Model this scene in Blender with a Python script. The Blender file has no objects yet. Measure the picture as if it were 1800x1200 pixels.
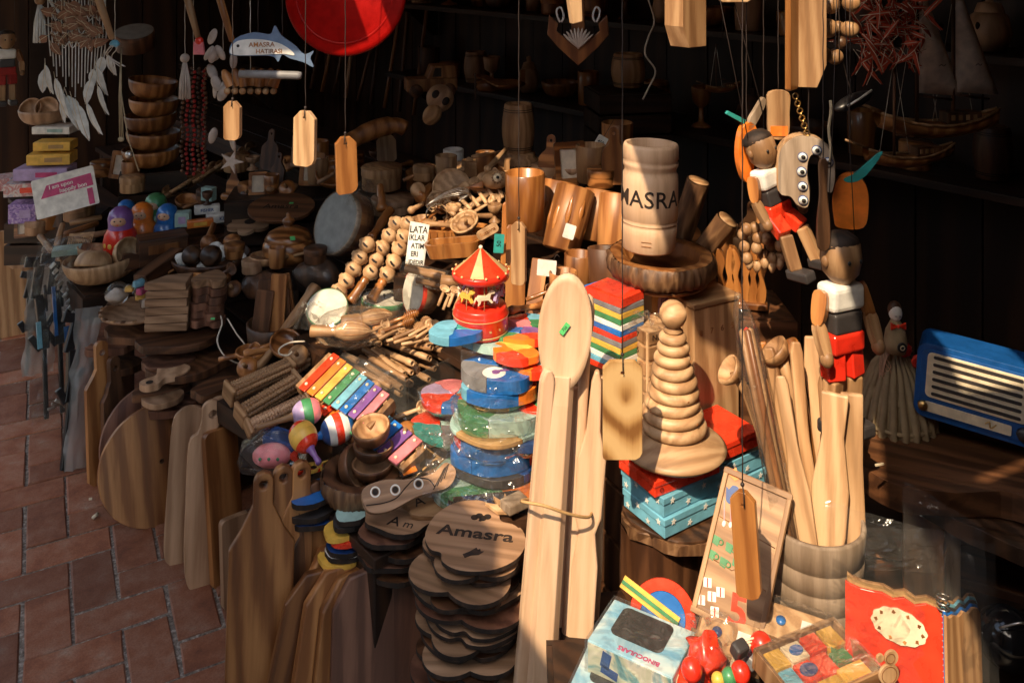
import bpy, math, random
from mathutils import Vector, Matrix, Euler, noise
from mathutils.geometry import tessellate_polygon
R = math.radians
rnd = random.Random(11)
SC = bpy.context.scene
COL = SC.collection

# ---------------------------------------------------------------- camera
F, HC = 1560.0, 1.6           # focal length in photograph pixels, eye height in metres
cam = bpy.data.cameras.new('camera')
cam.sensor_width = 36; cam.lens = F / 1800 * 36; cam.shift_y = -694 / 1800
cam.clip_start = 0.05; cam.clip_end = 500
co = bpy.data.objects.new('camera', cam); COL.objects.link(co)
co.location = (0, 0, HC); co.rotation_euler = (R(90), 0, 0)
SC.camera = co

# ---------------------------------------------------------------- sky and sun
SUN = Vector((-0.30, -0.62, 0.76)).normalized()
w = bpy.data.worlds.new('World'); SC.world = w; w.use_nodes = True
nt = w.node_tree
sky = nt.nodes.new('ShaderNodeTexSky'); sky.sky_type = 'NISHITA'; sky.sun_disc = False
sky.sun_elevation = math.asin(SUN.z); sky.sun_rotation = math.atan2(SUN.x, SUN.y)
sky.air_density = 1.5; sky.dust_density = 2.0; sky.ozone_density = 0.0
bg = nt.nodes['Background']; bg.inputs[1].default_value = 0.14
nt.links.new(sky.outputs[0], bg.inputs[0])
sl = bpy.data.lights.new('sun', 'SUN'); sl.energy = 2.9; sl.angle = R(0.6); sl.color = (1.0, 0.785, 0.53)
so = bpy.data.objects.new('sun', sl); COL.objects.link(so)
so.rotation_euler = SUN.to_track_quat('Z', 'Y').to_euler(); so.location = (-3, -6, 8)
vs = SC.view_settings
vs.view_transform = 'Standard'; vs.look = 'None'; vs.gamma = 1.0; vs.exposure = 1.3; vs.use_curve_mapping = False
SC.render.engine = 'CYCLES'
cy = SC.cycles
cy.max_bounces = 7; cy.diffuse_bounces = 4; cy.glossy_bounces = 3; cy.transmission_bounces = 4
cy.transparent_max_bounces = 20; cy.use_denoising = True
cy.caustics_reflective = False; cy.caustics_refractive = False; cy.sample_clamp_indirect = 4.0

# ---------------------------------------------------------------- helpers
def P(u, v, Y):
    return Vector(((u - 900) / F * Y, Y, HC - (v + 94) / F * Y))
def px(n, Y):
    return n * Y / F
def T(x, y=0, z=0): return Matrix.Translation((x, y, z))
def RX(a): return Matrix.Rotation(R(a), 4, 'X')
def RY(a): return Matrix.Rotation(R(a), 4, 'Y')
def RZ(a): return Matrix.Rotation(R(a), 4, 'Z')
def SCL(x, y, z): return Matrix.Diagonal((x, y, z, 1))
def along(p0, p1, roll=0):
    z = (Vector(p1) - Vector(p0)).normalized()
    return T(*p0) @ z.to_track_quat('Z', 'Y').to_matrix().to_4x4() @ RZ(roll)

def spl(pts, n=6, closed=True):
    "Catmull-Rom curve through points of any dimension"
    pts = [Vector(p) for p in pts]; m = len(pts); out = []
    for i in range(m if closed else m - 1):
        if closed: a, b, c, d = pts[i - 1], pts[i], pts[(i + 1) % m], pts[(i + 2) % m]
        else: a, b, c, d = pts[max(i - 1, 0)], pts[i], pts[i + 1], pts[min(i + 2, m - 1)]
        for k in range(n):
            t = k / n
            out.append(0.5 * ((2 * b) + (c - a) * t + (2 * a - 5 * b + 4 * c - d) * t * t + (3 * b - a - 3 * c + d) * t ** 3))
    if not closed: out.append(pts[-1])
    return out
def rrect(w, h, r, n=4, cx=0, cz=0):
    o = []
    for k, (sx, sz) in enumerate(((1, 1), (-1, 1), (-1, -1), (1, -1))):
        for i in range(n + 1):
            a = R(90 * k + 90 * i / n)
            o.append((cx + sx * (w / 2 - r) + r * math.cos(a), cz + sz * (h / 2 - r) + r * math.sin(a)))
    return o
def circ(r, n=24, cx=0, cz=0, e=1.0):
    return [(cx + r * math.cos(2 * math.pi * i / n), cz + e * r * math.sin(2 * math.pi * i / n)) for i in range(n)]

class MB:
    def __init__(s): s.v = []; s.f = []; s.m = []; s.s = []
    def add(s, vs_, fs, M=None, mi=0, sm=False):
        o = len(s.v)
        s.v += [tuple(M @ Vector(p)) for p in vs_] if M is not None else [tuple(p) for p in vs_]
        for f in fs: s.f.append([i + o for i in f]); s.m.append(mi); s.s.append(sm)
        return s
    def box(s, c, d, M=None, mi=0):
        x, y, z = c; a, b, e = d[0] / 2, d[1] / 2, d[2] / 2
        vs_ = [(x + i * a, y + j * b, z + k * e) for k in (-1, 1) for j in (-1, 1) for i in (-1, 1)]
        return s.add(vs_, [(0, 2, 3, 1), (4, 5, 7, 6), (0, 1, 5, 4), (2, 6, 7, 3), (0, 4, 6, 2), (1, 3, 7, 5)], M, mi)
    def prism(s, out, t, M=None, mi=0, holes=(), smooth_side=False, flat=False, side=None):
        "outline in x,z; thickness t along y (front at -t/2). flat=True: outline in x,y, thickness along z from 0"
        loops = [[Vector((p[0], p[1], 0)) for p in out]] + [[Vector((p[0], p[1], 0)) for p in h] for h in holes]
        tri = tessellate_polygon(loops); pts = [p for l in loops for p in l]; n = len(pts)
        def area(l): return sum(l[i - 1].x * l[i].y - l[i].x * l[i - 1].y for i in range(len(l)))
        if flat: vs_ = [(p.x, p.y, 0) for p in pts] + [(p.x, p.y, t) for p in pts]
        else: vs_ = [(p.x, -t / 2, p.y) for p in pts] + [(p.x, t / 2, p.y) for p in pts]
        fs = []
        for a, b, c in tri:
            up = (pts[b] - pts[a]).cross(pts[c] - pts[a]).z > 0
            if not up: b, c = c, b
            if flat: fs += [(a, c, b), (a + n, b + n, c + n)]
            else: fs += [(a, b, c), (a + n, c + n, b + n)]
        s.add(vs_, fs, M, mi)
        o = len(s.v) - 2 * n; k = 0
        for li, l in enumerate(loops):
            m = len(l); ccw = (area(l) > 0) == (li == 0)
            for i in range(m):
                a, b = o + k + i, o + k + (i + 1) % m
                q = [a, b, b + n, a + n]
                if flat != ccw: q.reverse()
                s.f.append(q); s.m.append(mi if side is None else side); s.s.append(smooth_side)
            k += m
        return s
    def lathe(s, prof, n=28, M=None, mi=0, sm=True, wob=0.0, cap=False):
        vs_ = []; fs = []
        for r, z in prof:
            for i in range(n):
                a = 2 * math.pi * i / n
                q = 1 + (wob * noise.noise(Vector((math.cos(a) * 2.2, math.sin(a) * 2.2, z * 30))) if wob else 0)
                vs_.append((r * q * math.cos(a), r * q * math.sin(a), z))
        for j in range(len(prof) - 1):
            for i in range(n):
                k = (i + 1) % n
                fs.append((j * n + i, j * n + k, (j + 1) * n + k, (j + 1) * n + i))
        if cap and prof[0][0] > 1e-5: fs.append(tuple(range(n - 1, -1, -1)))
        if cap and prof[-1][0] > 1e-5: fs.append(tuple(range((len(prof) - 1) * n, len(prof) * n)))
        return s.add(vs_, fs, M, mi, sm)
    def tube(s, path, r, n=8, M=None, mi=0, cap=True):
        path = [Vector(p) for p in path]; m = len(path)
        rr = r if isinstance(r, (list, tuple)) else [r] * m
        t0 = (path[1] - path[0]).normalized()
        up = Vector((0, 0, 1)) if abs(t0.z) < .9 else Vector((1, 0, 0))
        x = t0.cross(up).normalized(); vs_ = []; fs = []
        for i in range(m):
            t = (path[min(i + 1, m - 1)] - path[max(i - 1, 0)]).normalized()
            x = (x - t * x.dot(t)).normalized(); y = t.cross(x)
            for k in range(n):
                a = 2 * math.pi * k / n
                vs_.append(path[i] + (x * math.cos(a) + y * math.sin(a)) * rr[i])
        for i in range(m - 1):
            for k in range(n):
                q = (k + 1) % n
                fs.append((i * n + k, i * n + q, (i + 1) * n + q, (i + 1) * n + k))
        if cap: fs += [tuple(range(n - 1, -1, -1)), tuple(range((m - 1) * n, m * n))]
        return s.add(vs_, fs, M, mi, True)
    def ball(s, c, r, M=None, mi=0, n=14):
        r = r if isinstance(r, (list, tuple)) else (r, r, r)
        pr = [(math.sin(math.pi * i / (n // 2 + 2)), -math.cos(math.pi * i / (n // 2 + 2))) for i in range(n // 2 + 3)]
        m = T(*c) @ SCL(*r)
        return s.lathe(pr, n, (M @ m) if M is not None else m, mi)
    def torus(s, a, b, M=None, mi=0, n=28, k=10, e=1.0):
        vs_ = []; fs = []
        for i in range(n):
            t = 2 * math.pi * i / n
            for j in range(k):
                q = 2 * math.pi * j / k
                vs_.append(((a + b * math.cos(q)) * math.cos(t), (a + b * math.cos(q)) * math.sin(t), b * e * math.sin(q)))
        for i in range(n):
            for j in range(k):
                i2, j2 = (i + 1) % n, (j + 1) % k
                fs.append((i * k + j, i2 * k + j, i2 * k + j2, i * k + j2))
        return s.add(vs_, fs, M, mi, True)
    def jitter(s, a, f=40.0, seed=0):
        o = Vector((seed * 7.3, seed * 1.7, 0))
        s.v = [tuple(Vector(p) + a * noise.noise_vector(Vector(p) * f + o)) for p in s.v]
        return s
    def ridge(s, a, f, g_):
        "rough upright bark ridges on a turned body"
        out = []
        for x, y, z in s.v:
            r = math.hypot(x, y)
            if r < 1e-4: out.append((x, y, z)); continue
            q = Vector((x / r * f, y / r * f, z * g_)); k = 1 + a * ((1 - 2 * abs(noise.noise(q))) * .6 + .5 * noise.noise(q * 2.7 + Vector((0, 0, z * 40))))
            out.append((x * k, y * k, z))
        s.v = out; return s
    def mesh(s, name, mat):
        me = bpy.data.meshes.new(name)
        me.from_pydata(s.v, [], s.f)
        for m in (mat if isinstance(mat, (list, tuple)) else [mat]): me.materials.append(MAT[m] if isinstance(m, str) else m)
        me.polygons.foreach_set('material_index', s.m); me.polygons.foreach_set('use_smooth', s.s)
        me.update(); return me
    def obj(s, name, mat, parent=None, M=None, bev=0, seg=2, sub=0, thick=0):
        o = bpy.data.objects.new(name, s.mesh(name, mat)); COL.objects.link(o)
        if parent: o.parent = parent
        if M is not None: o.matrix_local = M
        if bev:
            b = o.modifiers.new('b', 'BEVEL'); b.width = bev; b.segments = seg; b.limit_method = 'ANGLE'; b.angle_limit = R(40)
            b.use_clamp_overlap = True
        if thick:
            b = o.modifiers.new('t', 'SOLIDIFY'); b.thickness = thick; b.offset = 0
        if sub:
            b = o.modifiers.new('s', 'SUBSURF'); b.levels = sub; b.render_levels = sub
        return o

def tag(o, label, cat, group=None):
    o['label'] = label; o['category'] = cat
    if group: o['group'] = group
    return o
def thing(name, label, cat, M=None, group=None):
    o = bpy.data.objects.new(name, None); COL.objects.link(o); o.empty_display_size = .05
    if M is not None: o.matrix_world = M
    return tag(o, label, cat, group)
def dup(o, M, label=None, parent=None):
    c = o.copy(); COL.objects.link(c); c.parent = parent
    if parent is None: c.matrix_world = M
    if label: c['label'] = label
    for ch in o.children: dup(ch, None, None, c)
    return c

_txt = {}
def text(body, size, ext=.0006, bold=0.0, space=1.0, align='CENTER'):
    "lettering as an MB: letters in x,z facing -y"
    cu = bpy.data.curves.new('t', 'FONT'); cu.body = body; cu.size = size; cu.extrude = ext; cu.offset = bold
    cu.align_x = align; cu.align_y = 'CENTER'; cu.space_character = space; cu.resolution_u = 3
    ob = bpy.data.objects.new('t', cu); me = bpy.data.meshes.new_from_object(ob)
    mb = MB(); M = RX(90)
    mb.add([v.co for v in me.vertices], [tuple(p.vertices) for p in me.polygons], M)
    bpy.data.objects.remove(ob); bpy.data.curves.remove(cu); bpy.data.meshes.remove(me)
    return mb

# ---------------------------------------------------------------- materials
MAT = {}
ORD = ['first', 'second', 'third', 'fourth', 'fifth', 'sixth', 'seventh', 'eighth', 'ninth', 'tenth', 'eleventh', 'twelfth']
def newmat(n):
    m = bpy.data.materials.new(n); m.use_nodes = True; MAT[n] = m
    return m, m.node_tree, m.node_tree.nodes['Principled BSDF']
def nd(t, typ, **kw):
    n = t.nodes.new(typ)
    for k, v in kw.items():
        if k.startswith('i_'): n.inputs[int(k[2:]) if k[2:].isdigit() else k[2:]].default_value = v
        else: setattr(n, k, v)
    return n
def ramp(t, stops):
    r = t.nodes.new('ShaderNodeValToRGB'); e = r.color_ramp.elements
    while len(e) < len(stops): e.new(.5)
    for q, (p, c) in zip(e, stops): q.position = p; q.color = (*c, 1) if len(c) == 3 else c
    return r
def coords(t, scale, rand=9.0):
    tc = nd(t, 'ShaderNodeTexCoord'); oi = nd(t, 'ShaderNodeObjectInfo')
    mp = nd(t, 'ShaderNodeMapping'); mp.inputs['Scale'].default_value = scale
    mu = nd(t, 'ShaderNodeVectorMath', operation='SCALE'); mu.inputs[0].default_value = (1, .7, .43)
    sc = nd(t, 'ShaderNodeMath', operation='MULTIPLY'); sc.inputs[1].default_value = rand
    t.links.new(oi.outputs['Random'], sc.inputs[0]); t.links.new(sc.outputs[0], mu.inputs['Scale'])
    t.links.new(mu.outputs[0], mp.inputs['Location']); t.links.new(tc.outputs['Object'], mp.inputs['Vector'])
    return mp, oi
def wood(n, c1, c2, ax='Z', sc=22, rough=.5, figure=.55, bump=.12, coat=0.0, var=.22, dark=None, streak=.42):
    m, t, b = newmat(n); L = t.links.new
    s = {'X': (.09, 1, 1), 'Y': (1, .09, 1), 'Z': (1, 1, .09)}[ax]
    mp, oi = coords(t, s)
    n1 = nd(t, 'ShaderNodeTexNoise'); n1.inputs['Scale'].default_value = sc; n1.inputs['Detail'].default_value = 4; n1.inputs['Distortion'].default_value = 1.2
    L(mp.outputs[0], n1.inputs['Vector'])
    wv = nd(t, 'ShaderNodeTexWave'); wv.wave_type = 'BANDS'; wv.bands_direction = 'DIAGONAL'
    wv.inputs['Scale'].default_value = sc * 1.0; wv.inputs['Distortion'].default_value = 7; wv.inputs['Detail'].default_value = 3; wv.inputs['Detail Scale'].default_value = 1.2
    L(mp.outputs[0], wv.inputs['Vector'])
    n2 = nd(t, 'ShaderNodeTexNoise'); n2.inputs['Scale'].default_value = sc * 14; n2.inputs['Detail'].default_value = 2
    L(mp.outputs[0], n2.inputs['Vector'])
    mx = nd(t, 'ShaderNodeMix'); mx.inputs[0].default_value = figure
    L(n1.outputs[0], mx.inputs[2]); L(wv.outputs[0], mx.inputs[3])
    m2 = nd(t, 'ShaderNodeMix'); m2.inputs[0].default_value = .3
    L(mx.outputs[0], m2.inputs[2]); L(n2.outputs[0], m2.inputs[3])
    cr = ramp(t, [(.27, tuple(x * .82 for x in c2)), (.41, c2), (.54, tuple((a + q) / 2 for a, q in zip(c1, c2))), (.70, c1)])
    L(m2.outputs[0], cr.inputs[0])
    hs = nd(t, 'ShaderNodeHueSaturation')
    mr = nd(t, 'ShaderNodeMapRange'); mr.inputs[3].default_value = 1 - var; mr.inputs[4].default_value = 1 + var
    n0 = nd(t, 'ShaderNodeTexNoise'); n0.inputs['Scale'].default_value = sc * .38; n0.inputs['Detail'].default_value = 3; n0.inputs['Distortion'].default_value = .8
    L(mp.outputs[0], n0.inputs['Vector'])
    st = ramp(t, [(.40, (1, 1, 1)), (.62, (1 - streak, 1 - streak * 1.12, 1 - streak * 1.25))]); L(n0.outputs[0], st.inputs[0])
    mu = nd(t, 'ShaderNodeMix', data_type='RGBA', blend_type='MULTIPLY'); mu.inputs[0].default_value = 1; L(cr.outputs[0], mu.inputs[6]); L(st.outputs[0], mu.inputs[7])
    L(oi.outputs['Random'], mr.inputs[0]); L(mr.outputs[0], hs.inputs['Value']); L(mu.outputs[2], hs.inputs['Color'])
    L(hs.outputs[0], b.inputs['Base Color'])
    r2 = nd(t, 'ShaderNodeMapRange'); r2.inputs[3].default_value = rough - .1; r2.inputs[4].default_value = rough + .14
    L(n1.outputs[0], r2.inputs[0]); L(r2.outputs[0], b.inputs['Roughness'])
    bp = nd(t, 'ShaderNodeBump'); bp.inputs['Strength'].default_value = bump; bp.inputs['Distance'].default_value = .002
    L(m2.outputs[0], bp.inputs['Height']); L(bp.outputs[0], b.inputs['Normal'])
    b.inputs['Coat Weight'].default_value = coat; b.inputs['Coat Roughness'].default_value = .15
    return m
def paint(n, c, rough=.4, var=.2, sc=38, coat=0.0, metal=0.0, bump=.12):
    m, t, b = newmat(n); L = t.links.new
    mp, oi = coords(t, (1, 1, 1))
    n1 = nd(t, 'ShaderNodeTexNoise'); n1.inputs['Scale'].default_value = sc; n1.inputs['Detail'].default_value = 5
    L(mp.outputs[0], n1.inputs['Vector'])
    cr = ramp(t, [(.3, tuple(x * (1 - var) for x in c)), (.7, tuple(min(1, x * (1 + var)) for x in c))])
    L(n1.outputs[0], cr.inputs[0]); L(cr.outputs[0], b.inputs['Base Color'])
    r2 = nd(t, 'ShaderNodeMapRange'); r2.inputs[3].default_value = max(.02, rough - .1); r2.inputs[4].default_value = rough + .1
    L(n1.outputs[0], r2.inputs[0]); L(r2.outputs[0], b.inputs['Roughness'])
    bp = nd(t, 'ShaderNodeBump'); bp.inputs['Strength'].default_value = bump; bp.inputs['Distance'].default_value = .001
    L(n1.outputs[0], bp.inputs['Height']); L(bp.outputs[0], b.inputs['Normal'])
    b.inputs['Coat Weight'].default_value = coat; b.inputs['Metallic'].default_value = metal
    return m

wood('spoon_wood', (.62, .42, .275), (.53, .345, .21), sc=16, figure=.3, bump=.05, var=.06, streak=.06)
wood('spoon_wood_x', (.68, .465, .30), (.58, .375, .225), ax='X', sc=16, figure=.3, bump=.05, var=.06, streak=.06)
wood('pale_wood', (.60, .385, .21), (.44, .255, .125), sc=18, figure=.5, var=.1, streak=.18)
wood('ring_wood', (.60, .39, .21), (.44, .255, .125), ax='X', sc=16, figure=.5, bump=.05, var=.13, streak=.22)
wood('light_wood', (.50, .30, .15), (.34, .18, .08), sc=18, figure=.5)
wood('light_wood_x', (.50, .30, .15), (.34, .18, .08), ax='X', sc=18, figure=.5)
wood('board_wood', (.64, .40, .24), (.43, .245, .135), sc=12, figure=.45)
wood('board_wood_x', (.64, .40, .24), (.43, .245, .135), ax='X', sc=12, figure=.45)
wood('oil_wood', (.50, .225, .075), (.26, .095, .026), sc=12, figure=.5, rough=.42, streak=.55)
wood('honey_wood', (.43, .18, .048), (.29, .105, .025), sc=16, figure=.4, rough=.32, coat=.4, streak=.3)
wood('stained_wood', (.05, .021, .009), (.022, .009, .004), sc=12)  # near-black base stands in for deep shade between the goods
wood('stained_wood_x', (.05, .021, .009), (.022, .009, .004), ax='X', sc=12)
wood('dark_wood', (.17, .072, .03), (.08, .031, .012), sc=14, figure=.5)
wood('dark_wood_x', (.17, .072, .03), (.08, .031, .012), ax='X', sc=14, figure=.5)
wood('walnut_wood', (.10, .047, .022), (.045, .02, .009), sc=16, rough=.42)
wood('engraved_wood', (.44, .265, .155), (.33, .19, .105), ax='X', sc=20, figure=.6, var=.08)
wood('plum_wood', (.27, .125, .075), (.14, .058, .034), sc=12, figure=.5)
wood('jar_wood', (.55, .235, .075), (.25, .09, .026), ax='X', sc=14, figure=.85, rough=.3, coat=.3)
wood('grey_wood', (.42, .325, .24), (.29, .215, .15), sc=22, rough=.7, figure=.3, bump=.25)
def flame():
    m, t, b = newmat('flame_wood'); L = t.links.new; mp, oi = coords(t, (1.0, 1.0, .62), 0)
    wv = nd(t, 'ShaderNodeTexWave'); wv.wave_type = 'RINGS'; wv.rings_direction = 'Y'; wv.inputs['Scale'].default_value = 6; wv.inputs['Distortion'].default_value = 9; wv.inputs['Detail'].default_value = 1.5; wv.inputs['Detail Scale'].default_value = 1.1
    mv = nd(t, 'ShaderNodeVectorMath', operation='ADD'); mv.inputs[1].default_value = (-.006, 0, -.068); L(mp.outputs[0], mv.inputs[0]); L(mv.outputs[0], wv.inputs['Vector'])
    n1 = nd(t, 'ShaderNodeTexNoise'); n1.inputs['Scale'].default_value = 90; n1.inputs['Detail'].default_value = 4; m2 = nd(t, 'ShaderNodeMapping'); m2.inputs['Scale'].default_value = (3, 1, .12); L(mp.outputs[0], m2.inputs[0]); L(m2.outputs[0], n1.inputs['Vector'])
    mx = nd(t, 'ShaderNodeMix'); mx.inputs[0].default_value = .25; L(wv.outputs[0], mx.inputs[2]); L(n1.outputs[0], mx.inputs[3])
    cr = ramp(t, [(.15, (.20, .085, .022)), (.4, (.42, .235, .085)), (.8, (.56, .36, .16))]); L(mx.outputs[0], cr.inputs[0]); L(cr.outputs[0], b.inputs['Base Color']); b.inputs['Roughness'].default_value = .45
flame()
wood('burnt_wood', (.035, .018, .01), (.015, .008, .005), rough=.7)
for n, c, k in [('red', (.66, .028, .012), .3), ('scarlet', (.74, .045, .015), .28), ('orange', (.75, .19, .02), .4), ('yellow', (.72, .42, .07), .4), ('green', (.05, .22, .085), .4),
                ('sky_blue', (.15, .40, .53), .4), ('faded_blue', (.13, .19, .30), .5), ('blue', (.014, .135, .44), .35), ('deep_blue', (.015, .06, .22), .35), ('teal', (.03, .30, .27), .4), ('purple', (.20, .085, .30), .4), ('lilac', (.40, .30, .50), .4), ('pink', (.70, .20, .22), .4),
                ('cream', (.74, .62, .44), .5), ('white', (.74, .72, .67), .5), ('grey', (.19, .185, .19), .5), ('black', (.012, .011, .012), .35), ('charcoal', (.04, .035, .035), .45), ('skin_tone', (.62, .36, .23), .5),
                ('drum_skin', (.58, .55, .47), .55), ('grey_skin', (.24, .245, .235), .5), ('card_brown', (.42, .25, .10), .7), ('paper', (.72, .70, .64), .7), ('magenta', (.52, .05, .17), .5), ('mint', (.34, .50, .46), .5), ('price_green', (.10, .52, .16), .5),
                ('feather_white', (.70, .71, .68), .8), ('feather_brown', (.30, .155, .095), .85), ('feather_red', (.52, .075, .03), .85), ('cord', (.62, .55, .44), .8), ('cord_black', (.025, .015, .012), .6), ('sail', (.68, .58, .46), .8), ('shell', (.50, .42, .36), .5),
                ('maroon_lamp', (.26, .003, .002), .4), ('red_cloth', (.30, .02, .015), .8), ('rope', (.46, .36, .22), .9), ('straw', (.34, .25, .14), .9), ('gilt', (.55, .40, .18), .35)]:
    paint(n, c, k)
MAT['red'].node_tree.nodes['Principled BSDF'].inputs['Coat Weight'].default_value = .3
paint('brass', (.65, .42, .16), .35, metal=1.0)
paint('steel', (.55, .53, .50), .35, metal=1.0)
paint('glossy_black', (.008, .008, .009), .12)

def bark():
    m, t, b = newmat('bark'); L = t.links.new
    mp, oi = coords(t, (1, 1, .22))
    v = nd(t, 'ShaderNodeTexVoronoi'); v.inputs['Scale'].default_value = 75; L(mp.outputs[0], v.inputs['Vector'])
    n1 = nd(t, 'ShaderNodeTexNoise'); n1.inputs['Scale'].default_value = 60; n1.inputs['Detail'].default_value = 6; L(mp.outputs[0], n1.inputs['Vector'])
    mx = nd(t, 'ShaderNodeMix'); mx.inputs[0].default_value = .5; L(v.outputs[0], mx.inputs[2]); L(n1.outputs[0], mx.inputs[3])
    cr = ramp(t, [(.2, (.03, .012, .005)), (.5, (.11, .05, .02)), (.78, (.25, .135, .062))]); L(mx.outputs[0], cr.inputs[0]); L(cr.outputs[0], b.inputs['Base Color'])
    bp = nd(t, 'ShaderNodeBump'); bp.inputs['Strength'].default_value = .9; bp.inputs['Distance'].default_value = .004; L(mx.outputs[0], bp.inputs['Height']); L(bp.outputs[0], b.inputs['Normal'])
    b.inputs['Roughness'].default_value = .6
bark()
def film(n, amt=.16, tint=(.96, .95, .93), rough=.12, sc=28, bump=.5, haze=.05):
    m, t, b = newmat(n); L = t.links.new; out = t.nodes['Material Output']
    tr = nd(t, 'ShaderNodeBsdfTransparent'); tr.inputs[0].default_value = (*tint, 1)
    gl = nd(t, 'ShaderNodeBsdfGlossy'); gl.inputs['Roughness'].default_value = rough
    df = nd(t, 'ShaderNodeBsdfDiffuse'); df.inputs[0].default_value = (.8, .78, .74, 1)
    mp, oi = coords(t, (1, 1, 1))
    n1 = nd(t, 'ShaderNodeTexNoise'); n1.inputs['Scale'].default_value = sc; n1.inputs['Detail'].default_value = 3; n1.inputs['Distortion'].default_value = .8; L(mp.outputs[0], n1.inputs['Vector'])
    bp = nd(t, 'ShaderNodeBump'); bp.inputs['Strength'].default_value = bump; bp.inputs['Distance'].default_value = .02; L(n1.outputs[0], bp.inputs['Height']); L(bp.outputs[0], gl.inputs['Normal'])
    fr = nd(t, 'ShaderNodeFresnel'); fr.inputs[0].default_value = 1.45; L(bp.outputs[0], fr.inputs['Normal'])
    ma = nd(t, 'ShaderNodeMath', operation='MULTIPLY_ADD'); ma.inputs[1].default_value = .32; ma.inputs[2].default_value = amt * .12; L(fr.outputs[0], ma.inputs[0])
    a = nd(t, 'ShaderNodeMixShader'); a.inputs[0].default_value = haze; L(tr.outputs[0], a.inputs[1]); L(df.outputs[0], a.inputs[2])
    c = nd(t, 'ShaderNodeMixShader'); L(ma.outputs[0], c.inputs[0]); L(a.outputs[0], c.inputs[1]); L(gl.outputs[0], c.inputs[2])
    L(c.outputs[0], out.inputs[0])
film('film', amt=.1, sc=17, bump=.75, haze=.02, rough=.13); film('acrylic', .12, rough=.03, bump=.02, haze=.035); film('cloudy_film', .2, haze=.28, rough=.3)

def brickmat():
    m, t, b = newmat('terracotta'); L = t.links.new
    mp, oi = coords(t, (1, 1, 1))
    n1 = nd(t, 'ShaderNodeTexNoise'); n1.inputs['Scale'].default_value = 14; n1.inputs['Detail'].default_value = 8; n1.inputs['Roughness'].default_value = .65; L(mp.outputs[0], n1.inputs['Vector'])
    n2 = nd(t, 'ShaderNodeTexNoise'); n2.inputs['Scale'].default_value = 260; n2.inputs['Detail'].default_value = 3; L(mp.outputs[0], n2.inputs['Vector'])
    cr = ramp(t, [(.28, (.15, .046, .022)), (.45, (.25, .085, .038)), (.6, (.29, .128, .075)), (.76, (.33, .22, .16))]); L(n1.outputs[0], cr.inputs[0])
    c2 = ramp(t, [(.35, (.7, .66, .62)), (.6, (1, 1, 1))]); L(n2.outputs[0], c2.inputs[0])
    mu = nd(t, 'ShaderNodeMix', data_type='RGBA', blend_type='MULTIPLY'); mu.inputs[0].default_value = .7; L(cr.outputs[0], mu.inputs[6]); L(c2.outputs[0], mu.inputs[7])
    hs = nd(t, 'ShaderNodeHueSaturation'); mr = nd(t, 'ShaderNodeMapRange'); mr.inputs[3].default_value = .62; mr.inputs[4].default_value = 1.25
    L(oi.outputs['Random'], mr.inputs[0]); L(mr.outputs[0], hs.inputs['Value']); L(mu.outputs[2], hs.inputs['Color']); L(hs.outputs[0], b.inputs['Base Color'])
    b.inputs['Roughness'].default_value = .7
    bp = nd(t, 'ShaderNodeBump'); bp.inputs['Strength'].default_value = .35; bp.inputs['Distance'].default_value = .003; L(n1.outputs[0], bp.inputs['Height']); L(bp.outputs[0], b.inputs['Normal'])
    m, t, b = newmat('mortar'); L = t.links.new
    mp, oi = coords(t, (1, 1, 1))
    n1 = nd(t, 'ShaderNodeTexNoise'); n1.inputs['Scale'].default_value = 120; n1.inputs['Detail'].default_value = 6; L(mp.outputs[0], n1.inputs['Vector'])
    cr = ramp(t, [(.3, (.08, .058, .045)), (.52, (.19, .15, .12)), (.78, (.46, .41, .36))]); L(n1.outputs[0], cr.inputs[0]); L(cr.outputs[0], b.inputs['Base Color'])
    b.inputs['Roughness'].default_value = .9
    bp = nd(t, 'ShaderNodeBump'); bp.inputs['Strength'].default_value = .8; bp.inputs['Distance'].default_value = .004; L(n1.outputs[0], bp.inputs['Height']); L(bp.outputs[0], b.inputs['Normal'])
brickmat()
def prints(n, cols, sc=9):
    "flat printed pattern for packaging"
    m, t, b = newmat(n); L = t.links.new
    mp, oi = coords(t, (1, 1, 1))
    v = nd(t, 'ShaderNodeTexNoise'); v.inputs['Scale'].default_value = sc; v.inputs['Detail'].default_value = 3; v.inputs['Distortion'].default_value = 1.5; L(mp.outputs[0], v.inputs['Vector'])
    k = len(cols); cr = ramp(t, [(.3 + .4 * i / max(1, k - 1), c) for i, c in enumerate(cols)]); L(v.outputs[0], cr.inputs[0]); L(cr.outputs[0], b.inputs['Base Color'])
    b.inputs['Roughness'].default_value = .35
prints('puzzle_print', [(.03, .09, .13), (.13, .30, .33), (.50, .52, .40), (.62, .60, .52), (.20, .35, .42)], 16)
paint('radio_blue', (.008, .075, .27), .35)
prints('carton_print', [(.12, .36, .56), (.26, .50, .64), (.50, .66, .70), (.68, .72, .70)], 13)
MAT['maroon_lamp'].node_tree.nodes['Principled BSDF'].inputs['Specular IOR Level'].default_value = .12
prints('window_print', [(.012, .012, .012), (.05, .05, .05), (.02, .02, .02), (.14, .14, .135)], 26)
prints('floral_print', [(.10, .06, .22), (.35, .22, .50), (.65, .58, .62)], 60)
prints('bag_print', [(.5, .45, .42), (.55, .2, .2), (.7, .66, .6), (.2, .15, .3)], 30)
# ---------------------------------------------------------------- the setting
E = Vector((-.65, .76, 0)).normalized(); N = Vector((.76, .65, 0)).normalized(); O0 = Vector((-.58, 1.93, 0))
STALL = Matrix(((E.x, N.x, 0, O0.x), (E.y, N.y, 0, O0.y), (0, 0, 1, 0), (0, 0, 0, 1)))    # local x along the stall front, y into the shop
def S(x, d, z): return STALL @ Vector((x, d, z))

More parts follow.
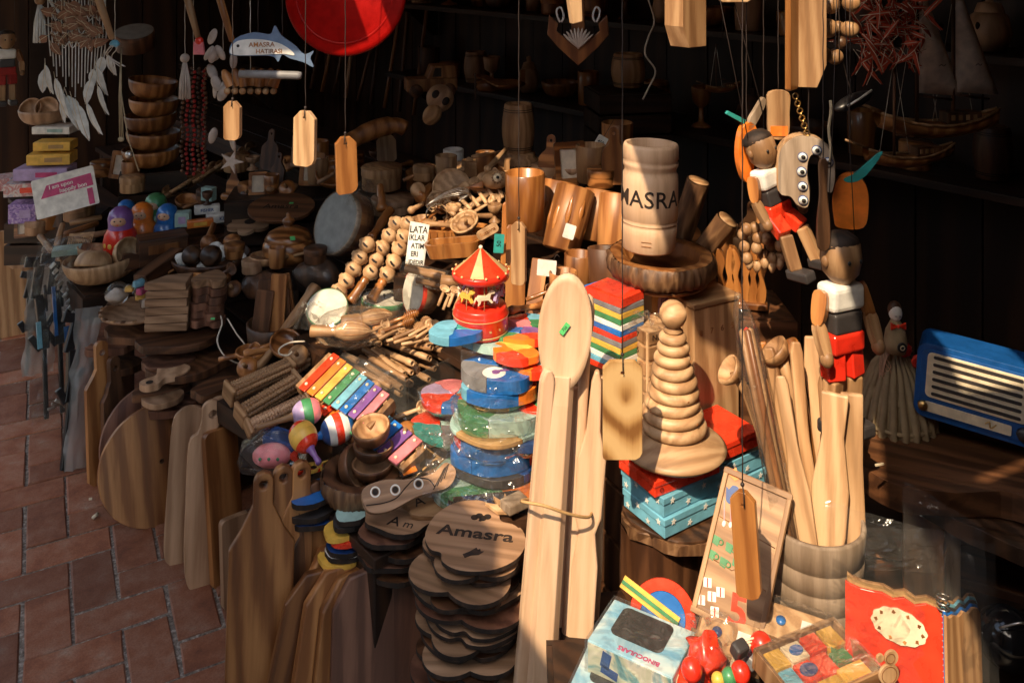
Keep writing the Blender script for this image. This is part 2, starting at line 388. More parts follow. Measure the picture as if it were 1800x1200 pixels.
g = MB().add([(-60, -60, 0), (60, -60, 0), (60, 60, 0), (-60, 60, 0)], [(0, 1, 2, 3)]).obj('pavement', 'mortar'); g['kind'] = 'structure'
def brick_mesh(w, l, k):
    mb = MB(); h = .0045; b = .003; r = random.Random(k)
    def rim(ins, z): return [(x * (w / 2 - ins) + r.uniform(-.0012, .0012), y * (l / 2 - ins) + r.uniform(-.0012, .0012), z) for x, y in ((-1, -1), (0, -1), (1, -1), (1, 0), (1, 1), (0, 1), (-1, 1), (-1, 0))]
    vs_ = rim(0, -.02) + rim(0, h - .003) + rim(b, h) + [(0, 0, h)]
    fs = []
    for a in (0, 8):
        for i in range(8): j = (i + 1) % 8; fs.append((a + i, a + j, a + 8 + j, a + 8 + i))
    for i in range(8): fs.append((16 + i, 16 + (i + 1) % 8, 24))
    return mb.add(vs_, fs).mesh('brick', 'terracotta')
BM = [brick_mesh(.0965, .201, k) for k in range(6)]
ba = R(28); ux = Vector((math.cos(ba), math.sin(ba), 0)); uy = Vector((-math.sin(ba), math.cos(ba), 0)); org = Vector((-1.2, 2.4, 0)); W = .1045
cnt = 0
for i in range(-30, 30):
    for j in range(-30, 30):
        s = (i - j) % 4
        if s == 0: c = org + ux * W * (i + 1) + uy * W * (j + .5); a = ba + R(90)
        elif s == 3: c = org + ux * W * (i + .5) + uy * W * (j + 1); a = ba
        else: continue
        if c.y < 1.5: continue
        u = 900 + F * c.x / c.y; v = F * HC / c.y - 94; d = (c - O0).dot(N)
        if not (-140 < u and 560 < v < 1340 and d < .45): continue
        q = bpy.data.objects.new('brick', BM[rnd.randrange(6)]); COL.objects.link(q); q.parent = g
        q.location = c + Vector((rnd.uniform(-.002, .002), rnd.uniform(-.002, .002), rnd.uniform(-.002, .0015)))
        q.rotation_euler = (R(rnd.uniform(-.5, .5)), R(rnd.uniform(-.5, .5)), a + R(rnd.uniform(-.8, .8)) + (math.pi if rnd.random() < .5 else 0)); cnt += 1

# shop building: boarded back wall, end partition, side wall, ceiling
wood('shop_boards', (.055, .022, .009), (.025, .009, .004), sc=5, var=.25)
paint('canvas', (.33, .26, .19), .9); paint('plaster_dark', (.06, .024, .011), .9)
cm = MAT['canvas'].node_tree; tl = cm.nodes.new('ShaderNodeBsdfTranslucent'); tl.inputs[0].default_value = (.55, .22, .07, 1); ms = cm.nodes.new('ShaderNodeMixShader'); ms.inputs[0].default_value = .05
cm.links.new(cm.nodes['Principled BSDF'].outputs[0], ms.inputs[1]); cm.links.new(tl.outputs[0], ms.inputs[2]); cm.links.new(ms.outputs[0], cm.nodes['Material Output'].inputs[0])  # translucent tint added so the awning gives a warm fill
b = thing('shop_building', 'dark timber-lined shop room behind the stall', 'building', STALL)
def planks(x0, x1, d, z1, n, axis='x'):
    w_ = (x1 - x0) / n
    for k in range(n):
        m = MB(); c = x0 + w_ * (k + .5)
        if axis == 'x': m.box((c, d + rnd.uniform(0, .006), z1 / 2), (w_ - .006, .02, z1))
        else: m.box((d + rnd.uniform(0, .006), c, z1 / 2), (.02, w_ - .006, z1))
        m.obj('plank', 'shop_boards', b)
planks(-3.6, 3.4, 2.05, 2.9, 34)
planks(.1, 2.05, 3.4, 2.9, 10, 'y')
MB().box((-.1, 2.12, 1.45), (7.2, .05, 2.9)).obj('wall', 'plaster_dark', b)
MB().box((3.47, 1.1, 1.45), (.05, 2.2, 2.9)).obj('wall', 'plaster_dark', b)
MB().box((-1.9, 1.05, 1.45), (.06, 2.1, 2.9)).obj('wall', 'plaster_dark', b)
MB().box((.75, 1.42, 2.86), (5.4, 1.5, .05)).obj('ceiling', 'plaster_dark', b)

# unseen awning added over the street, its gaps shaped to place the sun patches
hole = [(-1.41, .60), (-1.37, .27), (-1.22, .20), (-1.02, .03), (-.915, -.10), (-.92, -.26), (-.80, -.55), (-.12, -.55), (-.16, -.12), (-.075, .10), (-.05, .30), (.0, .50),
        (.12, .66), (.24, .78), (.20, .98), (-.10, .92), (-.20, 1.0), (-.235, .70), (-.27, .36), (-.365, .36), (-.338, .78), (-.31, 1.12), (-.60, 1.16), (-.825, 1.18), (-.825, 1.28), (-.72, 1.33), (-.72, 1.48), (-.985, 1.46), (-.96, 1.32), (-.895, 1.28), (-.895, 1.17), (-1.14, 1.13), (-1.20, .92), (-1.32, .84)]  # tongue left in the gap to shade half the barrel mug
slit = [(.125, .17), (.26, .14), (.27, .31), (.14, .33)]
slit2 = [(.05, -.02), (.075, -.03), (.20, .03), (.19, .045)]
sh_ = lambda l: [(x + .296, y + .612) for x, y in l]     # the cloth hangs at 1.95 m
hole, slit, slit2 = sh_(hole), sh_(slit), sh_(slit2)
outer = [(-2.1, .05), (-.9, -.02), (.3, -.02), (1.3, .3), (1.9, 1.2), (2.3, 3.2), (.6, 4.3), (-1.2, 5.3), (-3.6, 5.6), (-3.4, 3.0), (-2.75, 1.4)]
aw = thing('added_awning', 'unseen canvas awning added above the stall, gaps shaped to throw the sun patches', 'awning', T(0, 0, 1.95))
MB().prism(outer, .004, holes=[hole, slit, slit2], flat=True).obj('canvas_sheet', 'canvas', aw)
for a, c in (((-2.1, .05), (-.9, -.02)), ((-.9, -.02), (.3, -.02)), ((-2.1, .05), (-2.75, 1.4)), ((-2.75, 1.4), (-3.4, 3.0))):
    MB().tube([(*a, .03), (*c, .03)], .02).obj('pole', 'steel', aw)

# unseen rows across the street, added to block low sky light
KH = 3.3
b2 = thing('added_far_row', 'unseen low brown shop front added to block low sky light', 'building', STALL)
MB().box((4, -7.0, 1.6), (16, .15, 3.2)).obj('wall', 'plaster_dark', b2)   # far_row
MB().box((4, -7.02, 3.26), (16.4, .35, .12)).obj('roof_edge', 'shop_boards', b2)
b3 = thing('added_near_row', 'unseen row of dark timber stalls added to block light from behind', 'building', STALL)  # unseen near row, added to keep sky light off the goods
MB().box((-3.6, -2.55, KH / 2), (5.6, .12, KH)).obj('wall', 'plaster_dark', b3); MB().box((-3.6, -2.6, KH + .05), (5.8, .3, .1)).obj('roof_edge', 'shop_boards', b3)
for k in range(4): MB().box((-5.6 + 1.3 * k, -2.47, 1.1), (.9, .03, 1.6)).obj('shutter', 'shop_boards', b3)

# stepped display tables
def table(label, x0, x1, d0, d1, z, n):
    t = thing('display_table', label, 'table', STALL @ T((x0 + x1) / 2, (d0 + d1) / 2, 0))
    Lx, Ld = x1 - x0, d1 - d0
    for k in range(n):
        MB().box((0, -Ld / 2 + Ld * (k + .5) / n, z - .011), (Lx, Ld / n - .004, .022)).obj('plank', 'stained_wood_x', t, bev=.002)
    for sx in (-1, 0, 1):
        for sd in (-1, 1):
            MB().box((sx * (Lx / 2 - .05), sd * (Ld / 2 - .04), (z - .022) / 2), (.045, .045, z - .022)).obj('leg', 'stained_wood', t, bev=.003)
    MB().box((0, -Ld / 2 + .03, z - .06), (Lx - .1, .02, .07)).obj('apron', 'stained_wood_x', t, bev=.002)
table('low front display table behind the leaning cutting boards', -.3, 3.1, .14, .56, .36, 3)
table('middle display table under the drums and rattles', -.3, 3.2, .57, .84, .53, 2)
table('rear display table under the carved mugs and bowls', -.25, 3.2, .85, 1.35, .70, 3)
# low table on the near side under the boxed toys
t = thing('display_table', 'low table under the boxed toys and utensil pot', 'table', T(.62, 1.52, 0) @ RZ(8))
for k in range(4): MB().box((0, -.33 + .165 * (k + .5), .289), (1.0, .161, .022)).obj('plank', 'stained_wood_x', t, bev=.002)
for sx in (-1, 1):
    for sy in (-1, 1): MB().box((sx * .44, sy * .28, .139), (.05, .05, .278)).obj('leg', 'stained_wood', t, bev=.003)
# shelves of the dark back room
def shelf(label, x0, x1, d, z, w_=.26):
    t = thing('wall_shelf', label, 'shelf', STALL @ T((x0 + x1) / 2, d, z))
    MB().box((0, 0, -.012), (x1 - x0, w_, .024)).obj('shelf_board', 'stained_wood_x', t, bev=.002)
    for k in (-1, 1): MB().prism([(-.10, 0), (.12, 0), (.12, -.16), (.09, -.16)], .02, RZ(90), ).obj('bracket', 'stained_wood', t, T(k * ((x1 - x0) / 2 - .1), 0, -.025))
shelf('long lower back shelf holding the dim wooden toys', -1.3, 2.2, 1.88, .93)
shelf('long upper back shelf near the ceiling of the room', -1.3, 2.2, 1.9, 1.30)
shelf('short end shelf behind the dreamcatcher', 2.5, 3.3, 1.2, .92, .3)
# ================================================================ hero things in the sun patch
# ---- giant spoon and the bundle of utensils tied to it
def lathe_part(prof, name, mat, parent=None, M=None, n=28, **k):
    return MB().lathe(prof, n).obj(name, mat, parent, M, **k)
def ladder(out, rings, M=None):
    pass
def sp_base(u0, v0, Y0, u1, v1, Y1, roll=0): return along(P(u1, v1, Y1), P(u0, v0, Y0), roll)
def face_cam(p_low, p_high):
    "frame at p_low: z towards p_high, -y towards the camera"
    z = (p_high - p_low).normalized(); tocam = (Vector((0, 0, HC)) - p_low).normalized()
    x = tocam.cross(z).normalized() * -1; x = z.cross(tocam).normalized() * -1
    y = z.cross(x).normalized()
    if y.dot(tocam) > 0: x = -x; y = -y
    return Matrix(((x.x, y.x, z.x, p_low.x), (x.y, y.y, z.y, p_low.y), (x.z, y.z, z.z, p_low.z), (0, 0, 0, 1)))
lo, hi = P(938, 1400, 1.60), P(1000, 480, 1.735)
ht = (hi - lo).length
t = thing('giant_spoon', 'very large pale wooden spoon with oval head and green price sticker', 'spoon', face_cam(lo, hi))
hw, hh = .052, .104
zc = ht - hh
def bowl_head(mb, w_, h_, zc, dep=.012, n=32, rings=6):
    "flat oval spoon head with a shallow dish"
    vs_ = []; fs = []
    for side in (0, 1):
        for k in range(rings + 1):
            q = k / rings
            for i in range(n):
                a = 2 * math.pi * i / n
                x = w_ * q * math.cos(a); z = zc + h_ * q * math.sin(a) * (1.0 if math.sin(a) > 0 else 1.08)
                y = (-.006 + dep * .45 * (1 - q ** 4)) if side == 0 else (.008 + dep * .5 * (1 - q * q))
                if q > .93: y = -.006 if side == 0 else .007
                vs_.append((x, y, z))
    m = (rings + 1) * n
    for k in range(rings):
        for i in range(n):
            j = (i + 1) % n; a, b_, c, d = k * n + i, k * n + j, (k + 1) * n + j, (k + 1) * n + i
            fs += [(a, b_, c, d), (m + a, m + d, m + c, m + b_)]
    for i in range(n):
        j = (i + 1) % n; fs.append((rings * n + i, rings * n + j, m + rings * n + j, m + rings * n + i))
    return mb.add(vs_, fs, None, 0, True)
bowl_head(MB(), hw, hh, zc).obj('spoon_head', 'spoon_wood', t)
hb = [(-.017, -.013), (.017, -.013), (.028, .006), (.015, .015), (-.015, .015), (-.028, .006)]
mb = MB(); vs_ = []; nz = 14
for k in range(nz + 1):
    z = (zc - hh * .82) * k / nz; q = 1 - .12 * k / nz
    vs_ += [(x * q, y * q + (.004 if k == nz else 0), z) for x, y in hb]
fs = [(k * 6 + i, k * 6 + (i + 1) % 6, k * 6 + 6 + (i + 1) % 6, k * 6 + 6 + i) for k in range(nz) for i in range(6)] + [tuple(range(5, -1, -1)), tuple(range(nz * 6, nz * 6 + 6))]
mb.add(vs_, fs).obj('spoon_handle', 'spoon_wood', t, bev=.002)
sk = MB().box((0, 0, 0), (.010, .0008, .024)).obj('price_sticker', 'price_green', t, T(-.001, -.0062, zc + .002) @ RY(32))
tx = text('350', .0095).obj('price_digits', 'black', sk, T(0, -.0006, 0) @ RY(-75) @ SCL(.8, .4, .8)); 
# slats and sticks standing with the spoon
def flat_stick(label, p0, p1, prof, th, mat='spoon_wood', tilt=0, name='wooden_spatula', cat='spatula', group=None):
    "prof: list of (z fraction, half width m)"
    M = face_cam(p0, p1) @ RZ(tilt); L_ = (p1 - p0).length
    out = [(w_, z * L_) for z, w_ in prof] + [(-w_, z * L_) for z, w_ in reversed(prof)]
    o = MB().prism(out, th).obj(name, mat, None, M, bev=min(th * .3, .004)); tag(o, label, cat, group); return o
flat_stick('pale square batten with end grooves at the outer edge of the spoon bundle', P(905, 1400, 1.63), P(963, 648, 1.70), [(0, .020), (.97, .0135), (.985, .011), (1, .006)], .02, name='wooden_batten', cat='batten', tilt=20)
flat_stick('second pale batten squeezed between grooved batten and the giant spoon', P(925, 1400, 1.66), P(978, 672, 1.75), [(0, .016), (1, .012)], .02, name='wooden_batten', cat='batten')
o = MB().lathe([(0, 0), (.011, 0), (.012, .3), (.0105, .78), (.0085, .79), (.0085, .80), (.013, .83), (.013, .86), (.008, .885), (0, .89)], 16).obj('wooden_stick', 'spoon_wood', None, along(P(981, 1385, 1.655), P(1027, 655, 1.74)))
tag(o, 'round turned stick in the spoon bundle beside the giant spoon handle', 'stick')
flat_stick('long pale stirring paddle with a notched neck in the spoon bundle', P(1003, 1380, 1.65), P(1050, 650, 1.73), [(0, .020), (.1, .024), (.52, .025), (.60, .016), (.64, .026), (.78, .028), (.85, .014), (.97, .010), (1, .004)], .018)
flat_stick('darker stirring paddle hindmost in the spoon bundle', P(1020, 1300, 1.70), P(1060, 660, 1.77), [(0, .02), (.5, .022), (.7, .015), (.95, .014), (1, .008)], .016, mat='pale_wood')
flat_stick('third pale batten between the giant spoon handle and the round stick', P(962, 1400, 1.665), P(1008, 680, 1.765), [(0, .022), (1, .018)], .02, name='wooden_batten', cat='batten')
# rubber band round the bundle
pts = [P(916, 880, 1.645), P(955, 888, 1.62), P(1000, 903, 1.635), P(1036, 908, 1.67), P(1030, 890, 1.72), P(960, 876, 1.73)]
tag(MB().tube(spl(pts, 5) + [pts[0]], .0028, 6).obj('rubber_band', 'card_brown', None), 'tan rubber band tied around the bundle of giant spoons', 'rubber band')

# ---- ring pyramid (turned wooden stacking toy)
Y = 1.78; base = P(1183, 799, Y)
t = thing('stacking_rings', 'turned wooden stacking-ring pyramid with round head and wide base', 'toy', T(*base) @ RZ(20))
lathe_part([(0, 0), (.070, 0), (.094, .010), (.104, .018), (.106, .022), (.098, .028), (.072, .040), (.060, .050), (.052, .051), (0, .051)], 'base', 'ring_wood', t, n=40)
lathe_part([(.012, .04), (.012, .30)], 'peg', 'ring_wood', t)
z = .051
for k, r in enumerate((.066, .062, .056, .052, .047, .042, .037, .033, .028)):
    h = (.0272, .026, .0262, .026, .026, .0255, .0255, .025, .024)[k] * .855
    b_ = h * .54
    pr = [(.011, z)] + [(r - b_ * .9 + b_ * .9 * math.cos(a), z + h * .5 + h * .5 * math.sin(a)) for a in [R(-90 + 20 * i) for i in range(10)]] + [(.011, z + h)]
    MB().lathe(pr, 36).obj('ring', 'ring_wood', t, T(rnd.uniform(-.0015, .0015), rnd.uniform(-.0015, .0015), 0) @ RZ(rnd.uniform(0, 360)) @ RX(rnd.uniform(-1.2, 1.2)))
    if k in (1, 2, 3, 6): MB().ball((0, 0, 0), (.0028, .0012, .0022), n=8).obj('knot', 'oil_wood', t, RZ((-30, 20, 45, 5)[k % 4]) @ T(0, -(r - .0008), z + h * .5))
    z += h - .0004
hd = lathe_part([(.013, 0), (.020, .006), (.0135, .012), (.0135, .014), (.021, .019), (.0265, .030), (.0275, .036), (.0262, .046), (.0255, .0462), (.021, .056), (.012, .0625), (0, .064)], 'head', 'ring_wood', t, T(0, 0, z - .001), n=28)

# ---- boxes with stars and the red boxes below the pyramid
def carton(label, M, dim, mat, lidmat=None, lid=.35, name='gift_box', stars=0, cat='box', circles=0):
    t = thing(name, label, cat, M)
    w_, d, h = dim
    MB().box((0, 0, h * (1 - lid) / 2), (w_, d, h * (1 - lid))).obj('box_body', mat, t, bev=.0015)
    MB().box((0, 0, h * (1 - lid / 2) - .001), (w_ + .004, d + .004, h * lid)).obj('lid', lidmat or mat, t, bev=.0015)
    star = [((.007 if i % 2 == 0 else .003) * math.cos(R(90 + 36 * i)), (.007 if i % 2 == 0 else .003) * math.sin(R(90 + 36 * i))) for i in range(10)]
    for k in range(stars):
        x = -w_ / 2 + w_ * (k + .5) / stars
        MB().prism(star, .0006).obj('star_print', 'paper', t, T(x, -d / 2 - .0024, h * (.3 if k % 2 else .72)) @ RY(rnd.uniform(-20, 20)))
    for k in range(stars):
        x = -d / 2 + d * (k + .5) / stars
        MB().prism(star, .0006).obj('star_print', 'paper', t, RZ(-90) @ T(x, -w_ / 2 - .0024, h * (.7 if k % 2 else .3)) @ RY(rnd.uniform(-20, 20)))
    for k in range(circles):
        a = MB(); a.prism(circ(.0045, 14), .0006, holes=[circ(.0036, 14)])
        a.obj('ring_print', 'black', t, T(w_ * (k - .5) * .7 - .01, -d / 2 - .0024, h * .4))
    return t
br = 33
near = P(1162, 942, 1.70)
def nb(w_, d, up, drz=0, off=(0, 0)): return T(near.x + .044 + off[0], near.y + .088 + off[1], near.z + up) @ RZ(br + drz)
carton('light blue star-printed box at the bottom of the box pile', nb(.17, .12, 0), (.17, .12, .038), 'sky_blue', stars=4)
carton('light blue star-printed box second from the bottom of the box pile', nb(.17, .12, .0385, 1, (-.003, .004)), (.17, .12, .038), 'sky_blue', stars=4)
carton('red box with small circle prints under the ring pyramid', nb(.17, .12, .077, -3, (-.014, -.004)), (.165, .115, .032), 'scarlet', stars=0, circles=2)
carton('light blue star box behind the ring pyramid, nearly hidden', T(*P(1275, 845, 1.92)) @ RZ(br), (.12, .12, .042), 'sky_blue', stars=3)
carton('light blue star box behind the pyramid, upper one', T(*P(1275, 808, 1.92)) @ RZ(br), (.12, .12, .042), 'sky_blue', stars=3)
carton('red box behind the ring pyramid beside the utensils', T(*P(1262, 775, 1.90)) @ RZ(br), (.12, .12, .036), 'scarlet')
s0 = near + Vector((.044, .088, 0))
# bark-edged slab and log that carry them
def slab_outline(r, e, seed, n=26, w_=.14):
    return [(r * (1 + w_ * noise.noise(Vector((math.cos(a) * 1.6 + seed, math.sin(a) * 1.6, seed)))) * math.cos(a), e * r * (1 + w_ * noise.noise(Vector((math.cos(a) * 1.6 + seed, math.sin(a) * 1.6, seed)))) * math.sin(a)) for a in [2 * math.pi * i / n for i in range(n)]]
t = thing('bark_board', 'bark-edged wooden slab under the star boxes', 'slab', T(s0.x, s0.y, s0.z - .032))
MB().prism(slab_outline(.108, .85, 3), .028, flat=True).jitter(.004, 30).obj('slab_top', 'walnut_wood', t, bev=.004)
MB().prism(slab_outline(.113, .85, 3), .02, flat=True).jitter(.008, 45).obj('bark_edge', 'bark', t, T(0, 0, .002))
t = thing('log_stump', 'brown log stump standing under the bark slab', 'log', T(s0.x - .03, s0.y + .01, 0))
hs_ = s0.z - .034
MB().lathe([(.085, 0), (.083, hs_ * .3), (.08, hs_ * .7), (.082, hs_)], 26, wob=.12).obj('trunk', 'dark_wood', t)
MB().lathe([(.0835, hs_ * .55), (.0865, hs_ * .56), (.0865, hs_ * .575), (.0835, hs_ * .585)], 26, wob=.1).obj('hoop', 'walnut_wood', t)

# ---- AMASRA barrel mug on the bark bowl
def cyl_text(body, size, r, M, parent, mat, name, sp=1.0, bold=0.0, ang=0):
    mb = text(body, size, .0007, bold, sp)
    mb.v = [((r + .0006 - y) * math.sin(x / r + R(ang)), -(r + .0006 - y) * math.cos(x / r + R(ang)), z) for x, y, z in mb.v]
    return mb.obj(name, mat, parent, M)
Y = 2.02; b0 = P(1140, 436, Y)
t = thing('barrel_mug', 'tall pale barrel-shaped wooden mug burnt with AMASRA', 'mug', T(*b0) @ RX(-1) @ RY(1.5))
r = .064
pr = [(0, .004), (.056, 0), (.0595, .004), (.0622, .040), (.0628, .056), (.0598, .0595), (.0626, .0625), (.0632, .065), (.0598, .069), (.0634, .073), (.0642, .110), (.0636, .150), (.0624, .170), (.0585, .1765), (.0592, .184), (.0622, .190), (.0634, .197), (.0602, .2015), (.0634, .206), (.0628, .232), (.0605, .238), (.056, .239), (.0535, .236), (.052, .20), (.052, .02), (0, .018)]
lathe_part(pr, 'cup', 'spoon_wood', t, n=48)
cyl_text('AMASRA', .052, .0638, T(0, 0, .122), t, 'burnt_wood', 'burnt_lettering', sp=1.02, bold=.0003, ang=-30)
for s_ in (-1, 1):
    MB().box((0, -.0632, 0), (.022, .0006, .0012)).obj('scratch_mark', 'oil_wood', t, RZ(-14) @ T(0, .001, .026 + s_ * .0045))

def bark_bowl(label, c, r, h, wall=.016, tilt=(0, 0), name='bark_bowl', inner='oil_wood', squash=1.0):
    t = thing(name, label, 'bowl', T(*c) @ RX(tilt[0]) @ RY(tilt[1]) @ SCL(1, squash, 1))
    MB().lathe([(0, 0), (r * .80, 0), (r * .93, h * .10), (r * .985, h * .35), (r, h * .6), (r * .985, h * .92), (r * .955, h)], 150, wob=.05).ridge(.075, 13, 9).obj('bark_wall', 'bark', t)
    MB().lathe([(r * .965, h * .985), (r * .93, h * 1.0), (r - wall * 1.6, h), (r - wall * 2.0, h * .93), (r * .68, h * .5), (r * .4, h * .30), (0, h * .28)], 48, wob=.05).obj('hollow', inner, t)
    return t
bb = P(1163, 484, 2.06)
bark_bowl('rough bark-sided bowl under the AMASRA barrel mug', bb, .122, .052)
t = thing('round_plate', 'thin round wooden plate under the bark bowl', 'plate', T(bb.x, bb.y, bb.z - .018))
lathe_part([(0, 0), (.085, 0), (.104, .008), (.108, .016), (.102, .016), (0, .012)], 'dish', 'oil_wood', t, n=40)

# ---- bark log holders
def log_piece(label, p0, p1, r):
    L_ = (p1 - p0).length
    t = thing('log_holder', label, 'log', along(p0, p1))
    MB().lathe([(r * .96, 0), (r * 1.02, L_ * .3), (r * .98, L_ * .7), (r, L_)], 24, wob=.12).jitter(.003, 50).obj('bark_side', 'bark', t)
    MB().lathe([(0, 0), (r * .9, 0), (r * .9, .0025), (0, .0025)], 24, T(0, 0, L_ - .0005)).obj('cut_end', 'light_wood', t)
log_piece('tall bark-covered log holder leaning behind the barrel mug', P(1195, 420, 2.22), P(1228, 318, 2.20), .029)
log_piece('short bark-covered log holder leaning away from the barrel mug', P(1222, 462, 2.16), P(1279, 386, 2.12), .027)

# ---- wooden box tower behind the pyramid
def calendar_block(label, M, w_, d, h, rows, mat='pale_wood', words_=()):
    t = thing('calendar_block', label, 'calendar', M)
    MB().box((0, 0, h / 2), (w_, d, h)).obj('block', mat, t, bev=.003)
    for k in range(rows):
        z = h * (k + .62) / rows
        s_ = MB().box((0, -d / 2 - .001, z), (w_ * .9, .003, h / rows * .8)).obj('number_tile', 'light_wood_x', t, bev=.001)
        text(words_[k % len(words_)], h / rows * .52, .0004).obj('digits', 'burnt_wood', s_, T(0, -d / 2 - .003, z))
        s_ = MB().box((-w_ / 2 - .001, 0, z), (.003, d * .9, h / rows * .8)).obj('number_tile', 'light_wood', t, bev=.001)
        text(words_[(k + 2) % len(words_)], h / rows * .5, .0004).obj('digits', 'burnt_wood', s_, T(-w_ / 2 - .003, 0, z) @ RZ(-90))
    return t
calendar_block('stack of pale perpetual-calendar blocks with carved numbers behind the pyramid', T(*P(1140, 700, 1.98)) @ RZ(28), .075, .09, .17, 5, words_=('24 25', '16 17', '12 13', '6 7 8', 'NISAN'))
t = thing('wooden_box', 'large pale wooden box standing behind the stacking rings', 'box', T(*P(1222, 735, 2.06)) @ RZ(28))
MB().box((0, 0, .145), (.13, .15, .29)).obj('box_body', 'light_wood', t, bev=.002)
MB().box((0, 0, .297), (.136, .156, .012)).obj('lid', 'light_wood_x', t, bev=.002)
for k in range(4): text(str(8 - k), .018).obj('digits', 'oil_wood', t, T(-.045 + .03 * k, -.0757, .235))
t = thing('game_box', 'small cardboard game box with lilac lettering under the bark plate', 'box', T(*P(1172, 556, 2.10)) @ RZ(18))
MB().box((0, 0, .042), (.13, .10, .085)).obj('box_body', 'card_brown', t, bev=.001)
MB().prism(rrect(.075, .05, .014), .0006, T(-.012, -.0505, .05)).obj('printed_badge', 'lilac', t)
text('FOLDS', .021, bold=.0006).obj('printed_title', 'purple', t, T(-.012, -.0512, .058)); text('HIGH', .017, bold=.0004).obj('printed_title', 'magenta', t, T(-.010, -.0512, .038))
w0 = P(1222, 735, 2.06)
t = thing('wooden_crate', 'dark slatted crate hidden under the calendar blocks and wooden box', 'crate', T(w0.x - .03, w0.y - .02, 0) @ RZ(28))
hc_ = w0.z - .003
for k in range(4): MB().box((0, -.12, hc_ * (k + .5) / 4), (.30, .014, hc_ / 4 - .012)).obj('slat', 'dark_wood_x', t); MB().box((-.15, 0, hc_ * (k + .5) / 4), (.014, .24, hc_ / 4 - .012)).obj('slat', 'dark_wood', t); MB().box((0, .12, hc_ * (k + .5) / 4), (.30, .014, hc_ / 4 - .012)).obj('slat', 'dark_wood_x', t)
MB().box((0, 0, hc_ - .008), (.32, .26, .014)).obj('lid', 'dark_wood_x', t)
# ---- stack of coloured slabs in foil
M0 = P(1080, 640, 1.98)
seqc = ['scarlet', 'sky_blue', 'white', 'green', 'yellow', 'grey', 'scarlet', 'blue', 'white', 'green', 'yellow', 'grey', 'scarlet']
z = 0
for k, c in enumerate(seqc):
    h = .0125 if k < 12 else .02
    o = MB().box((0, 0, h / 2), (.078, .105, h - .0006)).obj('wooden_block_tile', c, None, T(M0.x, M0.y, M0.z + z) @ RZ(42 + rnd.uniform(-2, 2)), bev=.001); z += h
    tag(o, '%s slab, %s in the striped stack beside the spoon head' % (c.replace('_', ' ').replace('scarlet', 'red'), ('lowest', 'second lowest', 'third lowest', 'fourth lowest', 'fifth lowest', 'sixth lowest', 'middle one', 'sixth highest', 'fifth highest', 'fourth highest', 'third highest', 'second highest', 'topmost')[k]), 'block')
t = thing('wrapping_film', 'crumpled clear foil lying on top of the striped block stack', 'plastic wrap', T(M0.x, M0.y, M0.z + z + .001) @ RZ(42))
MB().add([(x * .012 - .036, y * .012 - .042, abs(noise.noise(Vector((x * .9, y * .9, 2)))) * .014) for y in range(8) for x in range(7)], [(y * 7 + x, y * 7 + x + 1, y * 7 + x + 8, y * 7 + x + 7) for y in range(7) for x in range(6)], None, 0, True).obj('foil', 'film', t)
t = thing('picture_book', 'blue starry picture card lying behind the red top slab', 'card', T(*P(1062, 512, 2.03)) @ RZ(35) @ RX(14))
MB().box((0, 0, 0), (.085, .07, .006)).obj('card', 'blue', t, bev=.001); MB().box((.0, -.005, .0035), (.06, .022, .0006)).obj('printed_title', 'pink', t); MB().box((-.005, -.025, .0035), (.05, .008, .0006)).obj('printed_title', 'white', t)
for k in range(10): MB().prism(circ(.0012, 6), .0006, flat=True).obj('printed_dot', 'white', t, T(rnd.uniform(-.038, .038), rnd.uniform(-.03, .03), .0033))

# ---- wooden carousel music box
c0 = P(845, 583, 2.08)
t = thing('toy_carousel', 'shiny red toy carousel with gold-dotted roof and little horses', 'carousel', T(*c0))
lathe_part([(0, 0), (.060, 0), (.064, .004), (.064, .040), (.0655, .043), (.0655, .048), (.063, .052), (.0625, .0535), (.061, .056), (.061, .062), (.058, .066), (0, .066)], 'base', 'red', t, n=40)
lathe_part([(.0645, .007), (.0652, .008), (.0652, .0095), (.0645, .0105)], 'gilt_line', 'gilt', t, n=40)
lathe_part([(.0658, .0445), (.0664, .0455), (.0658, .0465)], 'gilt_line', 'gilt', t, n=40)
for k in range(16):
    a = R(k * 22.5); MB().prism([(-.004, 0), (0, .003), (.004, 0), (0, -.003)], .0006).obj('gilt_mark', 'gilt', t, RZ(k * 22.5) @ T(0, -.0643, .024) @ RY(k * 30))
lathe_part([(.016, .066), (.016, .128)], 'column', 'red', t)
rp = thing  # roof
roof = MB(); n = 8
vs_ = []
for k in range(48):
    a = 2 * math.pi * k / 48; vs_.append((.066 * math.cos(a), .066 * math.sin(a), 0))
roof.lathe([(.060, 0), (.0665, .001), (.0675, .013), (.066, .0155), (.062, .0175)], 48)
ro = roof.obj('roof_rim', 'red', t, T(0, 0, .128))
cone = MB()
for k in range(12):
    a0, a1 = R(30 * k - 15), R(30 * k + 15)
    ps = []; rr_ = [(.0625, .017), (.045, .031), (.026, .047), (.008, .064), (.003, .068)]
    vs_ = [(r_ * math.cos(a), r_ * math.sin(a), z_) for r_, z_ in rr_ for a in (a0, (a0 + a1) / 2, a1)]
    cone.add(vs_, [(j * 3 + i, j * 3 + i + 1, j * 3 + i + 4, j * 3 + i + 3) for j in range(4) for i in range(2)], None, 1 if k in (9, 0, 3, 6) else 0, True)
cone.obj('roof_cone', ['scarlet', 'gilt'], t, T(0, 0, .128) @ RZ(-6))
MB().ball((0, 0, .198), .005).obj('finial', 'cream', t)
for k in range(14):
    a = R(360 / 14 * k); MB().ball((.066 * math.cos(a), .066 * math.sin(a), .1465), .0032, n=8).obj('gold_bead', 'gilt', t)
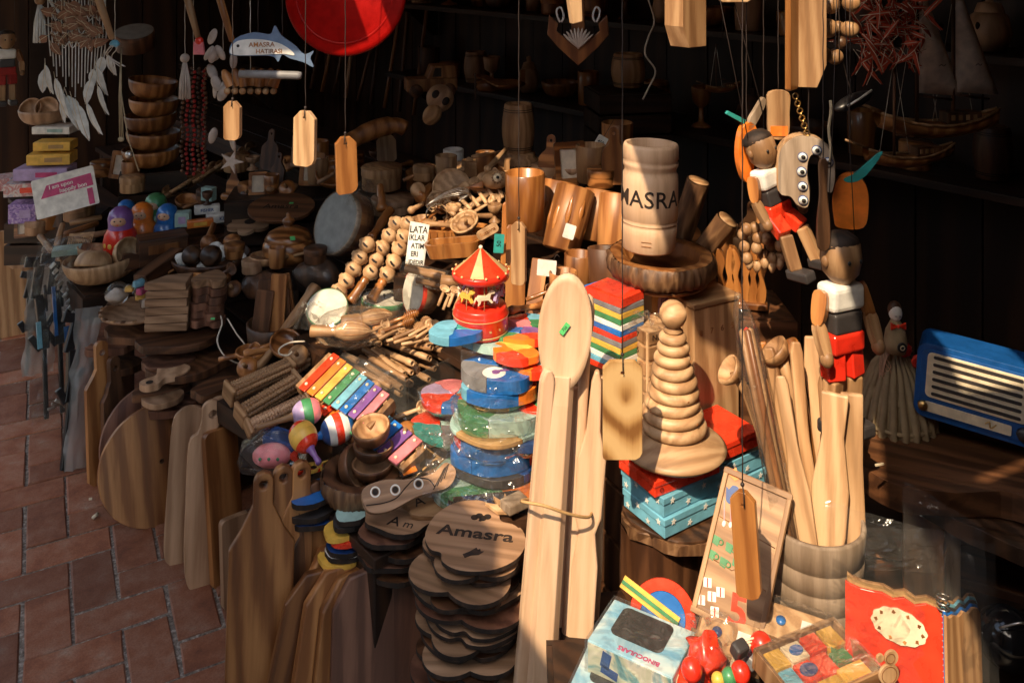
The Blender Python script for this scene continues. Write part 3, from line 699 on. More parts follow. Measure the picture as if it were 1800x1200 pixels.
horse = [(-.016, .012), (-.019, .004), (-.016, .010), (-.012, .016), (.004, .015), (.010, .024), (.013, .027), (.019, .022), (.0185, .019), (.012, .018), (.010, .010), (.016, .003), (.013, .001), (.007, .007), (-.006, .007), (-.008, .001), (-.012, -.003), (-.011, .004)]
for k, c in enumerate(('cream', 'lilac', 'pink', 'cream', 'lilac', 'cream', 'yellow')):
    a = 360 / 7 * k + 12
    h = MB().prism(horse, .007).obj('horse', c, t, RZ(a) @ T(0, -.049, .084) @ RZ(90 if 0 else 0) @ SCL(1.25, 1, 1.25), bev=.0012)
    MB().tube([(0, 0, -.017), (0, 0, .045)], .0011, 6).obj('horse_pole', 'gilt', h)

# ---- tower of wooden jigsaw rounds under the carousel
JC = ['blue', 'orange', 'sky_blue', 'green', 'purple', 'scarlet', 'teal', 'mint', 'yellow', 'lilac']
def jig_wedges(r, t_, cols, seed, e=1.0, wrap=True):
    "one puzzle: coloured wedge pieces with wavy edges, each a piece of its own"
    out = []; k = len(cols); rr = random.Random(seed); off = rr.uniform(0, 360)
    for i, c in enumerate(cols):
        a0 = off + 360 / k * i + .3; a1 = off + 360 / k * (i + 1) - .3
        pts = []
        for q in range(15):
            a = a0 + (a1 - a0) * q / 14; w_ = 1 + .045 * math.sin(3 * R(a) + seed) + .03 * math.sin(5 * R(a) + 2.3 * seed)
            pts.append((r * w_ * math.cos(R(a)), e * r * w_ * math.sin(R(a))))
        am = R((a0 + a1) / 2)
        for q in (.75, .5, .25): pts.append((r * q * math.cos(R(a1) + .10 * math.sin(q * 14)), e * r * q * math.sin(R(a1) + .10 * math.sin(q * 14))))
        pts.append((r * .05 * math.cos(am), e * r * .05 * math.sin(am)))
        for q in (.25, .5, .75): pts.append((r * q * math.cos(R(a0) + .10 * math.sin(q * 14)), e * r * q * math.sin(R(a0) + .10 * math.sin(q * 14))))
        out.append((pts, c))
    return out
def jigsaw(label, c, r, t_, cols, seed, e=.85, rz=0, filmed=True, tilt=0):
    t = thing('jigsaw_puzzle', label, 'puzzle', T(*c) @ RZ(rz) @ RX(tilt))
    for pts, m in jig_wedges(r, t_, cols, seed, e): MB().prism(pts, t_, flat=True).obj('puzzle_piece', m, t, bev=.003, seg=3)
    if filmed:
        n = 30; mb = MB()
        prof = [(r * .2, t_ + .004), (r * .8, t_ + .005), (r * 1.08, t_ + .001), (r * 1.13, t_ * .5), (r * 1.07, -.003), (r * .7, -.004)]
        mb.lathe(prof, n, SCL(1, e, 1), sm=True, wob=.10).jitter(.006, 45, seed).obj('plastic_wrap', 'film', t)
    return t
jb = P(868, 858, 1.93); zj = jb.z
jx, jy = jb.x, jb.y
specs = [('green round jigsaw in clear wrap at the foot of the puzzle tower', .128, .026, ['green', 'mint', 'green', 'orange', 'teal'], (-.005, .0)),
         ('dark blue jigsaw second from the foot of the puzzle tower', .088, .018, ['deep_blue', 'charcoal', 'deep_blue'], (.0, .02)),
         ('blue jigsaw with red edge in the lower puzzle tower', .090, .029, ['blue', 'scarlet', 'teal', 'blue'], (.0, .03)),
         ('blue and green jigsaw in the middle of the puzzle tower', .090, .029, ['blue', 'green', 'scarlet', 'blue'], (.004, .035)),
         ('mint and brown thin jigsaw in the middle of the puzzle tower', .110, .010, ['mint', 'card_brown', 'mint', 'teal'], (.01, .04)),
         ('orange and green jigsaw above the middle of the puzzle tower', .098, .032, ['scarlet', 'green', 'mint', 'orange'], (.012, .045)),
         ('brown and teal thin jigsaw in the upper puzzle tower', .062, .012, ['card_brown', 'teal', 'card_brown'], (.012, .05)),
         ('bright blue jigsaw in the upper puzzle tower', .082, .027, ['blue', 'orange', 'green', 'sky_blue'], (.012, .055)),
         ('grey and blue jigsaw with a white eye near the top of the puzzle tower', .084, .029, ['grey', 'blue', 'scarlet', 'blue'], (.012, .06))]
OFFS = (0, 0, 250, 215, 0, 180, 0, 235, 175)
for k, (lb, r_, t_, cols, off) in enumerate(specs):
    t = jigsaw(lb, (jx + off[0], jy + off[1], zj), r_, t_, cols, k + 3, filmed=(k in (0, 3, 5)), rz=rnd.uniform(-15, 15)); zj += t_ + (.006 if k in (0, 3, 5) else .0015)
eye = thing('puzzle_eye', 'white round eye piece with purple pupil on the grey jigsaw', 'puzzle piece', T(jx + .0, jy + .03, zj - .004))
MB().prism(circ(.026, 26), .003, flat=True).obj('eye_white', 'white', eye, bev=.001); MB().prism(circ(.009, 18, .004, 0), .0015, flat=True).obj('pupil', 'purple', eye, T(0, 0, .003)); MB().prism([(-.004, -.004), (.05, .012), (.05, .020), (-.004, .004)], .0015, flat=True).obj('purple_stripe', 'purple', eye, T(.006, .002, .0031))
# upper platform of scattered puzzle letters round the carousel foot
for k, (u, v, Y, r_, cols, lb) in enumerate([(800, 592, 2.02, .06, ['sky_blue', 'blue', 'teal', 'sky_blue'], 'light blue puzzle bunch left of the carousel foot'), (850, 600, 2.08, .088, ['mint', 'sky_blue', 'mint', 'green', 'lilac'], 'mint coloured puzzle round that the carousel stands on'),
                                             (915, 600, 2.06, .062, ['orange', 'scarlet', 'purple', 'blue', 'green'], 'orange and purple puzzle beside the carousel foot'), (930, 575, 2.14, .05, ['sky_blue', 'scarlet', 'pink', 'green'], 'small mixed puzzle behind the giant spoon head'),
                                             (905, 630, 1.99, .055, ['orange', 'scarlet', 'orange', 'yellow'], 'orange puzzle against the giant spoon head'), (938, 655, 1.98, .05, ['lilac', 'orange', 'scarlet', 'mint'], 'lilac and orange puzzle squeezed behind the giant spoon'),
                                             (800, 705, 2.10, .085, ['orange', 'sky_blue', 'pink', 'lilac', 'scarlet', 'blue'], 'pastel boat-shaped puzzle sticking out of the tower'), (775, 760, 2.06, .075, ['scarlet', 'teal', 'grey', 'mint'], 'wrapped red-cornered puzzle low on the tower'),
                                             (935, 720, 1.97, .05, ['scarlet', 'green', 'orange'], 'red puzzle close behind the spoon handle'), (930, 780, 1.93, .055, ['teal', 'scarlet', 'deep_blue', 'mint'], 'wrapped teal puzzle low behind the spoon handle')]):
    jigsaw(lb, P(u, v, Y), r_, .019, cols, 40 + k, e=.7, rz=rnd.uniform(-40, 40), filmed=k in (6, 7, 9), tilt=rnd.uniform(-6, 6))
# ================================================================ middle of the stall
def lathe_thing(name, label, cat, M, parts, group=None):
    "parts: (part name, profile, material)"
    t = thing(name, label, cat, M, group)
    for pn, pr, m in parts: MB().lathe(pr, 32).obj(pn, m, t)
    return t
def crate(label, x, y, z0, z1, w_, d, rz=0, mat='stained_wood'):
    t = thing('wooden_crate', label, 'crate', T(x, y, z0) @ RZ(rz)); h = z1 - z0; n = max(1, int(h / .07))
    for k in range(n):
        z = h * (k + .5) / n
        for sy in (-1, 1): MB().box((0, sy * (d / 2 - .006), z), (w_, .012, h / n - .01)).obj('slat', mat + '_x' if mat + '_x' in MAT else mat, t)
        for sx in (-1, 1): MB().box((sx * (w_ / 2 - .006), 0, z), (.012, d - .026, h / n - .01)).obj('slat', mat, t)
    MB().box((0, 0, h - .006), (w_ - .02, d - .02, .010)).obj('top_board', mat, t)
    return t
# ---- rattles: strings of egg beads on handles
bead_prof = [(0, -.026), (.006, -.025), (.007, -.0215), (.016, -.017), (.0225, -.007), (.0232, .003), (.020, .013), (.012, .0205), (.007, .022), (.006, .026), (0, .0265)]
def rattle(label, pts, Y, handle=None, dy=.0):
    n = len(pts); c = [P(u, v, Y - dy * k) for k, (u, v) in enumerate(pts)]
    t = thing('bead_rattle', label, 'rattle', T(*c[0]))
    for k, p in enumerate(c):
        ax = Vector((.75, -.25, -.60)).normalized() + Vector((rnd.uniform(-.15, .15), rnd.uniform(-.2, .2), rnd.uniform(-.15, .15)))
        M = T(*(p - c[0])) @ ax.to_track_quat('Z', 'Y').to_matrix().to_4x4() @ RZ(rnd.uniform(0, 90)) @ SCL(1.0, 1.0, 1.0)
        b_ = MB().lathe(bead_prof, 20).obj('bead', 'pale_wood', t, M)
        tocam = (M.inverted() @ (Vector((0, 0, HC)) - c[0])); a = math.atan2(tocam.y, tocam.x)
        MB().prism([(-.003, -.008), (.001, -.010), (.004, -.002), (.003, .007), (-.002, .008)], .003).obj('slot', 'burnt_wood', b_, RZ(math.degrees(a) + 90 + rnd.uniform(-18, 18)) @ T(0, -.0222, .0))
    if handle:
        q = P(*handle) - c[0]; e = (c[-1] - c[0]); L_ = (q - e).length
        MB().lathe([(0, 0), (.012, 0), (.014, .01), (.011, .016), (.014, .022), (.0125, L_ * .5), (.015, L_ * .8), (.017, L_ * .95), (.014, L_), (0, L_)], 18).obj('handle', 'honey_wood', t, along(e + (q - e).normalized() * .018, q))
    return t
rattle('string of pale bead rattles farthest from the LATA sign', [(645, 430), (632, 452), (621, 473), (609, 493), (596, 512)], 2.55, dy=.012)
rattle('middle bead rattle with a varnished handle among the egg beads', [(696, 394), (684, 415), (672, 436), (661, 457), (651, 478)], 2.60, (622, 522, 2.50), dy=.015)
rattle('bead rattle closest to the LATA sign with varnished handle', [(717, 394), (710, 416), (702, 437), (692, 460), (681, 482)], 2.58, (658, 518, 2.48), dy=.015)
t = thing('turned_pestle', 'dark varnished turned pestle lying above the bead rattles', 'pestle', along(P(652, 420, 2.66), P(684, 372, 2.74)))
MB().lathe([(0, 0), (.013, 0), (.016, .008), (.012, .018), (.011, .04), (.015, .06), (.015, .10), (.012, .108), (.016, .115), (.012, .12), (0, .122)], 20).obj('grip', 'honey_wood', t)
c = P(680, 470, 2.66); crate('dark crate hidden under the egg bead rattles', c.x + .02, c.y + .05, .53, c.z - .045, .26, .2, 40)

# ---- lidded jar
b0 = P(507, 462, 2.9); k = px(45, 2.9) / .085
lathe_thing('lidded_jar', 'round orange-brown turned wooden jar with pointed lid and green sticker', 'jar', T(*b0) @ SCL(k, k, k), [
    ('body', [(0, 0), (.05, 0), (.055, .004), (.074, .022), (.084, .044), (.0835, .047), (.0845, .05), (.083, .066), (.075, .079), (.073, .08)], 'jar_wood'),
    ('lid', [(.075, .0805), (.077, .084), (.066, .101), (.045, .113), (.03, .118), (.016, .121), (.012, .125), (.018, .131), (.021, .138), (.018, .146), (.009, .151), (.006, .158), (.0075, .163), (.004, .168), (0, .169)], 'jar_wood')])
MB().prism(rrect(.016, .016, .002), .001).obj('price_sticker', 'price_green', bpy.data.objects['lidded_jar'], RZ(25) @ T(0, -.070, .102) @ RX(-55))
# ---- frame drums
def drum(label, c, r, h, axis, skin='drum_skin', band='green', wrap=True, name='frame_drum', side='light_wood', jingles=0):
    M = T(*c) @ Vector(axis).to_track_quat('Z', 'Y').to_matrix().to_4x4()
    t = thing(name, label, 'drum', M)
    MB().lathe([(r * .93, -h), (r, -h), (r, -.004), (r * .99, 0), (r * .93, 0), (r * .93, -h)], 44).obj('frame', side, t)
    MB().lathe([(r * 1.006, -h * .22), (r * 1.01, -.006), (r, .0012), (r * .965, .0016)], 44).obj('rim_band', band, t)
    MB().lathe([(r * .985, .0005), (r * .9, .0018), (0, .0022)], 44).obj('drum_skin', skin, t)
    for q in range(jingles):
        a = 360 / jingles * q + 10
        j = MB().lathe([(0, -.001), (.018, -.001), (.016, .001), (0, .002)], 18).obj('jingle', 'brass', t, RZ(a) @ T(r * 1.0, 0, -h * .55))
    if wrap: MB().lathe([(r * .93, .007), (r * 1.06, 0), (r * 1.08, -h * .6), (r * 1.05, -h * 1.06), (r * .5, -h * 1.1)], 40, wob=.03).jitter(.0018, 45, 3).obj('plastic_wrap', 'film', t)
    return t
drum('small wrapped hand drum with green band and cream skin lying in the sun', P(575, 540, 2.42), px(36, 2.42), .05, (.06, -.62, .78))
drum('wrapped hand drum with green band and a hole in its side', P(675, 524, 2.52), px(39, 2.52), .055, (.1, .02, 1))
MB().prism(circ(.012, 18), .006).obj('sound_hole', 'burnt_wood', bpy.data.objects['frame_drum.001'], T(0, 0, 0) @ RZ(0) @ Matrix.Identity(4))
drum('upright wrapped drum with red band under the LATA sign', P(726, 513, 2.45), px(37, 2.45), .05, (-.80, -.55, .2), band='scarlet')
drum('large grey-skinned frame drum wrapped in plastic, tilted on edge', P(590, 390, 2.80), px(56, 2.8), .07, (-.62, -.66, .42), skin='grey_skin', band='grey_wood', side='oil_wood', jingles=0)
drum('round wooden tambourine with grey skin lying beside the dreamcatcher', P(236, 56, 3.15), px(33, 3.15), .06, (.05, -.35, .94), skin='grey_skin', band='dark_wood', side='dark_wood', wrap=False)
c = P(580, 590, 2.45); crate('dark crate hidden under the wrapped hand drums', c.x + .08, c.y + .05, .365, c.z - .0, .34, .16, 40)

# ---- shakers and honey dippers in front of the drums
def dipper(label, p0, p1, mat='light_wood', s=1.0, group=None):
    L_ = (p1 - p0).length
    t = thing('honey_dipper', label, 'honey dipper', along(p0, p1), group)
    pr = [(0, 0), (.005 * s, .001), (.0065 * s, .01), (.0045 * s, .02), (.0055 * s, L_ * .45), (.0042 * s, L_ * .66), (.007 * s, L_ * .70)]
    MB().lathe(pr, 14).obj('handle', mat, t)
    hd = [(0.004, L_ * .69)]
    for q in range(6):
        z = L_ * (.70 + .046 * q); r_ = (.011, .014, .0155, .0155, .014, .011)[q] * s
        hd += [(r_, z + .001), (r_, z + L_ * .026), (r_ * .62, z + L_ * .029), (r_ * .62, z + L_ * .044)]
    hd += [(.006 * s, L_), (0, L_)]
    MB().lathe(hd, 16).obj('dipper_head', mat, t)
for k, (a, b_, Y, m, lb) in enumerate([((655, 578), (736, 548), 2.36, 'honey_wood', 'varnished honey dipper on top of the dipper heap'), ((665, 585), (728, 562), 2.34, 'honey_wood', 'second varnished honey dipper in the dipper heap'), ((700, 580), (758, 563), 2.36, 'light_wood', 'light honey dipper pointing at the carousel'),
                                        ((640, 592), (676, 586), 2.32, 'light_wood', 'light honey dipper below the varnished pair'), ((690, 596), (745, 572), 2.33, 'light_wood', 'light honey dipper on the clear bin edge'), ((620, 600), (690, 574), 2.36, 'pale_wood', 'pale honey dipper under the wrapped shaker')]):
    dipper(lb, P(*a, Y), P(*b_, Y + .03), m)
def shaker(label, p0, p1, r=.024):
    L_ = (p1 - p0).length
    t = thing('wooden_shaker', label, 'shaker', along(p0, p1))
    MB().lathe([(0, 0), (.014, 0), (.016, .004), (.015, L_ * .33), (.012, L_ * .38), (.016, L_ * .42)], 20).obj('grip', 'light_wood', t)
    pr = [(.015, L_ * .42), (r, L_ * .55), (r * 1.04, L_ * .68), (r * .8, L_ * .85), (.006, L_ * .97), (0, L_)]
    MB().lathe(pr, 24).obj('head', 'pale_wood', t)
    for q in range(10): MB().tube([(r_ * 1.015 * math.cos(R(36 * q)), r_ * 1.015 * math.sin(R(36 * q)), z) for r_, z in pr[1:-1]], .0008, 4).obj('groove', 'oil_wood', t)
shaker('pale fluted wooden shaker lying in front of the cream drum', P(546, 582, 2.30), P(655, 582, 2.30))
shaker('second fluted wooden shaker half under the drum wrap', P(600, 566, 2.36), P(690, 552, 2.38), .02)
mb = MB().lathe([(.02, 0), (.04, .02), (.05, .08), (.045, .15), (.02, .2)], 24, wob=.2).jitter(.008, 30, 4)
tag(mb.obj('plastic_bag', 'film', None, along(P(556, 578, 2.28), P(640, 574, 2.32))), 'clear plastic bag around the fluted shaker', 'plastic bag')
# small spoons and sticks heaped on the dippers
sp_g = 'little spoons heaped in the clear bin'
def small_spoon(label, p0, p1, mat='pale_wood', s=1.0, group=None, roll=0):
    L_ = (p1 - p0).length
    t = thing('wooden_spoon', label, 'spoon', face_cam(p0, p1) @ RZ(roll), group)
    MB().lathe([(0, 0), (.004 * s, .001), (.0045 * s, L_ * .3), (.0035 * s, L_ * .74), (.006 * s, L_ * .8)], 10).obj('handle', mat, t)
    mb = MB(); bowl_head(mb, .014 * s, L_ * .15, L_ * .86, .010 * s, 20, 4); mb.obj('spoon_bowl', mat, t)
for k in range(9):
    u = 640 + 13 * k; v = 590 + (k * 37 % 17); a = R(rnd.uniform(10, 50))
    small_spoon('%s small pale spoon from the shaker end behind the wooden flutes' % ORD[k], P(u, v, 2.32), P(u + 62 * math.cos(a), v - 34 * math.sin(a), 2.37), group='small spoons heaped behind the flutes')

# ---- clear acrylic bin with wooden flutes
rz = -40
t = thing('acrylic_bin', 'clear acrylic two-part bin holding wooden flutes', 'bin', T(-.335, 2.395, .425) @ RZ(rz))
bw, bd, bh, th = .36, .20, .10, .004
for pn, c, d in [('front_panel', (0, -bd / 2, bh / 2), (bw, th, bh)), ('back_panel', (0, bd / 2, bh / 2 + .02), (bw, th, bh + .04)), ('side_panel', (-bw / 2, 0, bh / 2), (th, bd - .009, bh)), ('side_panel', (bw / 2, 0, bh / 2), (th, bd - .009, bh)), ('divider', (-.07, 0, bh / 2), (th, bd - .009, bh)), ('floor_panel', (0, 0, .004), (bw - .01, bd - .01, th))]:
    MB().box(c, d).obj(pn, 'acrylic', t, bev=.0008)
Mb = t.matrix_world.copy()
for sx, sy in ((-1, -1), (1, -1), (1, 1), (-1, 1)): MB().box((sx * (bw / 2 - .03), sy * (bd / 2 - .03), -.032), (.05, .05, .064)).obj('riser', 'acrylic', t)
def flute(label, M, L_, r, mat, group):
    t = thing('wooden_flute', label, 'flute', M, group)
    MB().lathe([(r * .55, 0), (r, 0), (r * 1.06, .004), (r * .95, .01), (r * .92, L_ * .8), (r * 1.1, L_ * .83), (r, L_), (r * .55, L_), (r * .5, L_ - .01), (0, L_ - .01)], 14).obj('tube', mat, t)
    for q in range(3): MB().lathe([(0, 0), (r * .3, 0), (r * .3, .001), (0, .001)], 8).obj('finger_hole', 'burnt_wood', t, T(0, -r * .93, L_ * (.25 + .13 * q)) @ RX(90))
    return t
for k in range(30):
    f = (k % 10) / 9; lay = k // 10; L_ = rnd.uniform(.14, .165)
    y = -.085 + .17 * f + rnd.uniform(-.006, .006); x = (-.055 if k % 4 else -.17) + rnd.uniform(-.015, .05) + .01 * lay
    M = Mb @ T(x, y, .040 + .021 * lay + .02 * f * (lay > 0) + rnd.uniform(0, .010)) @ RZ(rnd.uniform(-10, 10)) @ RY(90 - rnd.uniform(-5, 7)) @ RZ(rnd.uniform(60, 120))
    flute('pale wooden flute lying among many in the clear bin', M, L_, rnd.uniform(.0072, .0092), 'pale_wood' if rnd.random() < .75 else 'light_wood', 'wooden flutes heaped in the clear bin')
for k in range(10):
    o = MB().lathe([(0, 0), (.006, .002), (.0085, .012), (.0085, .02), (.005, .03), (0, .031)], 10).obj('wooden_bead', ['light_wood', 'light_wood', 'red', 'green', 'deep_blue'][k % 5], None, Mb @ T(-.155 + .017 * (k % 5), -.07 + .05 * (k // 5), .03 + .02 * (k % 3)) @ RX(rnd.uniform(0, 180)) @ RY(rnd.uniform(0, 90)))
    tag(o, 'small %s bead in the narrow part of the clear bin, %s' % (('brown', 'tan', 'red', 'green', 'dark blue')[k % 5], ('near the street', 'farther back')[k // 5]), 'bead', 'beads in the narrow part of the bin')

# ---- xylophones
XC = ['scarlet', 'orange', 'yellow', 'green', 'sky_blue', 'blue', 'purple', 'pink']
def xylophone(label, p0, p1, w0, w1, up, name='xylophone'):
    z = Vector(up).normalized(); x = (p1 - p0).normalized(); z = (z - x * z.dot(x)).normalized(); y = z.cross(x)
    M = Matrix(((x.x, y.x, z.x, p0.x), (x.y, y.y, z.y, p0.y), (x.z, y.z, z.z, p0.z), (0, 0, 0, 1)))
    t = thing(name, label, 'xylophone', M); L_ = (p1 - p0).length
    for s_ in (-1, 1):
        MB().add([(0, s_ * w0 * .30 - .006, -.02), (L_, s_ * w1 * .30 - .006, -.02), (L_, s_ * w1 * .30 + .006, -.02), (0, s_ * w0 * .30 + .006, -.02), (0, s_ * w0 * .30 - .006, 0), (L_, s_ * w1 * .30 - .006, 0), (L_, s_ * w1 * .30 + .006, 0), (0, s_ * w0 * .30 + .006, 0)],
                 [(0, 3, 2, 1), (4, 5, 6, 7), (0, 1, 5, 4), (2, 3, 7, 6), (0, 4, 7, 3), (1, 2, 6, 5)]).obj('rail', 'pale_wood', t, bev=.001)
    for q, wq in ((0, w0), (1, w1)): MB().box((L_ * q + (.008 if q else -.008), 0, -.012), (.014, wq * .95, .026)).obj('end_block', 'light_wood', t, bev=.002)
    for k in range(8):
        f = (k + .5) / 8; wq = w0 + (w1 - w0) * f; bw_ = L_ / 8 * .84
        b_ = MB().box((0, 0, 0), (bw_, wq, .006)).obj('bar', XC[k], t, T(L_ * f, 0, .004), bev=.0015)
        for s_ in (-1, 1): MB().ball((0, 0, 0), (.0042, .0042, .003), n=8).obj('pin', 'cream', b_, T(0, s_ * wq * .36, .0045))
    return t
xylophone('rainbow-coloured toy xylophone lying in the sun beside the clear bin', P(556, 652, 2.16), P(664, 722, 2.03), .115, .085, (-.10, -.45, .88))
xylophone('second rainbow xylophone half hidden behind the small round bowls', P(585, 700, 2.13), P(722, 800, 1.97), .10, .08, (.0, -.3, .95))
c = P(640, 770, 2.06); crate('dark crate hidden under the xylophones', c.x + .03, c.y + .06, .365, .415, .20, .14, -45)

# ---- ridged massage rollers
def ridged(label, p0, p1, r, mat='light_wood', caps=True):
    L_ = (p1 - p0).length
    t = thing('ridged_roller', label, 'roller', along(p0, p1, rnd.uniform(0, 40)))
    n = 16; rods = 9
    for q in range(rods):
        a = 2 * math.pi * q / rods; pr = []; m = int(L_ / .0075)
        for j in range(m): z = L_ * j / m; pr += [(.0058, z), (.0078, z + L_ / m * .3), (.0078, z + L_ / m * .6), (.0056, z + L_ / m * .85)]
        MB().lathe(pr, 10, T(r * .68 * math.cos(a), r * .68 * math.sin(a), 0)).obj('ridged_rod', mat, t)
    if caps:
        for z in (-.008, L_): MB().box((0, 0, z + .004), (r * 2.15, r * 2.15, .011)).obj('end_plate', 'light_wood_x', t, bev=.005)
    return t
ridged('upper ridged wooden roller next to the xylophone', P(405, 690, 2.22), P(506, 645, 2.34), .024)
ridged('middle ridged wooden roller of the three', P(425, 728, 2.17), P(520, 672, 2.28), .024)
ridged('lower ridged wooden roller above the maracas', P(440, 752, 2.13), P(536, 705, 2.22), .020, 'board_wood')
ridged('hindmost ridged wooden roller beside the clear bin', P(468, 672, 2.32), P(566, 612, 2.42), .026)
c = P(480, 720, 2.25); crate('dark crate hidden under the ridged rollers', c.x, c.y + .03, .365, .43, .26, .18, -40)

# ---- maracas
def maraca(label, ph, pt, r, bands, hmat):
    "ph end of handle, pt tip of the head"
    L_ = (pt - ph).length; t = thing('maraca', label, 'maraca', along(ph, pt)); hl = L_ - 2.3 * r
    MB().lathe([(0, 0), (.006, .001), (.007, .006), (.0055, hl * .5), (.008, hl * .93), (.011, hl * 1.04)], 14).obj('handle', hmat, t)
    m = len(bands)
    for q, c in enumerate(bands):
        pr = []
        for j in range(6):
            f = (q + j / 5) / m; a = math.pi * f
            pr.append((max(0.0008, r * math.sin(a) ** .85) if 0 < f < 1 else .0, hl + 1.15 * r * (1 - math.cos(a))))
        MB().lathe(pr, 24).obj('painted_band', c, t)
    return t
maraca('maraca with lilac, green and pink bands and a plain handle', P(450, 752, 2.00), P(566, 716, 2.06), px(23, 2.03), ['lilac', 'lilac', 'green', 'pink', 'scarlet'], 'light_wood')
maraca('red and yellow maraca with a purple handle', P(562, 815, 1.93), P(520, 745, 2.00), px(24, 1.98), ['scarlet', 'scarlet', 'yellow', 'yellow', 'scarlet', 'yellow'], 'purple')
maraca('blue, white and red banded maraca behind the bowls', P(520, 782, 2.0), P(622, 742, 2.06), px(26, 2.03), ['deep_blue', 'deep_blue', 'white', 'scarlet', 'white', 'blue', 'blue'], 'blue')
o = MB().box((0, 0, 0), (.09, .05, .02)).obj('blue_toy_block', 'deep_blue', None, T(*P(500, 772, 2.06)) @ RZ(-25), bev=.003); tag(o, 'dark blue block under the lilac maraca', 'toy')
# red toy in a clear bag
t = thing('bagged_toy', 'red spotted toy fish in a clear plastic bag', 'toy', T(*P(478, 800, 2.02)))
MB().ball((0, 0, 0), (.045, .028, .026)).obj('fish_body', 'pink', t); MB().prism([(.035, 0), (.065, .022), (.058, 0), (.065, -.022)], .01).obj('tail', 'scarlet', t)
for q in range(3): MB().ball((-.02 + .02 * q, -.026, .006), (.004, .002, .004), n=8).obj('spot', 'green', t)
MB().lathe([(.02, -.035), (.055, -.028), (.066, 0), (.058, .03), (.03, .045), (.015, .06)], 26, SCL(1.2, .75, 1), wob=.2).jitter(.009, 30, 8).obj('plastic_bag', 'film', t)

# ---- bark bowl with small bowls
def bowl(label, c, r, h, mat='light_wood', tilt=(0, 0), wall=.006, name='wooden_bowl', foot=.4, rz=0, outer=None, group=None):
    t = thing(name, label, 'bowl', T(*c) @ RZ(rz) @ RX(tilt[0]) @ RY(tilt[1]), group)
    pr = [(0, 0), (r * foot, 0), (r * (foot + .04), h * .04)] + [(r * (foot + (1 - foot) * math.sin(R(90 * q / 8)) ** .8), h * (.05 + .95 * (1 - math.cos(R(90 * q / 8))) ** .9)) for q in range(1, 9)]
    MB().lathe(pr + [(r - wall * .4, h * 1.012)], 36).obj('outer_wall', outer or mat, t)
    ins = [(r - wall * .4, h * 1.012), (r - wall, h * 1.0)] + [((r - wall) * math.cos(R(90 * q / 7)) ** .7, h - (h - wall * 1.5) * math.sin(R(90 * q / 7))) for q in range(1, 7)] + [(0, wall * 1.5)]
    MB().lathe(ins, 36).obj('hollow', mat, t); return t
bkc = P(636, 862, 1.98)
bark_bowl('bark-sided bowl holding the little brown bowls', bkc, .090, .048, inner='dark_wood')
bowl('brown bowl at the bottom of the little bowl stack', P(654, 838, 1.98), .046, .032, 'board_wood', outer='dark_wood')
bowl('brown bowl in the middle of the little bowl stack', P(655, 806, 1.98), .045, .032, 'board_wood', (-2, 3), outer='dark_wood')
bowl('small round bowl on top of the little bowl stack, catching the sun', P(656, 776, 1.98), .043, .040, 'light_wood', (12, -6), outer='dark_wood')
bowl('brown bowl tipped on its side at the edge of the bark bowl', P(605, 825, 1.99), .046, .036, 'board_wood', (30, 62), outer='dark_wood')
bowl('thin bowl standing behind the little bowl stack', P(626, 790, 2.05), .044, .03, 'board_wood', (-40, 30), outer='dark_wood')

# ---- flat souvenir boards and magnets around the bark bowl
def mound(u, v, Y, name, label, cat, out, th, mat, rz=0, tilt=(0, 0), parts=(), group=None, bev=.0015, edge=None):
    t = thing(name, label, cat, T(*P(u, v, Y)) @ RZ(rz) @ RX(tilt[0]) @ RY(tilt[1]), group)
    MB().prism(out, th, flat=True, side=1 if edge else None).obj('board', [mat, edge] if edge else mat, t, bev=bev)
    for pn, o2, m in parts: MB().prism(o2, .001, flat=True).obj(pn, m, t, T(0, 0, th + .0002))
    return t
def puzzle_edge(w_, d, seed, a=.06, n=22):
    return [(w_ / 2 * math.cos(q) * (1 + a * math.sin(5 * q + seed)), d / 2 * math.sin(q) * (1 + a * math.sin(4 * q + seed * 2))) for q in [2 * math.pi * i / n for i in range(n)]]
def flat_text(t, body, size, M, mat='burnt_wood', bold=0, name='engraved_lettering'):
    text(body, size, .0004, bold).obj(name, mat, t, M @ RX(-90))
for k, (u, v, c, lb) in enumerate([(556, 912, 'deep_blue', 'lowest dark blue name board left of the bark bowl'), (553, 898, 'charcoal', 'black name board in the blue stack left of the bark bowl'), (555, 872, 'blue', 'bright blue name board on top of the stack left of the bark bowl')]):
    t = mound(u, v, 1.96, 'name_board', lb, 'board', puzzle_edge(.12, .085, k), .012, c, rz=20 + 8 * k, edge='burnt_wood', bev=.0004)
    if c == 'blue': flat_text(t, 'AMASRA', .022, T(0, 0, .011), 'deep_blue', .0005)
for k, (u, v, c, lb) in enumerate([(596, 984, 'yellow', 'lowest yellow-edged board of the small coloured stack'), (608, 972, 'white', 'white board low in the small coloured stack'), (610, 962, 'deep_blue', 'dark blue board in the small coloured stack'), (614, 944, 'scarlet', 'red-edged board in the small coloured stack'), (604, 934, 'yellow', 'yellow board in the small coloured stack'), (618, 916, 'charcoal', 'black board in the small coloured stack'), (622, 904, 'mint', 'pale mint board on top of the small coloured stack')]):
    t = mound(u, v, 1.90, 'name_board', lb, 'board', puzzle_edge(.088, .07, k + 5, .05), .011, c, rz=10 * k, edge='burnt_wood' if k in (1, 2, 5, 6) else None, bev=.0004)
    if c == 'mint': flat_text(t, 'CAN', .02, T(0.012, 0, .011))
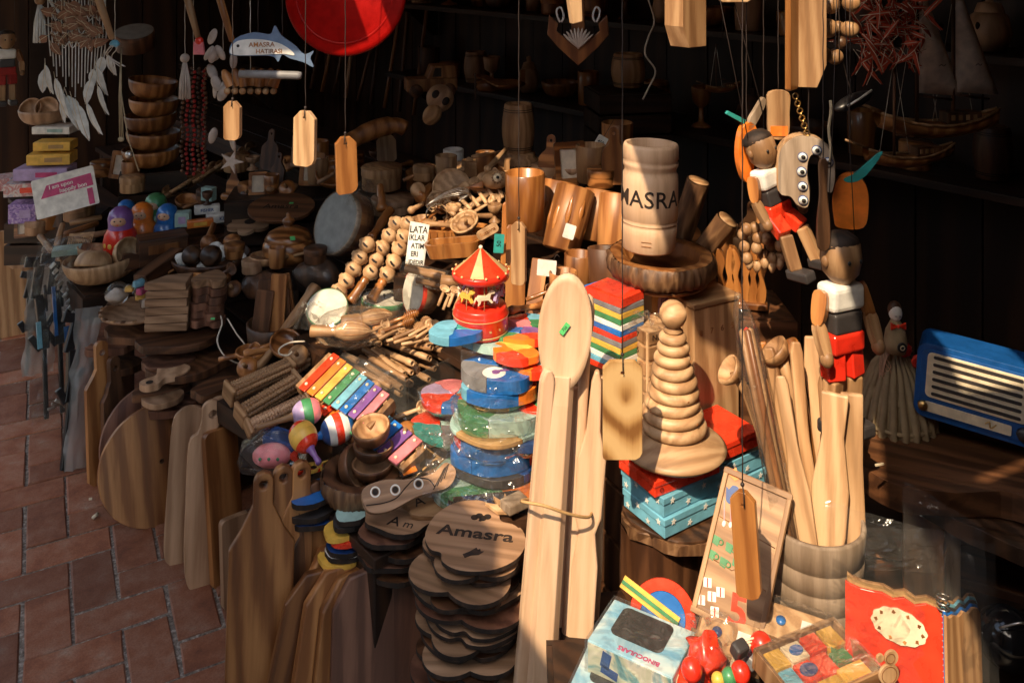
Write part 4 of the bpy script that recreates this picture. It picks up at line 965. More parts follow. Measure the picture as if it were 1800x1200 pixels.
for k, (u, v, c, lb) in enumerate([(510, 838, 'charcoal', 'black toy glasses frame lying under the bagged fish'), (527, 826, 'scarlet', 'red toy glasses frame beside the bark bowl'), (548, 824, 'yellow', 'yellow toy glasses frame beside the bark bowl')]):
    t = thing('toy_glasses', lb, 'toy glasses', T(*P(u, v, 2.0)) @ RZ(12)); h = .017
    MB().prism(circ(.018, 20), .006, flat=True, holes=[circ(.013, 20)]).obj('lens_rim', c, t); MB().prism(circ(.018, 20, .034), .006, flat=True, holes=[circ(.013, 20, .034)]).obj('lens_rim', c, t)
# fish-shaped board with ring eyes
fo = spl([(-.105, -.005), (-.098, .024), (-.05, .030), (.0, .020), (.06, .018), (.10, .034), (.118, .010), (.09, -.018), (.02, -.020), (-.05, -.034), (-.092, -.028)], 5)
M = face_cam(P(716, 872, 1.86), P(716, 800, 1.92)); 
t = thing('fish_board', 'brown fish-shaped board with white ring eyes and wavy dark lines', 'board', T(*P(716, 862, 1.86)) @ RZ(24) @ RX(40) @ SCL(.92, .92, .92))
MB().prism([(x, y) for x, y in fo], .012, flat=True).obj('board', 'engraved_wood', t, bev=.002)
for x, y in ((-.075, .010), (-.030, .004), (.025, .004)):
    MB().prism(circ(.0115, 22, x, y), .001, flat=True, holes=[circ(.0085, 22, x, y)]).obj('eye_ring', 'paper', t, T(0, 0, .0123)); MB().prism(circ(.0065, 18, x, y), .001, flat=True).obj('eye_dot', 'burnt_wood', t, T(0, 0, .0123))
MB().tube(spl([(-.10, -.012, .0125), (-.06, -.016, .0125), (-.03, -.012, .0125), (-.005, .004, .0125), (.02, .016, .0125), (.05, .008, .0125), (.06, -.01, .0125)], 5, False), .0012, 5).obj('wavy_line', 'burnt_wood', t)
for q in range(4):
    s_ = .010 + .006 * q; MB().prism([(.095 - s_, .008 - s_ * .6), (.105, .030), (.1066, .030), (.095 - s_ + .002, .008 - s_ * .6 - .001)], .001, flat=True).obj('fin_line', 'burnt_wood', t, T(-.004 * q, -.002 * q, .0123))
for k, (u, v, Y, w_, d, m, lb) in enumerate([(700, 915, 1.86, .15, .11, 'engraved_wood', 'engraved board directly under the fish-shaped board'), (690, 935, 1.86, .14, .12, 'plum_wood', 'dark board third in the stack under the fish board'), (715, 955, 1.87, .16, .12, 'dark_wood', 'dark board fourth in the stack under the fish board'), (690, 975, 1.87, .14, .12, 'plum_wood', 'dark board fifth in the stack under the fish board'), (712, 995, 1.88, .15, .12, 'dark_wood', 'lowest dark board in the stack under the fish board')]):
    t = mound(u, v, Y, 'souvenir_board', lb, 'board', puzzle_edge(w_, d, k * 2, .08, 28), .011, m, rz=-15 + 9 * k, edge='burnt_wood', bev=.0004)
    if k == 0: flat_text(t, 'A', .04, T(0, -.02, .0113)); flat_text(t, 'm', .03, T(.032, -.022, .0113))
t = mound(766, 880, 1.90, 'souvenir_board', 'clover-cut pale board between the fish board and the apple stack', 'board', puzzle_edge(.15, .10, 1, .12, 30), .012, 'light_wood_x', rz=30, tilt=(10, 0))
MB().prism([(0, 0), (.02, .012), (.04, .006), (.024, .0), (.035, -.012), (.01, -.01)], .001, flat=True).obj('leaf_cutout', 'burnt_wood', t, T(.0, .0, .0123)); flat_text(t, 'A', .035, T(-.04, .0, .0123))
mound(770, 845, 2.0, 'offcut_board', 'light offcut board beside the wrapped green puzzle', 'board', rrect(.08, .05, .01), .012, 'light_wood_x', rz=45, tilt=(12, 8))
mound(735, 800, 2.05, 'craft_paper', 'sheet of tan craft paper behind the small bowls', 'paper', rrect(.14, .10, .004), .002, 'card_brown', rz=30, tilt=(25, 0))
t = thing('key_tag', 'small dark key tag leaning beside the bark bowl', 'tag', T(*P(722, 828, 1.95)) @ RZ(35) @ RX(25)); MB().box((0, 0, 0), (.05, .018, .006)).obj('tag_plate', 'burnt_wood', t, bev=.001); MB().box((-.004, 0, .0034), (.034, .012, .0006)).obj('print', 'orange', t)

# ---- stack of engraved boards with the apple on top
apple = spl([(0, .066), (.03, .080), (.075, .070), (.102, .025), (.095, -.030), (.060, -.075), (.022, -.088), (0, -.078), (-.022, -.088), (-.060, -.075), (-.095, -.030), (-.102, .025), (-.075, .070), (-.03, .080)], 5)
def lobes(r, n, a, e=1.0, ph=0): return [(r * (1 + a * abs(math.sin(n * q / 2 + ph)) - a / 2) * math.cos(q), e * r * (1 + a * abs(math.sin(n * q / 2 + ph)) - a / 2) * math.sin(q)) for q in [2 * math.pi * i / 60 for i in range(60)]]
ax, ay = P(833, 948, 1.72).x, 1.735; zt = P(833, 948, 1.72).z
shapes = [apple, lobes(.098, 5, .22), apple, lobes(.10, 4, .3), lobes(.092, 6, .25), spl(puzzle_edge(.21, .17, 2, .1, 14), 3), lobes(.098, 3, .35), apple]
nms = ['apple', 'flower', 'apple', 'clover', 'flower', 'wavy', 'three-lobed', 'apple']
mats = ['engraved_wood', 'engraved_wood', 'dark_wood_x', 'engraved_wood', 'dark_wood_x', 'engraved_wood', 'plum_wood', 'engraved_wood']
ords = ['top', 'second', 'third', 'fourth', 'fifth', 'sixth', 'seventh', 'eighth', 'ninth', 'tenth', 'eleventh', 'twelfth', 'thirteenth', 'fourteenth', 'fifteenth', 'sixteenth', 'seventeenth', 'eighteenth', 'nineteenth', 'twentieth']
ca, sa = math.cos(R(-42)), math.sin(R(-42)); apple_r = [(x * ca - y * sa, x * sa + y * ca) for x, y in apple]; shapes[0] = apple_r
z = zt - .009; k = 0
while z > .06 and k < 20:
    sh = shapes[k % 8]; j = 0 if k == 0 else 1
    x_, y_ = ax + j * rnd.uniform(-.014, .010), ay + j * rnd.uniform(-.012, .012)
    t = thing('souvenir_board', ('apple-shaped board engraved Amasra on top of its stack' if k == 0 else '%s board from the top of the Amasra apple stack, %s shaped' % (ords[k], nms[k % 8])), 'board', T(x_, y_, z) @ RZ(-10 if k == 0 else rnd.uniform(-60, 60)) @ RX(rnd.uniform(-1.5, 1.5) * j + (2 if k == 0 else 0)))
    s_ = 1.0 if k == 0 else rnd.uniform(.93, 1.04)
    MB().prism([(x * s_, y * s_) for x, y in sh], .0085, flat=True, side=1).obj('board', [mats[k % 8] if k < 16 else 'dark_wood_x', 'burnt_wood'], t, bev=.0003, seg=1)
    if k == 0:
        flat_text(t, 'Amasra', .047, T(.002, .004, .0087) @ SCL(1.05, .85, 1), 'burnt_wood', .0008)
        for u_, s0_ in (((-.086, -.0105), .013), ((-.057, -.0105), .012), ((-.044, -.0105), .009), ((-.031, -.0105), .009), ((-.017, -.0105), .009), ((.051, -.0105), .010)): pass
        cl = MB()
        for q in range(4): cl.prism(circ(.0075, 12, -.010 + .0085 * q, .049 + .006 * (q % 2)), .0009, None, flat=True)
        cl.prism([(.0, .040), (.006, .040), (.004, .052), (.001, .052)], .0009, flat=True); cl.obj('engraved_tree', 'burnt_wood', t, T(0, 0, .0087))
        MB().prism([(-.010, -.056), (.002, -.046), (.012, -.034), (.016, -.040), (.020, -.036), (.022, -.043), (.028, -.042), (.020, -.052), (.006, -.056), (-.004, -.064)], .0009, flat=True).obj('engraved_leaf', 'burnt_wood', t, T(0, 0, .0087))
        lf = thing  # stem leaf
    z -= .0155 if k % 3 else .022; k += 1
st0 = z + .0165
t = thing('stool', 'low dark stool hidden under the apple board stack', 'stool', T(ax, ay, 0)); MB().lathe([(0, st0 - .02), (.09, st0 - .02), (.09, st0 - .002), (0, st0 - .002)], 24).obj('seat', 'dark_wood', t)
for q in range(3): MB().tube([(.06 * math.cos(R(120 * q)), .06 * math.sin(R(120 * q)), max(.0, st0 - .02)), (.075 * math.cos(R(120 * q)), .075 * math.sin(R(120 * q)), 0)], .01).obj('leg', 'dark_wood', t)
# apple leaves (cut board behind the top)
t = thing('leaf_board', 'pale board with pointed leaf cut-outs behind the apple board', 'board', T(*P(893, 905, 1.79)) @ RZ(20) @ RX(8))
for q in range(5): MB().prism([(0, 0), (.012, .018), (.005, .052), (-.008, .020)], .008, flat=True).obj('leaf', 'pale_wood', t, RZ(50 - 28 * q), bev=.001)
c = P(893, 905, 1.79); crate('dark crate hidden behind the apple board stack', c.x - .04, c.y + .04, 0, c.z - .004, .16, .10, 10)
t = thing('wood_block', 'rough pale wooden block beside the giant spoon', 'block', T(*P(905, 884, 1.80)) @ RZ(35)); MB().box((0, 0, 0), (.05, .035, .02)).jitter(.003, 60).obj('block', 'grey_wood', t, bev=.003)
# ================================================================ rear tier: mugs, trays, ladles
def open_cup(label, p0, p1, r0, r1, mat, name='wooden_mug', wall=.006, n=30, wob=0, squash=1, cat='mug', group=None):
    L_ = (p1 - p0).length; t = thing(name, label, cat, along(p0, p1) @ SCL(1, squash, 1), group)
    MB().lathe([(0, 0), (r0 * .95, 0), (r0, .003), ((r0 + r1) / 2 * 1.02, L_ * .5), (r1, L_ - .002), (r1 - wall * .4, L_)], n, wob=wob).obj('outer_wall', mat, t)
    MB().lathe([(r1 - wall * .4, L_), (r1 - wall, L_ - .002), (r0 - wall, .012), (0, .010)], n, wob=wob).obj('hollow', mat, t)
    return t
open_cup('tall orange varnished mug with white diamond price label', P(923, 400, 2.42), P(923, 303, 2.42), .051, .054, 'honey_wood')
MB().prism([(-.0, -.026), (.022, 0), (0, .026), (-.012, 0)], .0008).obj('price_label', 'paper', bpy.data.objects['wooden_mug'], RZ(10) @ T(-.008, -.0533, .075))
def log_mug(label, p0, p1, r, mat='oil_wood'):
    t = open_cup(label, p0, p1, r * .96, r, mat, 'log_mug', .010, wob=.08); L_ = (p1 - p0).length
    mb = MB()
    for q in range(9): mb.ball((0, 0, 0), (r * .10, r * .16, L_ * .22), T(0, 0, L_ * .5) @ RZ(40 * q) @ T(r * .95, 0, rnd.uniform(-.02, .02)), n=8)
    mb.jitter(.004, 40).obj('knobbly_bark', 'honey_wood', t)
    MB().prism(circ(.016, 16, 0, 0, 2.2), .010).jitter(.002, 60).obj('hollow_notch', 'burnt_wood', t, RZ(0) @ T(0, -r * .99, L_ * .55))
    return t
log_mug('knobbly log mug with a carved notch, tilted, in the sun', P(985, 440, 2.36), P(1012, 330, 2.42), .052)
log_mug('knobbly log mug just behind the tilted log mug', P(1048, 425, 2.44), P(1060, 335, 2.48), .055)
log_mug('log mug between tilted log mug and orange varnished mug', P(968, 418, 2.50), P(985, 318, 2.54), .05)
open_cup('dark log mug half hidden behind the barrel mug', P(1080, 440, 2.3), P(1086, 340, 2.34), .045, .048, 'oil_wood', wob=.06)
open_cup('rust-brown wooden cup standing at the back near a white price tag', P(1085, 300, 2.9), P(1085, 215, 2.9), .046, .052, 'oil_wood')
open_cup('small upright dark cup behind the giant spoon head', P(1065, 520, 2.2), P(1062, 434, 2.22), .038, .042, 'dark_wood')
open_cup('dark brown upright box cup behind the oval spoon head', P(1015, 520, 2.28), P(1018, 445, 2.28), .035, .038, 'oil_wood')
c = P(1000, 452, 2.42); crate('dark crate hidden under the log mugs', c.x + .05, c.y + .03, .0, c.z - .006, .36, .22, 0)
t = thing('price_card', 'blank white price card on the log mug', 'card', T(*P(1001, 407, 2.29)) @ RZ(8) @ RY(20) @ RX(-12)); MB().prism(rrect(.03, .036, .003), .0008).obj('card', 'paper', t)
t = thing('price_card', 'blank white price card above the oval spoon head', 'card', T(*P(961, 471, 2.2)) @ RZ(-5) @ RY(4)); MB().prism(rrect(.047, .040, .002), .0008).obj('card', 'paper', t); MB().tube(spl([(.015, 0, .02), (.022, 0, .035), (.03, 0, .03)], 4, False), .0008, 5).obj('string', 'cord_black', t)
# tall boards between mugs and spoon
flat_stick('tall orange board standing behind the carousel roof', P(905, 545, 2.30), P(908, 395, 2.36), [(0, .026), (.96, .027), (1, .022)], .012, 'honey_wood', name='wooden_board', cat='board')
flat_stick('brown fluted board standing behind the puzzle pile', P(935, 560, 2.28), P(950, 455, 2.34), [(0, .02), (1, .022)], .015, 'oil_wood', name='wooden_board', cat='board')
flat_stick('tall narrow orange board leaning against the varnished mug', P(890, 500, 2.40), P(896, 355, 2.44), [(0, .018), (.97, .02), (1, .014)], .012, 'honey_wood', name='wooden_board', cat='board')

# trays / boat-shaped boxes
def boat(label, c, w_, d, h, mat='honey_wood', rz=0, tilt=(0, 0), name='wooden_tray', wall=.008):
    out = rrect(w_, d, min(w_, d) * .35, 6); inn = rrect(w_ - 2 * wall, d - 2 * wall, min(w_, d) * .30, 6)
    t = thing(name, label, 'tray', T(*c) @ RZ(rz) @ RX(tilt[0]) @ RY(tilt[1]))
    n = len(out); mb = MB()
    vs_ = [(x * .86, y * .86, 0) for x, y in out] + [(x, y, h) for x, y in out] + [(x, y, h) for x, y in inn] + [(x * .86, y * .86, wall) for x, y in inn]
    fs = [(k * n + i, k * n + (i + 1) % n, (k + 1) * n + (i + 1) % n, (k + 1) * n + i) for k in range(3) for i in range(n)] + [tuple(range(n - 1, -1, -1)), tuple(range(3 * n, 4 * n))]
    mb.add(vs_, fs).obj('tray_body', mat, t, bev=.001); return t
boat('boat-shaped varnished wooden tray above the carousel', P(800, 448, 2.42), .16, .07, .040, rz=-12, tilt=(0, -8))
boat('deep varnished wooden tray with ribs behind the LATA sign', P(800, 428, 2.62), .20, .10, .05, rz=-10)
for k in range(9): MB().box((-.085 + .021 * k, -.050, .028), (.004, .004, .04)).obj('rib', 'honey_wood', bpy.data.objects['wooden_tray.001'])
c = P(800, 450, 2.6); crate('dark crate hidden under the varnished trays', c.x, c.y - .02, .0, c.z - .018, .30, .22, -10)
# LATA sign
t = thing('price_sign', 'white handwritten sign with black capital letters beside the rattles', 'sign', T(*P(734, 428, 2.47)) @ RZ(-4) @ RX(-14) @ RY(3))
sw = .058; MB().prism([(-sw / 2, -.055), (sw / 2 - .006, -.058), (sw / 2, .052), (-sw / 2 + .003, .058)], .0012).obj('card', 'paper', t)
for k, (s_, x) in enumerate((('LATA', .0), ('IKLAR', -.003), ('ATIM', .001), ('ERI', -.006), ('IDEDIR', .0))): text(s_, (.0255, .0205, .0195, .019, .0165)[k], .0003, .0004, 1.0).obj('lettering', 'black', t, T(x, -.0012, .036 - .0215 * k) @ SCL(.82, 1, 1))
t = thing('name_tag', 'oval wooden name tag with brown handwriting near the carousel', 'tag', T(*P(857, 407, 2.35)) @ RZ(5) @ RY(-28)); MB().prism(rrect(.062, .026, .011, 5), .004).obj('tag_plate', 'pale_wood', t, bev=.001); text('Suzanna', .014, .0003, .0002).obj('lettering', 'oil_wood', t, T(0, -.0026, 0))
t = thing('name_tag', 'small slate-blue tag on the tall orange board', 'tag', T(*P(877, 428, 2.29)) @ RZ(5) @ RY(4)); MB().prism(rrect(.026, .048, .002), .003).obj('tag_plate', 'teal', t)
text('50', .016, .0003).obj('lettering', 'black', t, T(0, -.002, 0) @ RY(-90))
# clear tubes of sticks below sign
for k, (u, v, lb) in enumerate([(742, 478, 'upper clear tube holding a wooden whistle'), (762, 498, 'lower clear tube holding a wooden whistle')]):
    p0, p1 = P(u - 34, v - 8, 2.42), P(u + 48, v + 10, 2.36); L_ = (p1 - p0).length
    t = thing('clear_tube', lb, 'tube', along(p0, p1)); MB().lathe([(.017, 0), (.0172, L_)], 24).obj('tube_wall', 'film', t); MB().lathe([(0, .01), (.010, .01), (.010, L_ * .55), (.012, L_ * .58), (.011, L_ * .9), (0, L_ * .9)], 16).obj('whistle', 'light_wood', t)
p0, p1 = P(772, 492, 2.34), P(808, 496, 2.34); t = thing('bamboo_cup', 'short bamboo tube lying beside the carousel', 'tube', along(p1, p0)); MB().lathe([(.0, 0), (.014, 0), (.0145, .05), (.012, .05), (.011, .01), (0, .01)], 20).obj('tube_wall', 'light_wood', t)
for k in range(6):
    u, v = 770 + 9 * k, 508 + (k * 7) % 12
    small_spoon('%s little pale spoon standing behind the carousel, counted towards it' % ORD[k], P(u, v + 30, 2.28), P(u + 14, v - 6, 2.3), group='little spoons behind the carousel')

# heap of ladles, plates, sticks and masks in the sun
bowl('pale wooden plate with ribbed rim standing in the sunlit heap', P(793, 332, 2.78), .062, .016, 'pale_wood', (62, 10), foot=.7)
bowl('small pale wooden dish in front of the ribbed plate', P(770, 358, 2.74), .036, .018, 'pale_wood', (50, -8), foot=.5)
def stick(label, a, b_, r, mat='pale_wood', name='wooden_stick', taper=.8, cat='stick', group=None, knob=False):
    p0, p1 = P(*a), P(*b_); L_ = (p1 - p0).length
    pr = [(0, 0), (r, .001)] + ([(r * 1.5, .01), (r, .022)] if knob else []) + [(r, L_ * .5), (r * taper, L_), (0, L_ + r * .4)]
    o = MB().lathe(pr, 14).obj(name, mat, None, along(p0, p1)); return tag(o, label, cat, group)
stick('longest pale stick reaching out of the sunlit heap', (770, 402, 2.68), (872, 345, 2.78), .010, 'pale_wood')
stick('pale stick under the longest one in the sunlit heap', (780, 385, 2.7), (866, 342, 2.8), .008)
stick('pale stick with a red tip crossing the eye mask', (828, 330, 2.7), (905, 345, 2.75), .006, 'light_wood')
stick('short turned varnished peg behind the bead rattles', (735, 350, 2.72), (758, 328, 2.78), .016, 'honey_wood', knob=True)
stick('dark varnished peg standing behind the bead rattles', (672, 372, 2.8), (668, 325, 2.84), .014, 'honey_wood', knob=True)
stick('pale stick leaning up towards the honey barrel', (835, 335, 2.72), (872, 290, 2.85), .011)
stick('pale forked stick with a knob end below the honey barrel', (855, 300, 2.75), (890, 262, 2.9), .009, knob=True)
stick('pale stick lying at the top of the sunlit heap', (812, 372, 2.66), (892, 318, 2.74), .009)
stick('thin pale stick low in the sunlit heap', (760, 372, 2.7), (845, 362, 2.72), .006)
stick('white-tipped finger-like stick at the top of the sunlit heap', (830, 276, 2.8), (868, 268, 2.88), .006)
stick('pale whisk handle at the front of the sunlit heap', (718, 372, 2.66), (744, 358, 2.7), .008, knob=True)
t = thing('eye_mask', 'pale carved wooden bird mask with a painted ring eye', 'mask', T(*P(872, 316, 2.7)) @ RZ(10) @ RX(-15))
MB().ball((0, 0, 0), (.045, .03, .028)).obj('head', 'pale_wood', t); MB().lathe([(0, 0), (.013, 0), (.012, .004), (0, .005)], 20).obj('eye', 'cream', t, T(.0, -.028, .006) @ RX(80)); MB().lathe([(0, .004), (.005, .005), (0, .008)], 14).obj('pupil', 'black', t, T(.0, -.029, .006) @ RX(80))
MB().prism([(-.04, .0), (-.10, -.02), (-.04, -.022)], .016).obj('beak', 'honey_wood', t, bev=.003)
for q in range(12): MB().box((0, -.0275, .0165), (.0012, .002, .005)).obj('lash', 'burnt_wood', t, T(0, -.002, .006) @ RY(30 * q) @ T(0, 0, -.0))
for k in range(7):
    small_spoon('%s pale carved ladle of the sunlit heap, counted towards the eye mask' % ORD[k], P(800 + 14 * k, 378 - 5 * k, 2.62 + .01 * k), P(760 + 17 * k, 352 - 9 * k, 2.72 + .01 * k), group='pale ladles in the sunlit heap', s=1.5)
t = thing('wire_whisk', 'looped wire whisk at the front of the sunlit heap', 'whisk', T(*P(748, 362, 2.66)))
for q in range(5): MB().tube(spl([(0, 0, 0), (.05, .012 * (q - 2), .03), (.11, .018 * (q - 2), .045), (.13, 0, .035), (.10, -.012 * (q - 2), .02)], 4, False), .0009, 5).obj('wire', 'steel', t)
tag(MB().lathe([(0, 0), (.022, 0), (.023, .012), (.021, .02), (0, .02)], 22).obj('wooden_disc', 'pale_wood', None, T(*P(733, 336, 2.74)) @ RX(50) @ RY(20)), 'small pale wooden disc at the left end of the sunlit heap', 'disc')
tag(MB().lathe([(.030, 0), (.032, .002), (.032, .024), (.030, .026)], 26).obj('metal_hoop', 'steel', None, T(*P(768, 378, 2.66)) @ RX(70) @ RZ(30)), 'dull metal hoop standing in front of the plates', 'hoop')
c = P(800, 390, 2.76); crate('dark crate hidden under the sunlit heap of ladles', c.x + .02, c.y + .02, .70, c.z - .01, .34, .2, 20)

# round wooden boxes behind
def round_box(label, c, r, h, mat='light_wood', lid='light_wood_x', name='round_box'):
    t = thing(name, label, 'box', T(*c)); MB().lathe([(0, 0), (r * .97, 0), (r, .004), (r * .99, h * .62)], 34).obj('box_body', mat, t)
    MB().lathe([(r * 1.02, h * .6), (r * 1.03, h * .64), (r * 1.03, h * .96), (r, h), (0, h)], 34).obj('lid', mat, t); return t
round_box('round bentwood box behind the large grey drum', P(671, 330, 3.05), .068, .075, 'light_wood')
round_box('round bentwood box with dark lid behind the ribbed plate', P(752, 330, 3.1), .075, .06, 'oil_wood')
round_box('low round box under the bentwood box', P(690, 372, 2.98), .07, .05, 'board_wood')
def barrel(label, c, r, h, lab=None, mat='light_wood', name='honey_barrel'):
    t = thing(name, label, 'barrel', T(*c))
    MB().lathe([(0, 0), (r * .80, 0), (r * .83, .004), (r * .98, h * .35), (r * 1.0, h * .5), (r * .96, h * .7), (r * .84, h * .98), (r * .80, h), (r * .70, h), (r * .68, h * .95), (0, h * .95)], 34).obj('staves', mat, t)
    for z, q in ((.10, .885), (.14, .91), (.86, .91), (.90, .88)): MB().lathe([(r * q, h * z - .0012), (r * q + .002, h * z), (r * q, h * z + .0012)], 34).obj('burnt_line', 'burnt_wood', t)
    if lab: cyl_text(lab, h * .19, r * .97, T(0, 0, -.0), t, 'burnt_wood', 'lettering', bold=.0005)
    return t
barrel('pale honey barrel standing on the HONEY jar', P(911, 268, 3.0), px(29, 3.0), px(86, 3.0))
t = thing('honey_jar', 'pale turned jar marked HONEY under the barrel', 'jar', T(*P(916, 308, 2.98))); r_ = px(30, 3)
MB().lathe([(0, 0), (r_ * .95, 0), (r_, .01), (r_, .055), (r_ * .95, .06), (r_ * .8, .066), (r_ * .84, .076), (0, .076)], 32).obj('body', 'light_wood', t); cyl_text('HONEY', .021, r_, T(0, 0, .034), t, 'burnt_wood', 'lettering', bold=.0005, ang=-4)
barrel('dim honey barrel on the back shelf by a dangling cord', P(1104, 152, 3.15), px(30, 3.15), px(58, 3.15))
c = P(911, 306, 3.0); crate('dark crate hidden under the HONEY jar', c.x, c.y + .05, .70, c.z - .004, .22, .2, 10)
c = P(1104, 158, 3.15); crate('tall dark crate under the dim honey barrel', c.x, c.y + .05, .0, c.z - .004, .26, .22, 10)
# ================================================================ cutting boards leaning on the stall front
def pad(w_, h, hw, hh, r=.02, neck=.03, n=5):
    "paddle outline: body w x h, rounded handle hw wide hh tall, x centred, z from 0"
    o = [(-w_ / 2 + r, 0), (w_ / 2 - r, 0), (w_ / 2, r), (w_ / 2, h * .5), (w_ / 2, h - r), (w_ / 2 - r * .7, h), (hw / 2 + neck * .25, h + neck * .5), (hw / 2, h + neck), (hw / 2, h + hh - hw / 2)]
    top = [(hw / 2 * math.cos(R(a)), h + hh - hw / 2 + hw / 2 * math.sin(R(a))) for a in (20, 50, 90, 130, 160)]
    return o + top + [(-x, z) for x, z in reversed(o)]
def board(label, u, v, Y, out, th, mat, lean=14, yaw=0, roll=0, hole=None, name='cutting_board', group=None, s=1.0, extra=None):
    "stands on its lower edge at the pixel's place"
    t = thing(name, label, 'cutting board', T(*P(u, v, Y)) @ RZ(yaw) @ RX(-lean) @ RY(roll), group)
    hs = [circ(hole[2], 16, hole[0], hole[1])] if hole else []
    MB().prism([(x * s, z * s) for x, z in out], th, holes=hs).obj('board', mat, t, bev=min(.004, th * .25), seg=3)
    return t
def gy(v): return HC * F / (v + 94)     # depth of the ground seen at row v
# group with round holes (left of the front corner)
A = pad(.10, .33, .042, .10, .035)
narrow = spl([(0, 0), (.035, .012), (.046, .06), (.047, .2), (.046, .34), (.030, .375), (.0, .385), (-.03, .375), (-.046, .34), (-.047, .2), (-.046, .06), (-.035, .012)], 4)
board('pale rounded cutting board at the outer edge of the leaning trio', 318, 992, gy(988), narrow, .018, 'board_wood', 9, 20, 4)
board('pale cutting board with hooked round-hole handle, front of the trio', 356, 1034, gy(1030), spl([(0, 0), (.034, .012), (.046, .07), (.044, .2), (.046, .30), (.022, .335), (.018, .36), (.036, .392), (.034, .425), (.010, .438), (-.012, .425), (-.014, .395), (-.022, .365), (-.044, .34), (-.047, .2), (-.046, .07), (-.034, .012)], 4), .020, 'board_wood', 10, 26, 3, hole=(.012, .405, .011))
board('cutting board with curled handle second in the trio', 384, 1015, gy(1010), spl([(0, 0), (.034, .012), (.046, .07), (.044, .2), (.046, .29), (.020, .33), (.018, .36), (.034, .392), (.032, .42), (.010, .43), (-.012, .42), (-.014, .39), (-.022, .36), (-.044, .33), (-.047, .2), (-.046, .07), (-.034, .012)], 4), .020, 'board_wood', 10, 40, 3, hole=(.010, .402, .010))
board('straight brown board hindmost beside the trio', 402, 1022, gy(1018), rrect(.09, .37, .015, 4, 0, .185), .02, 'oil_wood', 9, 48, 1)
board('short pale board standing low between trio and front boards', 418, 1062, gy(1062), rrect(.075, .20, .012, 4, 0, .1), .022, 'board_wood', 10, 40, 2)
# round board with darker one behind
rb = circ(.155, 44, 0, .155)
board('large round brown board with a hole leaning at the stall foot', 283, 922, gy(920), rb, .022, 'oil_wood', 16, 34, 0, name='round_board', hole=(.01, .16, .006))
board('round plum-coloured board behind the large round board', 270, 880, gy(880) + .02, circ(.16, 40, 0, .16), .02, 'plum_wood', 18, 34, 8, name='round_board')
# pair further along
board('narrow brown cutting board with a looped handle, front of the far pair', 186, 850, gy(846), pad(.10, .30, .036, .11, .02), .02, 'oil_wood', 10, 48, 2, hole=(0, .375, .009))
board('cutting board with looped handle behind the far pair front', 208, 855, gy(850), pad(.085, .27, .034, .10, .02), .02, 'dark_wood', 10, 58, 4, hole=(0, .335, .009))
board('narrow dark board at the end of the far pair', 225, 850, gy(842) + .05, rrect(.06, .25, .01, 3, 0, .125), .02, 'dark_wood', 9, 60, 4)
# far left boards
board('pale upright board at the far end of the stall', 22, 592, gy(590), rrect(.16, .43, .015, 4, 0, .215), .022, 'light_wood', 8, 30, -1)
board('pale board leaning at the far end behind upright pale board', -8, 570, gy(570), rrect(.10, .46, .02, 4, 0, .23), .02, 'light_wood', 8, 40, -6)
board('small board with round hole handle showing above the pale upright board', 36, 470, 3.62, pad(.10, .05, .06, .07, .02), .02, 'board_wood', 8, 30, 0, hole=(0, .09, .014))
board('dark fan-shaped board standing behind the pale upright board', 108, 425, 3.5, [(-.075, .0), (.06, 0), (.12, .14), (.03, .16), (-.10, .12)], .02, 'dark_wood', 12, 20, -6, name='fan_board')
# front row of long paddles
fr = pad(.135, .36, .042, .115, .03, .05)
pts = [(452, 1262, 1.80, 18, 'oil_wood', 'front paddle board of the three with round holes', 2), (487, 1245, 1.845, 24, 'oil_wood', 'second paddle board of the three with round holes', 3), (520, 1235, 1.885, 30, 'oil_wood', 'third paddle board of the three with round holes', 4)]
for u, v, Y, yaw, m, lb, rl in pts: board(lb, u, v, gy(v), fr, .022, m, 9, yaw, rl, hole=(0, .45, .009))
board('dark paddle board hindmost of the front row', 548, 1230, gy(1225), pad(.12, .33, .04, .10, .03, .05), .02, 'dark_wood', 9, 36, 5, hole=(0, .40, .009))
hexa = [(-.055, 0), (.055, 0), (.075, .03), (.078, .24), (.045, .30), (.0, .312), (-.045, .30), (-.078, .24), (-.075, .03)]
for k, (u, v, yaw, rl, m, s_, lb) in enumerate([(512, 1285, 22, 16, 'oil_wood', .95, 'tilted six-sided board in front of the paddle boards'), (560, 1290, 28, 14, 'oil_wood', .98, 'second tilted six-sided board of the fan'), (598, 1290, 34, 12, 'oil_wood', .95, 'third tilted six-sided board of the fan'), (640, 1290, 18, 4, 'plum_wood', .98, 'broad brown board before the souvenir stack'), (696, 1275, 6, 5, 'plum_wood', 1.0, 'broad brown board closest to the apple stack'), (668, 1258, 12, 5, 'plum_wood', 1.02, 'dark broad board behind the two broad brown ones'), (585, 1235, 40, 8, 'oil_wood', 1.0, 'tall six-sided board at the back of the fan')]):
    board(lb, u, v, gy(v), hexa, .022, m, 10, yaw, rl, s=s_)
board('small dark board with rounded end lying low beside the apple stack', 730, 1290, gy(1290), spl(puzzle_edge(.16, .2, 1, .05, 14), 3), .02, 'plum_wood', 30, 10, 0)
